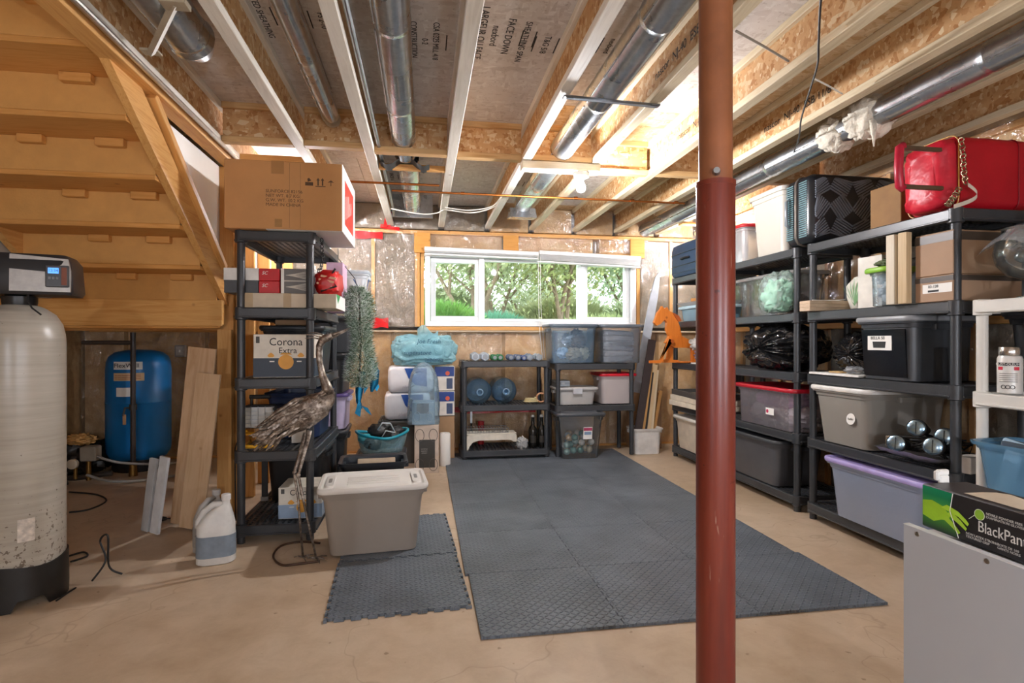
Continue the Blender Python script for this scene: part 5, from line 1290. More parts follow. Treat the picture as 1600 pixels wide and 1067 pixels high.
# bottom tier: bent white step stool, swing-top bottles, small bits
bs = thing('bench', 'cream bent plywood step lying on the bottom tier of the low shelf', 'stool', (bxx(768, 5.5), 5.56, .103))
outer = [(-.27, 0), (-.262, .09), (-.25, .135), (-.235, .148), (.235, .148), (.25, .14), (.252, .07), (.215, .07), (.2, .085), (.16, .09), (-.13, .09), (-.19, .075), (-.225, .03), (-.235, 0)]
m = MB(); m.prism(outer, .012); obj('front_panel', m, P('#d9d0bf', .5), bs, (0, -.09, 0))
m = MB(); m.prism(outer, .012); obj('back_panel', m, P('#d9d0bf', .5), bs, (0, .09, 0))
m = MB(); m.b(-.25, .25, -.095, .095, .148, .158, .003); obj('tread_panel', m, P('#d9d0bf', .5), bs)
m = MB(); m.b(-.25, .15, -.07, .09, .158, .20, .006); cr_ = thing('wire_basket', 'grey wire basket upturned on the cream bench of the low shelf', 'basket', (bs.location.x - .03, 5.58, .262))
for k in range(16):
    m = MB(); m.tube([(-.22 + k * .028, -.09, 0), (-.22 + k * .028, -.085, .045), (-.22 + k * .028, .085, .045), (-.22 + k * .028, .09, 0)], .0022, 5); obj('wire', m, P('#8b8a86', .4), cr_)
for z_ in (.004, .045):
    m = MB(); m.tube([(-.225, -.09, z_), (.2, -.09, z_), (.2, .09, z_), (-.225, .09, z_), (-.225, -.09, z_)], .003, 5); obj('wire_rim', m, P('#8b8a86', .4), cr_)
cb_ = thing('crumpled_bag', 'small crumpled clear bag beside the swing top bottles', 'bag', (bxx(815, 5.5), 5.475, .103))
obj('film', blob(.06, .05, .06, .5, 52, 30, 20, 3, .9, True), CLEAR('#ffffff', .5, .12, '#d9d9d6', .8, 14), cb_, (0, 0, .052), smooth=50)
def swing_bottle(label, x, y, z):
    t_ = thing('swing_top_bottle', label, 'bottle', (x, y, z), 0, 'dark swing top bottles')
    m = MB(); m.lathe([(.04, 0), (.044, .006), (.044, .17), (.036, .2), (.02, .225), (.016, .29), (.018, .295), (.018, .302), (.012, .304)], 24); obj('glass', m, P('#15130f', .12, 0, .1, 9, 0, 60, .7), t_, smooth=50)
    m = MB(); m.lathe([(.0165, 0), (.02, .004), (.018, .02), (.01, .026)], 18, (0, 0, .304)); obj('stopper', m, P('#e6e2d8', .3), t_)
    m = MB(); m.tube([(-.02, 0, .26), (-.024, 0, .3), (-.01, 0, .332), (.01, 0, .332), (.024, 0, .3), (.02, 0, .26)], .0018, 5); m.tube([(.02, 0, .26), (.034, -.005, .22)], .0018, 5); obj('wire_bail', m, M_STEEL, t_)
    m = MB(); m.grid(8, 2, lambda a, b: Vector((.0447 * math.cos(-2.3 + 1.4 * a), .0447 * math.sin(-2.3 + 1.4 * a), .05 + .07 * b))); obj('label_paper', m, P('#2a241c', .5), t_, smooth=180, recalc=False)
    return t_
swing_bottle('dark swing top bottle standing beside the cream bench', bxx(833, 5.5), 5.52, .103)
swing_bottle('dark swing top bottle next to the shelf post', bxx(847, 5.5), 5.52, .103)
rc = thing('red_candle', 'small red candle glass at the back of the bottom tier', 'candle', (bxx(752, 5.72), 5.76, .103))
m = MB(); m.lathe([(.03, 0), (.034, .004), (.034, .24), (.03, .24), (.03, .2)], 20); obj('glass', m, P('#a81a1c', .3), rc)
m = MB(); m.cyl((0, 0, .2), (0, 0, .232), .004, None, 6); obj('wick', m, M_INK, rc)
kn = thing('hand_tool', 'slim black and silver tool standing upright behind the bench', 'tool', (bxx(737, 5.72), 5.77, .103))
m = MB(); m.cyl((0, 0, 0), (0, 0, .22), .012, .01, 10); obj('handle', m, M_INK, kn)
m = MB(); m.b(-.012, .012, -.002, .002, .22, .36, .001); obj('blade', m, M_STEEL, kn)

# ---- second low shelf: bins
def ball(parent_name, label, p, r, mat, group):
    t_ = thing(parent_name, label, 'ornament', p, 0, group)
    m = MB(); n = 10; m.lathe([(max(.0005, r * math.sin(PI * k / n)), -r * math.cos(PI * k / n)) for k in range(n + 1)], 16); obj('ball', m, mat, t_, smooth=180)
    m = MB(); m.cyl((0, 0, r * .97), (0, 0, r * 1.15), r * .2, None, 8); obj('cap', m, METAL('#c7b06a', .3), t_)
    return t_
M_CLR = CLEAR('#f6f9fb', .1, .1, '#c9d2da', .15, 10)
M_CLRB = CLEAR('#eef6fc', .10, .1, '#a9cbe8', .2, 10)
x0, x1 = bxx(858, 5.5), bxx(931, 5.5)
tote('clear_bin', 'clear blue tinted bin of tangled decorations on the low shelf', 'storage bin', ((x0 + x1) / 2 + .0, 5.62, .957), 0, x1 - x0 + .02, .40, .385, M_CLRB, P('#5b6772', .4), .92)
cx_ = (x0 + x1) / 2
dc = thing('decorations', 'tangled brown and silver decorations inside the clear blue bin', 'decorations', (cx_ + .03, 5.62, .962))
for k, (x_, y_, z_, r_, c_) in enumerate(((.06, -.02, .22, .09, '#6a5340'), (-.03, .02, .24, .08, '#8d8c8a'), (.09, .03, .1, .1, '#c2aa86'), (.0, -.03, .08, .09, '#b59a78'), (-.1, 0, .1, .07, '#a9b6c2'), (.05, .02, .3, .06, '#58483a'))):
    obj('bundle', blob(r_, r_ * .9, r_ * .8, .5, 60 + k, 26, 18, 3, None, True), P(c_, .5, .1, .3, 30), dc, (x_, y_, z_), smooth=50)
x0, x1 = bxx(935, 5.5), bxx(1001, 5.5)
tote('clear_bin', 'clear grey bin of folded fabric beside the blue tinted bin', 'storage bin', ((x0 + x1) / 2 + .01, 5.62, .957), 0, x1 - x0 + .01, .40, .385, CLEAR('#f7f9fa', .16, .1, '#b6bec8', .2, 10), P('#6a737c', .4), .92)
fd = thing('folded_fabric', 'grey folded fabric filling the clear bin beside the planks', 'fabric', ((x0 + x1) / 2, 5.62, .963))
for k in range(6):
    m = blob(.17, .14, .034, .18, 70 + k, 30, 14, 3, None, False, .5); obj('fold', m, P(('#7c8087', '#8e8c90', '#6b6f78')[k % 3], .8, 0, .3, 8), fd, (0, 0, .04 + .052 * k), (0, math.radians(4 * ((k % 3) - 1)), 0), smooth=60)
# middle tier
x0, x1 = bxx(868, 5.45), bxx(935, 5.45)
wb2 = tote('small_bin', 'small milky bin with latched lid on the second low shelf', 'storage bin', ((x0 + x1) / 2, 5.58, .532), 0, x1 - x0, .3, .165, CLEAR('#ffffff', .5, .15, '#e3dfda', .1, 8), CLEAR('#ffffff', .6, .15, '#e3dfda', .1, 8), .88)
m = MB(); m.b(-.05, .05, -.162, -.15, .11, .17, .004); obj('latch', m, P('#b7b7ba', .4), wb2)
cbx = carton('metal_box', 'flat silver clasp box lying on the small milky bin', (x0 + .09, 5.60, .716), 0, .15, .2, .06, P('#8f979e', .35, .3), tapes=False, flap=False)
m = MB(); m.b(-.077, .077, -.102, .102, .034, .038); obj('seam', m, P('#4d5359', .5), cbx)
m = MB(); m.b(-.02, .02, -.106, -.1, .022, .046, .002); obj('clasp', m, M_STEEL, cbx)
x0, x1 = bxx(914, 5.45), bxx(992, 5.45)
rl = tote('clear_bin', 'milky bin with bright red lid on the second low shelf', 'storage bin', ((bxx(937, 5.45) + x1) / 2 + .02, 5.64, .532), 0, .40, .38, .30, CLEAR('#fff6f4', .62, .15, '#d5cbc8', .1, 8), P('#c3152a', .35), .94)
# bin of ornaments on the mat
x0, x1 = bxx(868, 5.35), bxx(943, 5.35)
ox, oy = (x0 + x1) / 2, 5.44
ot = tote('clear_bin', 'clear bin of Christmas balls with dark lid under the second low shelf', 'storage bin', (ox, oy, .0135), 0, x1 - x0, .36, .44, CLEAR('#fafbfc', .04, .08, '#d9dfe3', .1, 10), P('#4a4c50', .4), .80, None, .05, 'dome')
m = MB(); m.b(-.02, .07, -.173, -.169, .22, .34); lbl = obj('sticker', m, M_PAPER, ot, (.03, .015, 0), (math.radians(6), 0, 0))
m = MB(); m.b(-.018, .068, -.1745, -.173, .305, .335); obj('sticker_band', m, P('#a83a5a', .5), lbl)
m = MB(); m.b(-.01, .06, -.1745, -.173, .265, .295); obj('sticker_band', m, P('#7f93ab', .5), lbl)
rd = random.Random(3); bc = ['#7fb0a8', '#d9cdb0', '#e6e0d5', '#a8c7c0', '#cfae86', '#bfc9cc', '#e2d9c9', '#6f9a90']
pos = []
for i in range(400):
    r = .034; p = Vector((rd.uniform(-.135, .135), rd.uniform(-.1, .1), rd.uniform(.055, .23)))
    if all((p - q).length > .066 for q in pos): pos.append(p)
    if len(pos) >= 42: break
names = {'#7fb0a8': 'sea green', '#d9cdb0': 'champagne', '#e6e0d5': 'pearl white', '#a8c7c0': 'pale aqua', '#cfae86': 'bronze', '#bfc9cc': 'silver', '#e2d9c9': 'ivory', '#6f9a90': 'deep teal'}
for i, p in enumerate(pos):
    c = bc[i % 8]; ball('christmas_ball', names[c] + ' Christmas ball in the clear bin below the low shelf', Vector((ox, oy, .0135)) + p, .033, P(c, .22, .35, .05), 'Christmas balls in the clear bin')

# ---- planks in a white tub between the low shelf and the right hand row
tu = tote('white_tub', 'white square tub holding leaning planks by the low shelf', 'tub', (2.32, 5.56, 0), 0, .34, .26, .27, P('#d3d0cb', .45), None, .9)
tops = [(1040, 500, '#4d3f38', .11, 'dark brown'), (1022, 560, '#c99a5e', .05, 'honey coloured'), (1030, 545, '#dcc096', .05, 'pale pine'), (1036, 575, '#e2cfae', .04, 'whitewood'), (1041, 590, '#b98a52', .035, 'thin tan')]
for k, (c_, w_, L_, lb, xb, tl) in enumerate((('#3d3230', .085, 1.2, 'wide dark brown plank leaning in the white tub', 2.20, .30), ('#c99a5e', .055, .9, 'honey coloured slat leaning in the white tub', 2.255, .26), ('#2e2c2b', .03, .84, 'thin black slat leaning in the white tub', 2.30, .24),
        ('#dcc096', .06, .92, 'pale pine slat leaning in the white tub', 2.335, .22), ('#e2cfae', .055, .86, 'whitewood slat leaning in the white tub', 2.375, .2), ('#cfa876', .04, .82, 'knotty tan slat leaning between the pine and whitewood slats', 2.28, .27), ('#b98a52', .035, .64, 'short tan slat leaning in the white tub', 2.405, .34))):
    m = MB(); m.b(-w_ / 2, w_ / 2, -.008, .008, 0, L_, .001)
    tag(obj('plank', m, WOOD(c_, c_, 'z', .6) if k not in (0, 2) else P(c_, .5), None, (xb, 5.53 + .012 * k, .02), (math.radians(-3), tl * .62, 0)), lb, 'plank')
bo_ = [(-.045, 0), (.045, 0), (.05, .4), (.045, 1.1), (.025, 1.3), (0, 1.36), (-.025, 1.3), (-.045, 1.1), (-.05, .4)]
m = MB(); m.prism(bo_, .02)
tag(obj('ironing_board', m, P('#a4a9b0', .35), None, (2.30, 5.74, .62), (math.radians(-4), .22, 0)), 'pale grey tapered board leaning in the corner behind the orange horse', 'board')
bp_ = tag(obj('corner_box', (lambda m: (m.b(-.17, .17, -.09, .09, 0, .615, .004), m)[-1])(MB()), M_CARD2, None, (2.42, 5.82, 0)), 'plain brown carton in the corner under the grey tapered board', 'box')

# ---- window blinds
M_BLIND = P('#e3e3e1', .45)
def blind(label, xa, xb, za, zb, n, mat):
    t_ = thing('window_blind', label, 'blind', ((xa + xb) / 2, 5.93, za)); w = xb - xa; tilt = math.atan2(zb - za, w)
    t_.rotation_euler = (0, -tilt, 0)
    m = MB(); m.b(-w / 2, w / 2, -.03, .03, .0, .045, .006); obj('headrail', m, mat, t_)
    for k in range(n):
        m = MB(); m.b(-w / 2 + .006, w / 2 - .006, -.026, .026, -.0075 * (k + 1), -.0075 * (k + 1) + .004, .001); obj('slat', m, mat, t_)
    m = MB(); m.b(-w / 2 + .004, w / 2 - .004, -.028, .028, -.0075 * (n + 1) - .02, -.0075 * (n + 1), .004); obj('bottom_rail', m, mat, t_)
    return t_
blind('raised white blind drawn up level over the first half of the window', .005, 1.245, 2.13, 2.105, 2, M_BLIND)
b2 = blind('raised white blind sagging over the half of the window by the shelves', 1.25, 2.425, 2.115, 2.075, 8, M_BLIND)
cable('blind_cord', 'white pull cords of the blinds hanging in front of the window', [(1.235, 5.89, 2.1), (1.24, 5.89, 1.7), (1.25, 5.88, 1.3), (1.285, 5.88, .98)], .0035, M_WHITE, 'cord')
cable('blind_cord', 'longer white pull cord looping beside the first cord', [(1.26, 5.89, 2.1), (1.265, 5.89, 1.6), (1.29, 5.88, 1.2), (1.3, 5.88, 1.0)], .003, M_WHITE, 'cord')

# ================================================================== OUTSIDE THE WINDOW
t = NT('lawn'); v = t.coord((1, 1, 1)); M_LAWN = t.done(t.bsdf(t.ramp(t.noise(v, 6, 5), [(.3, '#4f6a32'), (.7, '#7d9350')]), .9))
m = MB(); m.b(-14, 16, 6.35, 30, 1.0, 1.18)
gr = struct(obj('floor_outside', m, M_LAWN))
def leafmat(c1, c2):
    k = ('leaf', c1, c2)
    if k not in _mc:
        t = NT('leaf_' + c1.strip('#')); v = t.coord((1, 1, 1)); col = t.ramp(t.noise(v, 5, 3), [(.3, c1), (.7, c2)])
        d = t.bsdf(col, .55); tr = t.n('ShaderNodeBsdfTranslucent'); t.l(col, tr.inputs[0]); mx = t.n('ShaderNodeMixShader'); mx.inputs[0].default_value = .35
        t.l(d, mx.inputs[1]); t.l(tr.outputs[0], mx.inputs[2]); _mc[k] = t.done(mx.outputs[0])
    return _mc[k]
M_BARK = P('#7d6a58', .9, 0, .2, 14, .5, 30)
def tree(label, x, y, h, spread, nl, c1, c2, seed, trunk=.05, lsize=.07):
    t_ = thing('tree', label, 'tree', (x, y, 1.18), 0, 'trees outside the window'); rd = random.Random(seed)
    m = MB(); tips = []
    def grow(p, d, L, r, lev):
        pts = [p]; q = p.copy(); dd = d.copy()
        for k in range(5):
            dd = (dd + Vector((rd.uniform(-.22, .22), rd.uniform(-.22, .22), rd.uniform(-.05, .16)))).normalized(); q = q + dd * L / 5; pts.append(q.copy())
            if lev < 2 and k >= 1:
                for _ in range(2 if lev == 0 else 1):
                    bd = (dd + Vector((rd.uniform(-1, 1), rd.uniform(-1, 1), rd.uniform(-.2, .6)))).normalized(); grow(q, bd, L * .55, r * .5, lev + 1)
            if lev >= 1: tips.append(q.copy())
        m.tube(pts, [r * (1 - .15 * k) for k in range(6)], 6, False)
    for s in range(3): grow(Vector((rd.uniform(-.1, .1), rd.uniform(-.1, .1), 0)), Vector((rd.uniform(-.5, .5), rd.uniform(-.3, .3), 1)).normalized(), h, trunk, 0)
    tr = obj('trunk', m, M_BARK, t_, smooth=60, recalc=False)
    m = MB()
    for i in range(nl):
        c = rd.choice(tips) + Vector((rd.gauss(0, spread), rd.gauss(0, spread), rd.gauss(0, spread)))
        n1 = Vector((rd.uniform(-1, 1), rd.uniform(-1, 1), rd.uniform(-1, 1))).normalized(); a = n1.orthogonal().normalized(); b = n1.cross(a); s = lsize * rd.uniform(.6, 1.3)
        o_ = len(m.v); m.v += [tuple(c - a * s), tuple(c + b * s * .45), tuple(c + a * s), tuple(c - b * s * .45)]; m.f.append((o_, o_ + 1, o_ + 2, o_ + 3))
    stuff(obj('foliage', m, leafmat(c1, c2), t_, smooth=0, recalc=False)); return t_
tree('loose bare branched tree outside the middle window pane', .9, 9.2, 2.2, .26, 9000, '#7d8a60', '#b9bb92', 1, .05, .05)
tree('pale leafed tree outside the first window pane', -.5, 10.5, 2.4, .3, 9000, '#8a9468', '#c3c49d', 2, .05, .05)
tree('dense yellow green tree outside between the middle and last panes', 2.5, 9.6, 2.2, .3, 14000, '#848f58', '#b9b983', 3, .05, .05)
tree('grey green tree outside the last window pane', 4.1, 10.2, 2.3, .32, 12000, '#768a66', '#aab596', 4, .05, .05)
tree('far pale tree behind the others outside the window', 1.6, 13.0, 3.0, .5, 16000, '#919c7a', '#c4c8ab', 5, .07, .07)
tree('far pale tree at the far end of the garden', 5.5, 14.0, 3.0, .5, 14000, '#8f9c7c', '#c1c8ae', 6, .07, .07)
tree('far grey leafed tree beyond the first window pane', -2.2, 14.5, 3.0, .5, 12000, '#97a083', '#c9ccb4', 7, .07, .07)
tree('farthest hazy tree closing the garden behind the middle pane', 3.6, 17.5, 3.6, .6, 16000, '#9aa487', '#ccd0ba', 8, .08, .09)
def hedge(label, x, y, rx, rz, c1, c2, seed, nl=5200):
    t_ = thing('shrub', label, 'shrub', (x, y, 1.18), 0, 'shrubs outside the window'); rd = random.Random(seed); m = MB()
    for i in range(nl):
        d = Vector((rd.gauss(0, 1), rd.gauss(0, 1), abs(rd.gauss(0, 1)))).normalized(); k = rd.uniform(.6, 1)
        c = Vector((d.x * rx * k, d.y * .5 * k, d.z * rz * k)); u = (d + Vector((rd.uniform(-.5, .5),) * 3)).normalized(); s_ = u.orthogonal().normalized() * .012 * max(1, rx); L = rd.uniform(.07, .14) * max(1, rx)
        o_ = len(m.v); m.v += [tuple(c - s_), tuple(c + s_), tuple(c + u * L)]; m.f.append((o_, o_ + 1, o_ + 2))
    stuff(obj('foliage', m, leafmat(c1, c2), t_, smooth=0, recalc=False))
    m = MB(); m.tube([(0, 0, 0), (0, 0, rz * .6)], .03, 6); obj('stem', m, M_BARK, t_); return t_
hedge('bright green spiky shrub outside the first window pane', .25, 8.0, .75, .55, '#4a7a34', '#7fa552', 11)
hedge('blue green shrub outside below the middle window pane', 1.1, 8.6, .7, .42, '#3f7a62', '#6fa588', 12)
hedge('low olive shrub outside below the last window pane', 3.0, 8.8, 1.1, .40, '#6e8048', '#a3ab70', 13)
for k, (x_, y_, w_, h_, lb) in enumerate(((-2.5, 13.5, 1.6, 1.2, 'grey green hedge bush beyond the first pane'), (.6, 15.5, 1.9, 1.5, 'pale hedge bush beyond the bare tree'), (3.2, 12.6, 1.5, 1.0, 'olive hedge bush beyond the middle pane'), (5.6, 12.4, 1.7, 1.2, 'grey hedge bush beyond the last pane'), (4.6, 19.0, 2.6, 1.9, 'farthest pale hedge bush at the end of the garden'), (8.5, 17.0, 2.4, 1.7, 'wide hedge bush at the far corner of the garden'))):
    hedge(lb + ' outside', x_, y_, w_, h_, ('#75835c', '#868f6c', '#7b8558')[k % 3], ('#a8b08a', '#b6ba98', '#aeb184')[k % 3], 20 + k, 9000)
# ================================================================== RIGHT HAND ROW OF SHELVING
XF, XB = 2.53, 2.99
def ry(px, x=2.53): return at_x(px, 533, x).y
UA = shelf_unit('farthest tall black shelf of the row, with the navy suitcase on top', XF, XB, 4.57, 5.37, TIERS, M_BLACK)
UB = shelf_unit('middle tall black shelf of the row, with the black garbage bag', XF, XB, 3.43, 4.48, TIERS, M_BLACK)
UC = shelf_unit('nearest tall black shelf of the row, with the red bag on top', XF, XB, 2.275, 3.34, TIERS, M_BLACK)
UD = shelf_unit('white resin shelf with the glass bowl and spray can', XF, XB, 1.25, 2.215, (.08, .5, .945, 1.372), M_RESINW)
def bin_y(name, label, pxa, pxb, z, h, xw, body, lid, taper=.88, xf=2.515, cat='storage bin', **kw):
    """bin on a tier whose aisle face spans two surveyed columns; w runs along the row"""
    ya, yb = ry(pxa, xf), ry(pxb, xf); w = abs(ya - yb)
    return tote(name, label, cat, (xf + xw / 2, (ya + yb) / 2, z), -PI / 2, w, xw, h, body, lid, taper, **kw)
T5, T4, T3, T2, T1 = .1115, .5415, .9665, 1.3795, 1.8295

# ---- unit A
sn = thing('suitcase', 'navy soft suitcase lying on top of the farthest tall shelf', 'suitcase', (2.74, 5.0, T1))
m = MB(); m.loft([rrect(.42, .70, .06, 5, 0), rrect(.46, .74, .08, 5, .03), rrect(.46, .74, .08, 5, .27), rrect(.44, .70, .08, 5, .31), rrect(.36, .62, .07, 5, .33)]); obj('shell', m, P('#2c4462', .6, 0, .12, 10, .2, 60), sn, smooth=50)
for z_ in (.10, .22):
    m = MB(); m.tube([p for p in rrect(.466, .746, .083, 5, z_)] + [rrect(.466, .746, .083, 5, z_)[0]], .005, 6); obj('zip', m, P('#182638', .4), sn)
m = MB(); m.tube([(-.235, -.08, .16), (-.262, -.05, .16), (-.262, .05, .16), (-.235, .08, .16)], .009, 8); obj('handle', m, M_INK, sn, smooth=180)
m = MB(); m.b(-.236, -.228, -.3, .3, .03, .035); obj('pocket_zip', m, P('#182638', .4), sn)
bb1 = tote('blue_tub', 'pale blue tub with clip handle on the upper tier of the farthest shelf', 'tub', (2.74, 4.95, T2), PI / 2, .60, .40, .13, CLEAR('#d5ecf6', .6, .12, '#93bdd0', .1, 8), P('#b6cfda', .4), .92)
tr1 = thing('serving_tray', 'white tray lying on the pale blue tub', 'tray', (2.72, 4.95, T2 + .149))
m = MB(); m.loft([rrect(.34, .5, .05, 4, 0), rrect(.42, .6, .06, 4, .03), rrect(.41, .59, .06, 4, .03), rrect(.33, .49, .05, 4, .006)]); obj('tray', m, M_WHITE, tr1)
pk1 = carton('brown_pack', 'small brown pack lying in the white tray', (2.66, 5.02, T2 + .157), .2, .16, .3, .03, M_CARD2, tapes=False, flap=False)
pk2 = carton('brown_pack', 'thin wood box lying on the brown pack in the tray', (2.66, 4.92, T2 + .189), .3, .14, .22, .03, P('#c7873f', .5), tapes=False, flap=False)
gp = thing('glass_sheet', 'loose glass pane standing at the back of the upper tier of the farthest shelf', 'glass pane', (2.93, 4.95, T2))
m = MB(); m.b(-.003, .003, -.3, .3, 0, .36); obj('glass', m, CLEAR('#f2f8f6', .08, .03, '#c5cfcc'), gp)
# cloth bundle
clb = thing('cloth_bundle', 'patterned grey and plum cloth bundle behind the orange horse', 'fabric', (2.66, 4.80, T3))
for k, (y_, z_, r_, c_) in enumerate(((.02, .07, .13, '#8a6a78'), (.12, .17, .11, '#b9b3ac'), (-.1, .16, .12, '#a39c98'), (-.06, .06, .12, '#6d4a58'))):
    obj('fold', blob(.14, r_, .075, .4, 80 + k, 36, 20, 3, None, True), P(c_, .7, 0, .35, 16), clb, (0, y_, z_ + .005), smooth=60)
mg = carton('magazine_stack', 'stack of white papers under the cloth bundle at the shelf edge', (2.60, 4.80, T3 - .0), 0, .001 + .1, .3, .012, M_PAPER, tapes=False, flap=False); mg.location.x = 2.585; clb.location.z += .014
# orange horse
ho = thing('wooden_horse', 'orange wooden toy horse perched at the edge of the farthest shelf', 'toy horse', (2.53, 5.17, T3))
M_ORG = WOOD('#cf6a1c', '#e58330', 'z', .45, True, 8)
hz = lambda L_: [(x_ - .36, z_ - .0) for x_, z_ in L_]
head = [(.08, .40), (.11, .37), (.15, .39), (.19, .43), (.215, .40), (.21, .33), (.24, .26), (.36, .2), (.37, .27), (.35, .36), (.32, .44), (.29, .49), (.235, .52), (.215, .555), (.19, .535), (.165, .565), (.15, .535), (.12, .50)]
m = MB(); m.prism(hz(head), .045); obj('head_and_neck', m, M_ORG, ho)
m = MB(); m.prism(hz([(.27, .50), (.33, .47), (.36, .42), (.33, .41), (.30, .45)]), .02); obj('mane', m, P('#b7551a', .5), ho, (0, -.03, 0))
m = MB(); m.prism(hz([(.2, .20), (.24, .27), (.36, .27), (.5, .21), (.58, .17), (.56, .13), (.44, .15), (.3, .15)]), .05); obj('body', m, M_ORG, ho)
for k, (dy, pts_) in enumerate(((-.045, [(.22, .24), (.26, .22), (.13, .03), (.02, .025), (.02, .0), (.13, .0), (.15, .02)]), (.045, [(.26, .22), (.31, .24), (.3, .03), (.36, .025), (.36, 0), (.2, 0), (.2, .03), (.24, .04)]))):
    m = MB(); m.prism(hz(pts_), .035); lg = obj('leg', m, M_ORG, ho, (0, dy, .0012))
    m = MB(); m.cyl((.25 - .36, -.022, .215), (.25 - .36, .022, .215), .018, None, 14); obj('pivot', m, P('#b7551a', .5), lg)
m = MB(); m.b(-.02, .2, -.045, .045, .0, .015, .004); obj('foot_board', m, M_ORG, ho)
m = MB(); m.b(.12, .16, -.02, .02, .01, .16, .004); obj('rear_strut', m, M_ORG, ho)
# frames tier
for k in range(3):
    fr = thing('framed_picture', ('lowest', 'middle', 'topmost')[k] + ' white picture frame of the flat pile on the farthest shelf', 'picture frame', (2.70, 4.95, T4 + .052 * k), math.radians(2 - 3 * k), 'flat picture frames')
    m = MB()
    for s in (-1, 1): m.box((s * .2, 0, .025), (.03, .7, .05), None, .003); m.box((0, s * .335, .025), (.37, .03, .05), None, .003)
    obj('frame', m, P('#d9cdb8', .5) if k < 2 else P('#4a4643', .5), fr)
    m = MB(); m.b(-.185, .185, -.32, .32, .01, .016); obj('backing', m, P('#8a7a66', .7), fr)
text('lettering', 'rx', .035, M_INK, fr, (-.2158, -.28, .025), (PI / 2, 0, -PI / 2))
rb_ = thing('ribbed_panel', 'dark ribbed panel leaning at the back above the flat frames', 'panel', (2.90, 4.95, T4 + .16))
m = MB(); m.b(-.006, .006, -.3, .3, 0, .19); obj('panel', m, P('#2d2926', .5), rb_)
for k in range(14):
    m = MB(); m.b(-.012, -.006, -.29 + k * .043, -.275 + k * .043, 0, .19); obj('rib', m, P('#3a3531', .5), rb_)
bin_y('storage_bin', 'beige tote with pale lid on the bottom tier of the farthest shelf', 1050, 1105, T5, .31, .42, P('#c4b7a4', .45), P('#d8d2c6', .4))

# ---- unit B
bin_y('storage_tote', 'large beige tote without lid on top of the middle tall shelf', 1166, 1222, T1, .46, .46, P('#cfc8bb', .45, 0, .04, 4), None, .84, xf=2.5)
bin_y('clear_bin', 'milky bin with red lid on top of the middle tall shelf', 1130, 1161, T1, .29, .40, CLEAR('#ffffff', .4, .12, '#d9d6d4', .1, 8), P('#c02025', .4), .9, xf=2.54)
cbn = bin_y('clear_bin', 'clear bin of brown odds and ends on the upper tier of the middle shelf', 1146, 1236, T2, .31, .34, CLEAR('#fcfcfc', .09, .08, '#c9c6c2', .1, 8), CLEAR('#ffffff', .4, .12, '#c3c0bc', .1, 8), .9, xf=2.645)
c_ = cbn.location
oe = thing('odds_and_ends', 'brown and white odds and ends inside the clear bin of the middle shelf', 'household items', (c_.x, c_.y, T2 + .007))
for k, (y_, z_, r_, h_) in enumerate(((-.2, .09, .09, '#5d4a3e'), (-.05, .08, .1, '#7d6f66'), (.1, .09, .1, '#3d3a38'), (.2, .08, .08, '#a89b90'), (.0, .2, .08, '#8a5a48'), (.12, .2, .07, '#6b655f'))):
    obj('item', blob(.1, r_, r_ * .8, .4, 90 + k, 24, 16, 3, None, True), P(h_, .5, 0, .2), oe, (0, y_, z_), smooth=50)
gbag = thing('clear_bag', 'clear bag of pale green cloth at the edge of the middle shelf', 'bag', (2.535, 3.635, T2))
obj('film', blob(.10, .145, .15, .2, 101, 60, 40, 2.4, .93, True, .75), CLEAR('#f6fcf9', .22, .08, '#dcefe6', .9, 9), gbag, (0, 0, .148), smooth=50)
obj('green_cloth', blob(.078, .118, .118, .42, 102, 44, 30, 2.5, .93, True, .8), P('#a9d6bd', .7, 0, .2, 8), gbag, (0, 0, .125), smooth=50)
# big black garbage bag with its gathered neck towards the aisle
M_BAG = NT('black_poly'); t = M_BAG; v = t.coord((1, 1, 1)); M_BAG = t.done(t.bsdf(t.ramp(t.noise(v, 8, 3), [(.3, '#0e0e0f'), (.7, '#1c1c1e')]), .14, 0, t.bump(t.noise(v, 9, 3, .5, 1.8), .5, .03), .9))
def gathered(rx, ry_, rz, seed, folds=19):
    o = Vector((seed, seed * 2, 1))
    def fn(a, b):
        th = a * 2 * PI; ph = b * PI                        # b=0 : gathered pole on -x
        fold = .15 * math.sin(folds * th + 3 * NZ.noise(Vector((math.cos(th) * 2, math.sin(th) * 2, seed)))) * max(0, 1 - b * 1.9)
        d = Vector((-math.cos(ph), math.sin(ph) * math.cos(th), math.sin(ph) * math.sin(th)))
        k = 1 + fold * math.sin(ph) + .2 * abs(NZ.noise(d * 2.4 + o)) + .05 * NZ.noise(d * 6 + o) - .06
        if b < .12: k *= .86 + 1.1 * b
        p = Vector((d.x * rx * k, d.y * ry_ * k, d.z * rz * k))
        if p.z < -rz * .88: p.z = -rz * .88
        return p
    m = MB(); m.grid(110, 44, fn, True); return m
gb1 = thing('garbage_bag', 'shiny black garbage bag with gathered neck bulging from the middle shelf', 'bag', (2.72, ry(1196, 2.55), T3))
obj('bag', gathered(.27, .35, .185, 3.3), M_BAG, gb1, (0, 0, .166), smooth=40)
m = MB(); m.tube([(-.2, .0, .17), (-.25, .01, .175), (-.29, .03, .16)], [.012, .016, .03], 12); obj('knotted_neck', m, M_BAG, gb1, smooth=60)
gb2 = thing('garbage_bag', 'black garbage bag slumped behind the white panel on the nearest black shelf', 'bag', (2.80, 3.08, T3))
obj('bag', gathered(.19, .22, .15, 7.7), M_BAG, gb2, (0, 0, .135), smooth=40)
rbn = bin_y('clear_bin', 'long clear bin with red lid on the lower tier of the middle shelf', 1146, 1238, T4, .29, .42, CLEAR('#fdfbfc', .16, .08, '#cfc6cd', .15, 8), P('#b3152a', .35), .95, xf=2.51)
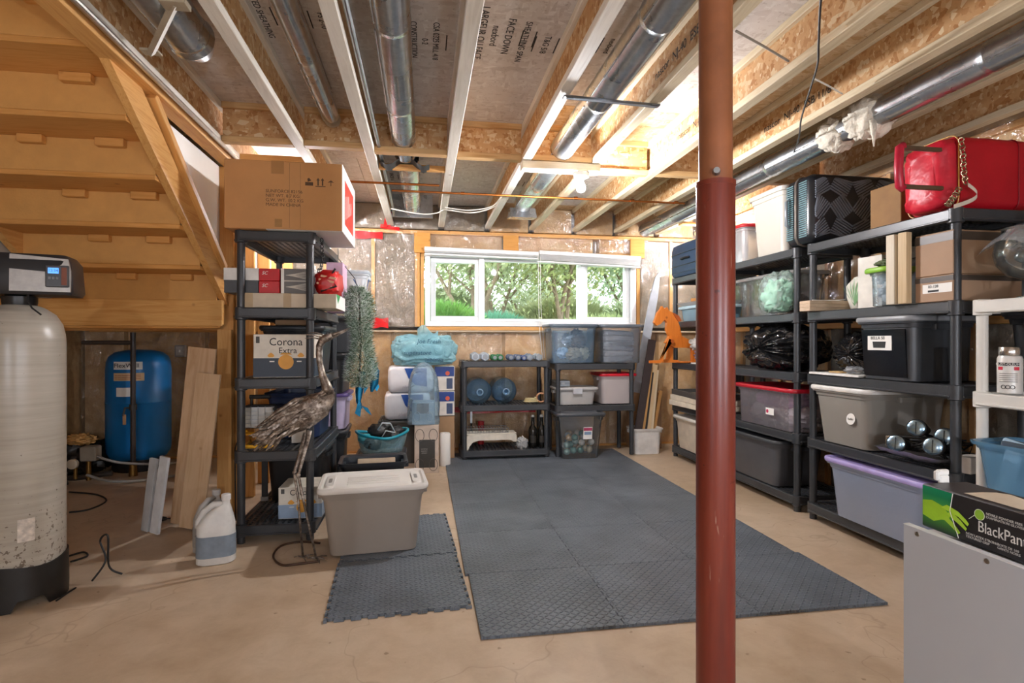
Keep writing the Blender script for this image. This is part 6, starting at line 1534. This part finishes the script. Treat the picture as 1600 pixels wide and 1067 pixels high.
m = MB(); m.b(-.035, .06, -.2135, -.2125, .10, .15); stk = obj('sticker', m, M_PAPER, rbn, (.1, .004, 0))
m = MB(); m.lathe([(.014, 0), (.014, .0006)], 14, (-.015, -.2136, .125), Euler((PI / 2, 0, 0)).to_matrix()); obj('sticker_dot', m, P('#c02a55', .5), stk)
fc = thing('wrapped_fabric', 'pink and white wrapped fabric inside the long red lidded bin', 'fabric', (rbn.location.x, rbn.location.y, T4 + .007))
for k, (y_, z_, h_) in enumerate(((-.18, .08, '#d9d5d6'), (.02, .08, '#cfc9cc'), (.2, .08, '#dfdcdc'), (-.08, .19, '#b06aa8'), (.12, .19, '#c486b8'))):
    obj('bundle', blob(.14, .14, .075, .35, 110 + k, 28, 18, 3, None, True), P(h_, .6), fc, (0, y_, z_), smooth=50)
dg = bin_y('storage_bin', 'dark grey moulded tote on the bottom tier of the middle shelf', 1128, 1212, T5, .33, .44, P('#4b4b4e', .4), P('#3c3d40', .4), .86, xf=2.505)
amb = thing('amber_jar', 'amber tinted jar in shadow at the junction of the middle and nearest shelves', 'jar', (2.80, 3.19, T5))
m = MB(); m.lathe([(.09, 0), (.1, .01), (.1, .24), (.07, .28), (.07, .30)], 28); obj('jar', m, CLEAR('#e0a050', .55, .08, '#a8682a'), amb)
m = MB(); m.cyl((0, 0, .30), (0, 0, .325), .075, None, 24); obj('cap', m, P('#4a3522', .5), amb)

# ---- unit C : hard-shell suitcase pushed in end-on
su = thing('suitcase', 'black hard shell suitcase with chevron ribs on top of the nearest black shelf', 'suitcase', (2.83, 3.385, T1))
SL, ST, SH = .66, .27, .455
M_SHELL = P('#202226', .3, 0, .1, 12); M_TEALS = P('#7fa3aa', .3, .2, .1, 12)
def shellhalf(y0, y1, mat, parent):
    rings = []
    Mx = lambda p, y: Vector((p.x, y, p.y + SH / 2 + .004))
    sgn = 1 if y1 > y0 else -1
    for q, ins in ((0, 0.0), (.7, 0.0), (.9, .012), (1, .035)):
        rings.append([Mx(p, y0 + (y1 - y0) * q) for p in rrect(SL - 2 * ins, SH - 2 * ins, .055, 5)])
    m = MB(); m.loft(rings); return obj('shell_half', m, mat, parent, smooth=40)
hA = shellhalf(.01, .125, M_SHELL, su); hB = shellhalf(-.01, -.145, M_SHELL, su)
m = MB(); ring = [Vector((p.x, 0, p.y + SH / 2 + .004)) for p in rrect(SL + .006, SH + .0, .056, 5)]; m.tube(ring + [ring[0]], .011, 8); obj('zip', m, P('#6a625a', .4, .4), su, smooth=60)
# ribs on the broad near face: fields of slanted ribs forming chevron blocks
rdz = random.Random(5)
def clip_rib(cx, cz, ang, L):
    return (cx - math.cos(ang) * L / 2, cz - math.sin(ang) * L / 2, cx + math.cos(ang) * L / 2, cz + math.sin(ang) * L / 2)
m = MB(); cell = .15
for i in range(4):
    for j in range(3):
        for k in range(8):
            ang = math.radians(52 if (i + j) % 2 else -52); ang = ang if j % 2 else -ang * .55
            cx = -SL / 2 + .075 + i * .165 - .02; cz = .06 + j * .145 + .03
            off = (k - 3.5) * .017; px_, pz_ = cx - math.sin(ang) * off, cz + math.cos(ang) * off
            a0, b0, a1, b1 = clip_rib(px_, pz_, ang, .135)
            q0, q1 = max(-SL / 2 + .03, min(SL / 2 - .03, a0)), max(-SL / 2 + .03, min(SL / 2 - .03, a1)); w0, w1 = max(.035, min(SH - .03, b0)), max(.035, min(SH - .03, b1))
            m.tube([(q0, -.1455, w0), (q1, -.1455, w1)], .006, 5)
obj('chevron_ribs', m, P('#777d86', .28), hB, smooth=60)  # ribs paler than the black shell: their highlights are put into the colour
# ribs on the end that faces the aisle
for k in range(26):
    z_ = .05 + k * .0145
    for (ya, yb) in ((-.105, -.03), (.03, .10)):
        m = MB(); m.tube([(-SL / 2 - .0015, ya, z_), (-SL / 2 - .0015, yb, z_)], .0042, 6); obj('end_rib', m, M_TEALS, su)
m = MB(); m.tube([(-SL / 2, .065, .13), (-SL / 2 - .03, .065, .15), (-SL / 2 - .03, .065, .31), (-SL / 2, .065, .33)], .011, 8); obj('handle', m, P('#8d9499', .35, .3), su, smooth=180)
for s in (-1, 1):
    for y_ in (-.09, .07):
        m = MB(); m.cyl((SL / 2 + .02, y_ - .012, .24 + s * .17), (SL / 2 + .02, y_ + .012, .24 + s * .17), .022, None, 16); obj('wheel', m, M_INK, su)
# red rolling bag
rb = thing('rolling_bag', 'red wheeled bag with extended handle and chain strap on top of the nearest black shelf', 'bag', (2.79, 2.46, T1))
M_REDB = P('#b00f1f', .5, 0, .12, 5, .3, 14, .4, .01); M_SATIN = P('#c81e33', .42, 0, .25, 5, .5, 9, .5, .02)
m = MB(); m.loft([[Vector((x_, p.x, p.y + .19)) for p in rrect(.28 + e, .36 + e, .05, 5)] for x_, e in ((-.2, -.06), (-.185, -.0), (.0, .006), (.22, 0), (.235, -.05))]); obj('body', m, M_REDB, rb, smooth=50)
m = MB(); m.loft([[Vector((x_ + .008 * math.sin(k_ * 1.7), p.x, p.y + .19)) for k_, p in enumerate(rrect(.26 + e, .345 + e, .05, 5))] for x_, e in ((-.20, 0), (-.235, -.01), (-.26, -.05), (-.268, -.12))]); obj('satin_end', m, M_SATIN, rb, smooth=50)
for x_ in (-.2, .15):
    ring = [Vector((x_, p.x, p.y + .19)) for p in rrect(.286, .366, .05, 5)]; m = MB(); m.tube(ring + [ring[0]], .003, 6); obj('piping', m, P('#d8a24a', .4) if x_ < 0 else P('#8a0c18', .5), rb)
for z_ in (.30, .11):
    m = MB(); m.box((-.33, -.10, z_), (.30, .018, .022), None, .004); obj('telescopic_rail', m, P('#6d5a48', .35, .5), rb)
m = MB(); m.tube([(-.47, -.10, .31), (-.49, -.10, .30), (-.495, -.10, .20), (-.49, -.10, .11), (-.47, -.10, .10)], .02, 12); obj('pull_grip', m, P('#b8203a', .35), rb, smooth=180)
pts = [(-.21, -.165, .33), (-.205, -.17, .25), (-.2, -.17, .17), (-.19, -.17, .11)]
k = 0
for i in range(len(pts) - 1):
    for q in range(4):
        a = Vector(pts[i]).lerp(Vector(pts[i + 1]), q / 4); m = MB(); M_ = Euler((PI / 2 if k % 2 else 0, 0 if k % 2 else PI / 2, 0)).to_matrix(); k += 1
        m.tube([a + M_ @ Vector((.011 * math.cos(e * PI / 5), .014 * math.sin(e * PI / 5), 0)) for e in range(11)], .003, 6); obj('chain_link', m, METAL('#b9a98a', .3), rb, smooth=180)
pts = [(-.23, -.17, .09), (-.26, -.175, .05), (-.29, -.18, .02), (-.31, -.18, -.0)]
for i in range(len(pts) - 1):
    for q in range(3):
        a = Vector(pts[i]).lerp(Vector(pts[i + 1]), q / 3); m = MB(); M_ = Euler((PI / 2 if k % 2 else 0, .5, 0)).to_matrix(); k += 1
        m.tube([a + M_ @ Vector((.014 * math.cos(e * PI / 5), .011 * math.sin(e * PI / 5), 0)) for e in range(11)], .003, 6); obj('chain_link', m, METAL('#b9a98a', .3), rb, smooth=180)
m = MB(); m.grid(20, 2, lambda a, b: Vector((-.19 + .09 * math.sin(a * PI) - .08 * a, -.18 - .012 * b * 0, .10 - .11 * a + .02 * b))); obj('leather_strap', m, P('#cfc3b4', .5), rb, smooth=180, recalc=False)
for y_ in (-.09, .09):
    m = MB(); m.cyl((.25, y_ - .012, .035), (.25, y_ + .012, .035), .032, None, 16); obj('wheel', m, M_INK, rb)
bp2 = carton('brown_parcel', 'plain brown carton between the black suitcase and the red bag', (2.86, 2.86, T1), 0, .34, .22, .27, P('#8a6436', .7), tapes=False, flap=False)
# tier 1.38 of C
for k in range(3):
    m = MB(); m.b(-.25, .25, -.05, .05, 0, .022, .002)
    tag(obj('wood_strip', m, P('#c0a88e', .6, 0, .1, 20), None, (2.72, 3.265, T2 + .0225 * k)), ('lowest', 'middle', 'topmost')[k] + ' strip of the short wood bundle beside the green cloth bag', 'wood strip', 'bundle of short wood strips')
bf = thing('wall_bracket', 'white bent wire bracket lying on the short wood bundle', 'bracket', (2.62, 3.255, T2 + .068))
m = MB(); m.tube([(-.1, 0, .004), (.0, .02, .004), (.08, -.02, .004), (.14, 0, .012)], .004, 6); obj('wire', m, M_WHITE, bf)
pb2 = thing('palm_cushion', 'palm leaf printed cushion in a clear cover behind the wood bundle', 'cushion', (2.82, 3.10, T2))
obj('cushion', blob(.12, .12, .12, .1, 120, 30, 20, 2, .9, False, .7), P('#d8d6c8', .7), pb2, (0, 0, .11), smooth=60)
for k in range(7):
    a = -1.0 + k * .33
    m = MB(); m.grid(6, 3, lambda u, w: Vector((-.125 - .004 * math.sin(u * PI), .11 * u * math.sin(a) + .012 * (w - .5) * math.sin(u * PI), .03 + .17 * u * math.cos(a * .8) + .01 * (w - .5)))); obj('leaf_print', m, P('#6f9a6a', .6), pb2, smooth=180, recalc=False)
m = MB(); m.cyl((0.02, .08, .22), (.02, .08, .28), .02, None, 12); obj('red_cap', m, M_RED, pb2)
cl2 = tote('clear_bin', 'large clear bin at the back behind the palm cushion', 'storage bin', (2.98, 2.99, T2), PI / 2, .4, .2, .30, M_CLR, None, .92)
uc = carton('white_carton', 'white carton with black square mark on the upper tier of the nearest black shelf', (2.74, ry(1352, 2.62), T2), math.radians(6), .20, .16, .31, P('#d6cfc2', .6), tapes=False, flap=False)
m = MB(); m.b(-.1006, -.1, -.08, .08, .0, .31); obj('white_face', m, P('#dcd7cc', .6), uc)
m = MB(); m.b(-.10, .1, -.0808, -.0801, .25, .285); mk0 = obj('flap_line', m, P('#b9a88e', .6), uc)
m = MB(); m.b(-.088, -.058, -.0812, -.0805, .255, .29); mk = obj('black_mark', m, M_INK, uc)
text('lettering', 'U', .026, M_PAPER, mk, (-.073, -.0818, .272), (PI / 2, 0, 0))
gn = bin_y('clear_bin', 'small clear bin with lime green lid beside the white carton', 1346, 1387, T2, .2, .22, CLEAR('#f8fafb', .2, .1, '#c3d2d8', .2, 8), P('#86b93a', .4), .9, xf=2.5)
vb = thing('white_blocks', 'blue and white crumpled packs inside the lime lidded bin', 'packs', (gn.location.x, gn.location.y, T2 + .007))
for k in range(4): obj('pack', blob(.06, .06, .035, .4, 130 + k, 20, 14, 3, None, True), P(('#c8d6de', '#9db8c9')[k % 2], .5), vb, (.0, (-.02, .02)[k % 2], .04 + .035 * k), smooth=50)
gx = thing('leaf_scrap', 'green leafy scrap lying on the lime lid', 'leaves', (gn.location.x, gn.location.y, T2 + .222))
obj('scrap', blob(.09, .07, .025, .5, 135, 24, 14, 3, .8, True), P('#5e6b4a', .7), gx, (0, 0, .02), smooth=50)
for k, px in enumerate((1396, 1414)):
    m = MB(); m.b(-.018, .018, -.025, .025, 0, .375, .002)
    y_ = ry(px, 2.51)
    tag(obj('timber_offcut', m, WOOD('#cfc3ad', '#ddd3c0', 'z') if k == 0 else WOOD('#bda27a', '#d2ba94', 'z'), None, (2.505 + .004 * k, y_, T2 + .0), (0, 0, math.radians(4))), ('whitish timber offcut standing upright beside the lime lidded bin', 'speckled tan timber offcut standing against the brown cartons')[k], 'timber')
for k in range(2):
    h_ = (.13, .215)[k]
    cb2 = carton('brown_carton', ('lower brown carton with an address label on the nearest black shelf', 'upper brown carton with dark tape resting on the labelled one')[k], (2.74, 2.405, T2 + (.0, .132)[k]), 0, .40, .21, h_, P('#a4856a', .7, 0, .06, 8), tapes=False, flap=False)
    m = MB(); m.b(-.2008, .2008, -.1058, .1058, h_ - .05 if k else h_ - .03, h_ - .008 if k else h_ - .004); obj('dark_tape', m, P('#4b4038', .4), cb2)
    if k == 0:
        m = MB(); m.b(-.2016, -.2006, -.1, .06, .045, .09); lb2 = obj('address_label', m, M_PAPER, cb2)
        text('lettering', '03-128', .02, M_INK, lb2, (-.2024, .0, .077), (PI / 2, 0, -PI / 2))
        m = MB(); m.b(-.2022, -.2016, -.03, .03, .05, .06); obj('barcode', m, M_INK, lb2)
# tier .965 of C
wpn = carton('white_board', 'thin white panel lying at the edge before the slumped garbage bag', (2.60, 3.08, T3), 0, .16, .42, .014, P('#e3e0da', .5), tapes=False, flap=False)
sc3 = thing('parts_bag', 'small clear bag of parts lying on the white panel', 'bag', (2.59, 2.98, T3 + .016))
obj('film', blob(.05, .06, .025, .5, 140, 24, 14, 3, .85, True), CLEAR('#ffffff', .4, .1, '#c9ccd0', .8, 14), sc3, (0, 0, .022), smooth=50)
wd = tag(obj('wood_scrap', (lambda m: (m.loft([rrect(.08, .12, .03, 4, 0), rrect(.08, .12, .03, 4, .008)]), m)[-1])(MB()), P('#c9a56e', .6), None, (2.62, 3.14, T3 + .0155)), 'thin rounded wood scrap on the white panel by the garbage bag', 'wood scrap')
bt3 = bin_y('storage_tote', 'black and grey tote with price sticker on the nearest black shelf', 1333, 1424, T3, .335, .44, P('#3a3d41', .38), P('#8b8d90', .4), .93, xf=2.5)
w_ = abs(ry(1333, 2.5) - ry(1424, 2.5))
m = MB(); m.loft([[Vector((x_, -.1925 - z_ * .06, z_)) for x_, z_ in ((-w_ * .36, .02), (w_ * .36, .02), (w_ * .37, .28), (-w_ * .37, .28))], [Vector((x_, -.186 - z_ * .06, z_)) for x_, z_ in ((-w_ * .36, .02), (w_ * .36, .02), (w_ * .37, .28), (-w_ * .37, .28))]]); pn = obj('black_panel', m, P('#0d0d0f', .15), bt3)
m = MB(); m.b(-.10, .06, -.2095, -.205, .165, .245); stk = obj('sticker', m, M_PAPER, pn)
text('lettering', 'BELLA 50', .024, M_INK, stk, (-.03, -.2105, .232), (PI / 2, 0, 0))
m = MB(); m.prism([(-.04, 0), (.04, 0), (.045, .035), (-.045, .035)], .0008); obj('tote_print', m, M_INK, stk, (-.02, -.21, .178))
# tier .54 : big grey tote and solar lights
gt2 = bin_y('storage_tote', 'big grey tote with pale lid and round sticker on the nearest black shelf', 1263, 1353, T4, .345, .60, P('#8d8880', .42, 0, .04, 4), P('#dedbd5', .4), .86, xf=2.49)
m = MB(); m.lathe([(.034, 0), (.034, .001)], 24, (.09, -.292, .175), Euler((PI / 2 + math.radians(-7), 0, 0)).to_matrix()); rs = obj('round_sticker', m, M_PAPER, gt2, (0, .022, 0))
text('lettering', 'hello', .02, P('#77736d', .5), rs, (.09, -.2945, .175), (PI / 2, 0, 0))
lt = thing('foil_tray', 'crumpled foil tray under the solar lights on the nearest black shelf', 'tray', (2.64, 2.52, T4))
m = MB(); m.grid(14, 12, lambda a, b: Vector(((a - .5) * .34, (b - .5) * .40, .012 + .05 * (max(abs(a - .5), abs(b - .5)) * 2) ** 3 + .012 * NZ.noise(Vector((a * 6, b * 6, 1)))))); obj('foil', m, METAL('#c3c6ca', .35), lt, smooth=40, recalc=False)
def solar(label, px, py, x, r=.045, rot=(0, 0)):
    p = at_x(px, py, x)
    t_ = thing('solar_light', label, 'garden light', p, 0, 'solar lights in the foil tray', rot=(0, math.radians(-80 + rot[0]), math.radians(30 + rot[1])))
    m = MB(); m.lathe([(r * .4, -.19), (r * .5, -.17), (r * .8, -.06), (r, -.03), (r * 1.05, 0), (r, .006)], 24); obj('lamp_body', m, M_INK, t_, smooth=40)
    m = MB(); m.lathe([(r * .92, .006), (r * .8, .010), (r * .3, .013), (.001, .013)], 24); obj('lens', m, METAL('#9fbcd0', .2) if px != 1426 else METAL('#b39a86', .25), t_, smooth=40)
    m = MB(); m.tube([(-r * .7, 0, .0138), (r * .7, 0, .0138)], .0022, 4); obj('lens_bar', m, M_INK, t_)
    return t_
solar('blue lensed solar light at the front of the foil tray', 1400, 692, 2.50); solar('blue lensed solar light lying beside the shelf post', 1458, 697, 2.52); solar('bronze lensed solar light on top of the others', 1432, 668, 2.58); solar('solar light half hidden behind the near post', 1476, 682, 2.62)
jx = thing('cable_heap', 'tangled black leads heaped among the solar lights', 'cables', (2.68, 2.52, T4 + .03))
rd = random.Random(8); m = MB()
for s in range(5):
    pts = [Vector((rd.uniform(-.12, .12), rd.uniform(-.16, .16), rd.uniform(.01, .11))) for _ in range(9)]
    m.tube(pts, .006, 6)
obj('lead', m, M_INK, jx, smooth=180)
obj('plug_block', (lambda m: (m.b(-.16, -.13, .12, .16, .03, .09, .004), m)[-1])(MB()), P('#8a7a66', .5), jx)
wbx = carton('white_carton', 'small white carton at the near end of the lower tier behind the post', (2.64, 2.30, T4), math.radians(10), .12, .07, .08, P('#cfcac4', .5), tapes=False, flap=False)
# bottom: lavender bin
lv = bin_y('clear_bin', 'long blue tinted bin with lavender lid on the bottom tier of the nearest black shelf', 1284, 1446, T5, .34, .44, CLEAR('#e9eef7', .5, .1, '#b4bfd6', .25, 7), P('#a99ad0', .4), .88, xf=2.47)

# ---- unit D (white) : glass bowl, spray can, tubs
gbw = thing('glass_bowl', 'large footed glass bowl half covered with plastic on the white shelf', 'bowl', (2.66, 2.02, 1.3735))
M_GL = CLEAR('#fafcfb', .05, .02, '#ccd4d2', 0, 5, 1.1)
m = MB(); m.lathe([(.07, 0), (.07, .006), (.02, .012), (.014, .03), (.024, .045), (.016, .06), (.03, .078), (.1, .10), (.14, .15), (.152, .2), (.14, .26), (.118, .30), (.122, .31), (.116, .308), (.136, .26), (.147, .2), (.135, .152), (.09, .104), (.001, .085)], 48, cap1=False); obj('bowl', m, M_GL, gbw, smooth=60)
for k, (x_, y_, r_) in enumerate(((-.04, -.03, .035), (.04, .02, .04), (0, .06, .03))):
    m = MB(); n = 10; m.lathe([(max(.0005, r_ * math.sin(PI * q / n)), -r_ * math.cos(PI * q / n)) for q in range(n + 1)], 18, (x_, y_, .19)); obj('glass_ball', m, METAL('#9aa3a8', .12), gbw, smooth=180)
m = MB(); m.grid(16, 14, lambda a, b: Vector(((a - .5) * .30 - .03, (b - .5) * .28, .325 - .9 * ((a - .5) ** 2 + (b - .5) ** 2) * .35 + .012 * NZ.noise(Vector((a * 5, b * 5, 3)))))); obj('plastic_cover', m, CLEAR('#ffffff', .35, .08, '#c9ccd0', 1.0, 10), gbw, smooth=60, recalc=False)
gb4 = thing('clear_bag', 'crumpled clear bag resting behind the glass bowl', 'bag', (2.88, 2.06, 1.3735))
obj('film', blob(.08, .12, .22, .4, 150, 40, 26, 3, .95, True), CLEAR('#e6f1f3', .4, .08, '#a9bcc2', 1.0, 12), gb4, (0, 0, .21), smooth=50)
can = thing('spray_can', 'silver topped spray paint can on the middle tier of the white shelf', 'spray can', (2.60, ry(1578, 2.60), .9475))
m = MB(); m.lathe([(.042, 0), (.045, .004), (.045, .155), (.04, .168), (.036, .17)], 32); obj('can', m, P('#d6d3cd', .35, .1), can)
m = MB(); m.lathe([(.04, .17), (.041, .172), (.04, .205), (.038, .208), (.001, .208)], 32, cap1=False); obj('cap', m, METAL('#c4bfb8', .2), can)
ca = math.radians(-150)
def can_band(z0, z1, a0, a1, mat, nm): 
    m = MB(); m.grid(14, 2, lambda a, b: Vector((.0455 * math.cos(ca + a0 + (a1 - a0) * a), .0455 * math.sin(ca + a0 + (a1 - a0) * a), z0 + (z1 - z0) * b))); return obj(nm, m, mat, can, smooth=180, recalc=False)
can_band(.125, .138, -.95, .95, M_INK, 'black_band'); can_band(.105, .12, -.9, -.4, P('#c8203a', .5), 'red_mark'); can_band(.105, .12, .45, .9, P('#c8203a', .5), 'red_mark')
for k in range(5): can_band(.052 + .009 * k, .055 + .009 * k, -.75, .75, P('#77736d', .5), 'print_line')
text('lettering', 'RUST-OLEUM', .0135, M_PAPER, can, (.0468 * math.cos(ca), .0468 * math.sin(ca), .1315), (PI / 2, 0, ca + PI / 2))
for k in (-1, 0, 1):
    m = MB(); a = ca + k * .35; m.tube([(.0462 * math.cos(a) - math.sin(a) * .008 * math.cos(q * PI / 6), .0462 * math.sin(a) + math.cos(a) * .008 * math.cos(q * PI / 6), .03 + .008 * math.sin(q * PI / 6)) for q in range(13)], .0013, 4); obj('hazard_mark', m, M_INK, can)
bt4 = tote('storage_tote', 'black slanted tote at the back of the white shelf middle tier', 'storage bin', (2.82, 2.06, .9475), PI / 2, .28, .30, .36, P('#17171a', .35), P('#202024', .35), .8)
bl = tote('blue_bin', 'light blue bin of parts on the lower tier of the white shelf', 'storage bin', (2.58, 1.97, .5025), PI / 2 + math.radians(4), .36, .30, .235, CLEAR('#dcf0fc', .36, .08, '#86c2ea', .1, 6), None, .8)
pt_ = thing('spare_parts', 'white and black spare parts inside the light blue bin', 'parts', (2.58, 1.97, .51))
for k, (x_, y_, z_, s_, c_, r_) in enumerate(((-.07, .05, .1, (.02, .06, .19), '#e6e8ea', .3), (-.02, -.04, .1, (.05, .1, .12), '#8fb2cc', .1), (.05, .06, .12, (.08, .1, .1), '#3a3d42', .4), (.02, .0, .2, (.12, .22, .03), '#4a5560', .2), (.0, .08, .215, (.05, .08, .03), '#a9c3d3', .5), (-.03, -.08, .21, (.06, .1, .03), '#2d2f33', .6))):
    m = MB(); m.box((0, 0, 0), s_, None, .006); obj('part', m, P(c_, .4), pt_, (x_, y_, z_), (r_ * .6, r_ * .4, r_))
lw = carton('white_carton', 'long white carton on the lower tier of the white shelf', (2.86, 1.9, .5025), 0, .2, .5, .1, P('#c9c6c2', .5), tapes=False, flap=False)

# ---- grey cabinet at the near right with glove box
cb3 = thing('cabinet', 'pale grey laminate cabinet with white edging in the right foreground', 'cabinet', (1.46, .86, 0))
M_LAM = P('#b2b6bb', .45, 0, .02, 3); M_EDGE = P('#dddddd', .45)
CW, CD, CHt = .52, .72, .72
m = MB(); m.b(-CW / 2, -CW / 2 + .018, -CD / 2, CD / 2, 0, CHt - .0015, .001); sd = obj('side_panel', m, M_LAM, cb3)
m = MB(); m.b(-CW / 2, -CW / 2 + .018, -CD / 2, CD / 2, CHt - .0015, CHt); obj('edge_band', m, M_EDGE, sd)
m = MB(); m.b(CW / 2 - .018, CW / 2, -CD / 2, CD / 2, 0, CHt, .001); obj('side_panel', m, M_LAM, cb3)
m = MB(); m.b(-CW / 2 + .018, CW / 2 - .018, -CD / 2 + .01, CD / 2, CHt - .04, CHt - .02, .001); obj('top_panel', m, M_EDGE, cb3)
m = MB(); m.b(-CW / 2 + .018, CW / 2 - .018, CD / 2 - .012, CD / 2, .05, CHt - .04); obj('back_panel', m, M_LAM, cb3)
for z_ in (.06, .38): m = MB(); m.b(-CW / 2 + .018, CW / 2 - .018, -CD / 2 + .01, CD / 2 - .012, z_, z_ + .018); obj('shelf_panel', m, M_LAM, cb3)
m = MB(); m.b(-CW / 2 + .018, CW / 2 - .018, -CD / 2, -CD / 2 + .018, .06, CHt - .045, .002); dr = obj('door', m, M_LAM, cb3)
m = MB(); m.tube([(.18, -CD / 2 - .001, .5), (.18, -CD / 2 - .03, .5), (.18, -CD / 2 - .03, .6), (.18, -CD / 2 - .001, .6)], .005, 8); obj('handle', m, M_STEEL, dr)
for y_, z_ in ((CD / 2 - .04, CHt - .014), (CD / 2 - .21, CHt - .014)):
    m = MB(); m.lathe([(.006, 0), (.0055, .0012), (.002, .0012), (.002, .0004)], 14, (-CW / 2 - .0002, y_, z_), Euler((0, -PI / 2, 0)).to_matrix()); obj('cam_screw', m, METAL('#9a938a', .3), sd)
gx_ = thing('glove_box', 'black and green box of rubber gloves on the grey cabinet', 'box', (1.288, 1.05, .7205), math.radians(-2))
GW, GD, GH = .125, .29, .105      # x, y, z
m = MB(); m.b(-GW / 2, GW / 2, -GD / 2, GD / 2, 0, GH, .003); obj('carton', m, P('#232225', .4, 0, .15, 20), gx_)
xg = -GW / 2 - .0004
def gface(pts, mat, name, lift=0.0):        # outline given in (u along -y from far end, z) on the aisle face
    m = MB(); m.add([(xg - .0004 - lift, GD / 2 - u, z) for u, z in pts], [tuple(range(len(pts)))]); return obj(name, m, mat, gx_, recalc=False)
t = NT('green_print'); v = t.coord((1, 1, 1), rnd=False); sp = t.n('ShaderNodeSeparateXYZ'); t.l(v, sp.inputs[0])
M_GRN = t.done(t.bsdf(t.ramp(t.math('MULTIPLY', sp.outputs[2], 9.5), [(.05, '#1d3d24'), (.4, '#4c9a3a'), (.62, '#3f9a4a'), (.8, '#0f7d4e'), (1, '#0a8f63')]), .35))
gface([(.003, .003), (.10, .003), (.078, .06), (.085, .102), (.003, .102)], M_GRN, 'green_panel')
M_GLV = P('#9ccc2e', .4, 0, .12, 20)
gface([(.004, .03), (.035, .022), (.055, .032), (.075, .036), (.078, .048), (.06, .065), (.03, .072), (.004, .066)], M_GLV, 'glove_print', .0004)
for pts_ in ([(.055, .062), (.10, .052), (.122, .038), (.126, .044), (.118, .052), (.10, .064), (.07, .072)], [(.07, .05), (.10, .036), (.118, .026), (.121, .032), (.105, .046), (.08, .06)], [(.06, .036), (.085, .022), (.1, .012), (.105, .017), (.09, .032), (.07, .045)]): gface(pts_, P('#a9d63a', .4), 'finger_print', .0008)
m = MB(); m.tube([(xg - .0008, GD / 2 - .10, .003), (xg - .0008, GD / 2 - .078, .06), (xg - .0008, GD / 2 - .085, .102)], .001, 4); obj('print_line', m, M_PAPER, gx_)
m = MB(); m.lathe([(.011, 0), (.011, .0006)], 20, (xg - .0004, GD / 2 - .150, .073), Euler((0, -PI / 2, 0)).to_matrix()); obj('lime_dot', m, P('#8fc13a', .4), gx_)
m = MB(); pts = [(xg - .0008, GD / 2 - .15 + .0115 * math.cos(q * PI / 10), .073 + .0115 * math.sin(q * PI / 10)) for q in range(21)]; m.tube(pts, .0007, 4); m.tube([(xg - .0008, GD / 2 - .138, .068), (xg - .0008, GD / 2 - .125, .056)], .0006, 4); obj('dot_outline', m, P('#d5dfc0', .4), gx_)
text('lettering', 'BlackPanther', .034, P('#d9d7d2', .4), gx_, (xg - .001, GD / 2 - .146, .046), (PI / 2, 0, -PI / 2), 'LEFT', .8)
for k, (u0, z_, s_) in enumerate(((.165, .080, 'NITRILE POWDER FREE'), (.165, .073, 'EXAMINATION GLOVES'), (.118, .022, 'NON LATEX STRONG'), (.118, .015, 'TEXTURED GRIP'), (.19, .022, 'BOITE DE 100'), (.19, .015, 'GANTS NOIRS'))):
    text('lettering', s_, .0075, P('#b9b7b2', .5), gx_, (xg - .001, GD / 2 - u0, z_), (PI / 2, 0, -PI / 2), 'LEFT')
m = MB(); m.add([(-.04, .05, GH + .0006), (.05, .05, GH + .0006), (.05, -.08, GH + .0006), (-.04, -.08, GH + .0006)], [(0, 1, 2, 3)]); obj('torn_opening', m, P('#0c0b0b', .8), gx_, recalc=False)
m = MB(); m.grid(6, 5, lambda a, b: Vector((-.045 + .05 * a, .05 - .13 * b, GH + .001 + .012 * a * math.sin(b * 3)))); obj('torn_flap', m, P('#cdbfa8', .7), gx_, smooth=180, recalc=False)
wc = thing('wire_clip', 'small white plastic clip standing behind the glove box', 'clip', (1.30, 1.203, .7215))
m = MB(); m.b(-.014, .014, -.005, .005, 0, .12, .003); obj('stem', m, M_WHITE, wc)
m = MB(); m.b(-.02, .012, -.006, .006, .12, .135, .003); m.b(-.026, -.014, -.006, .006, .108, .132, .003); obj('hook', m, M_WHITE, wc)
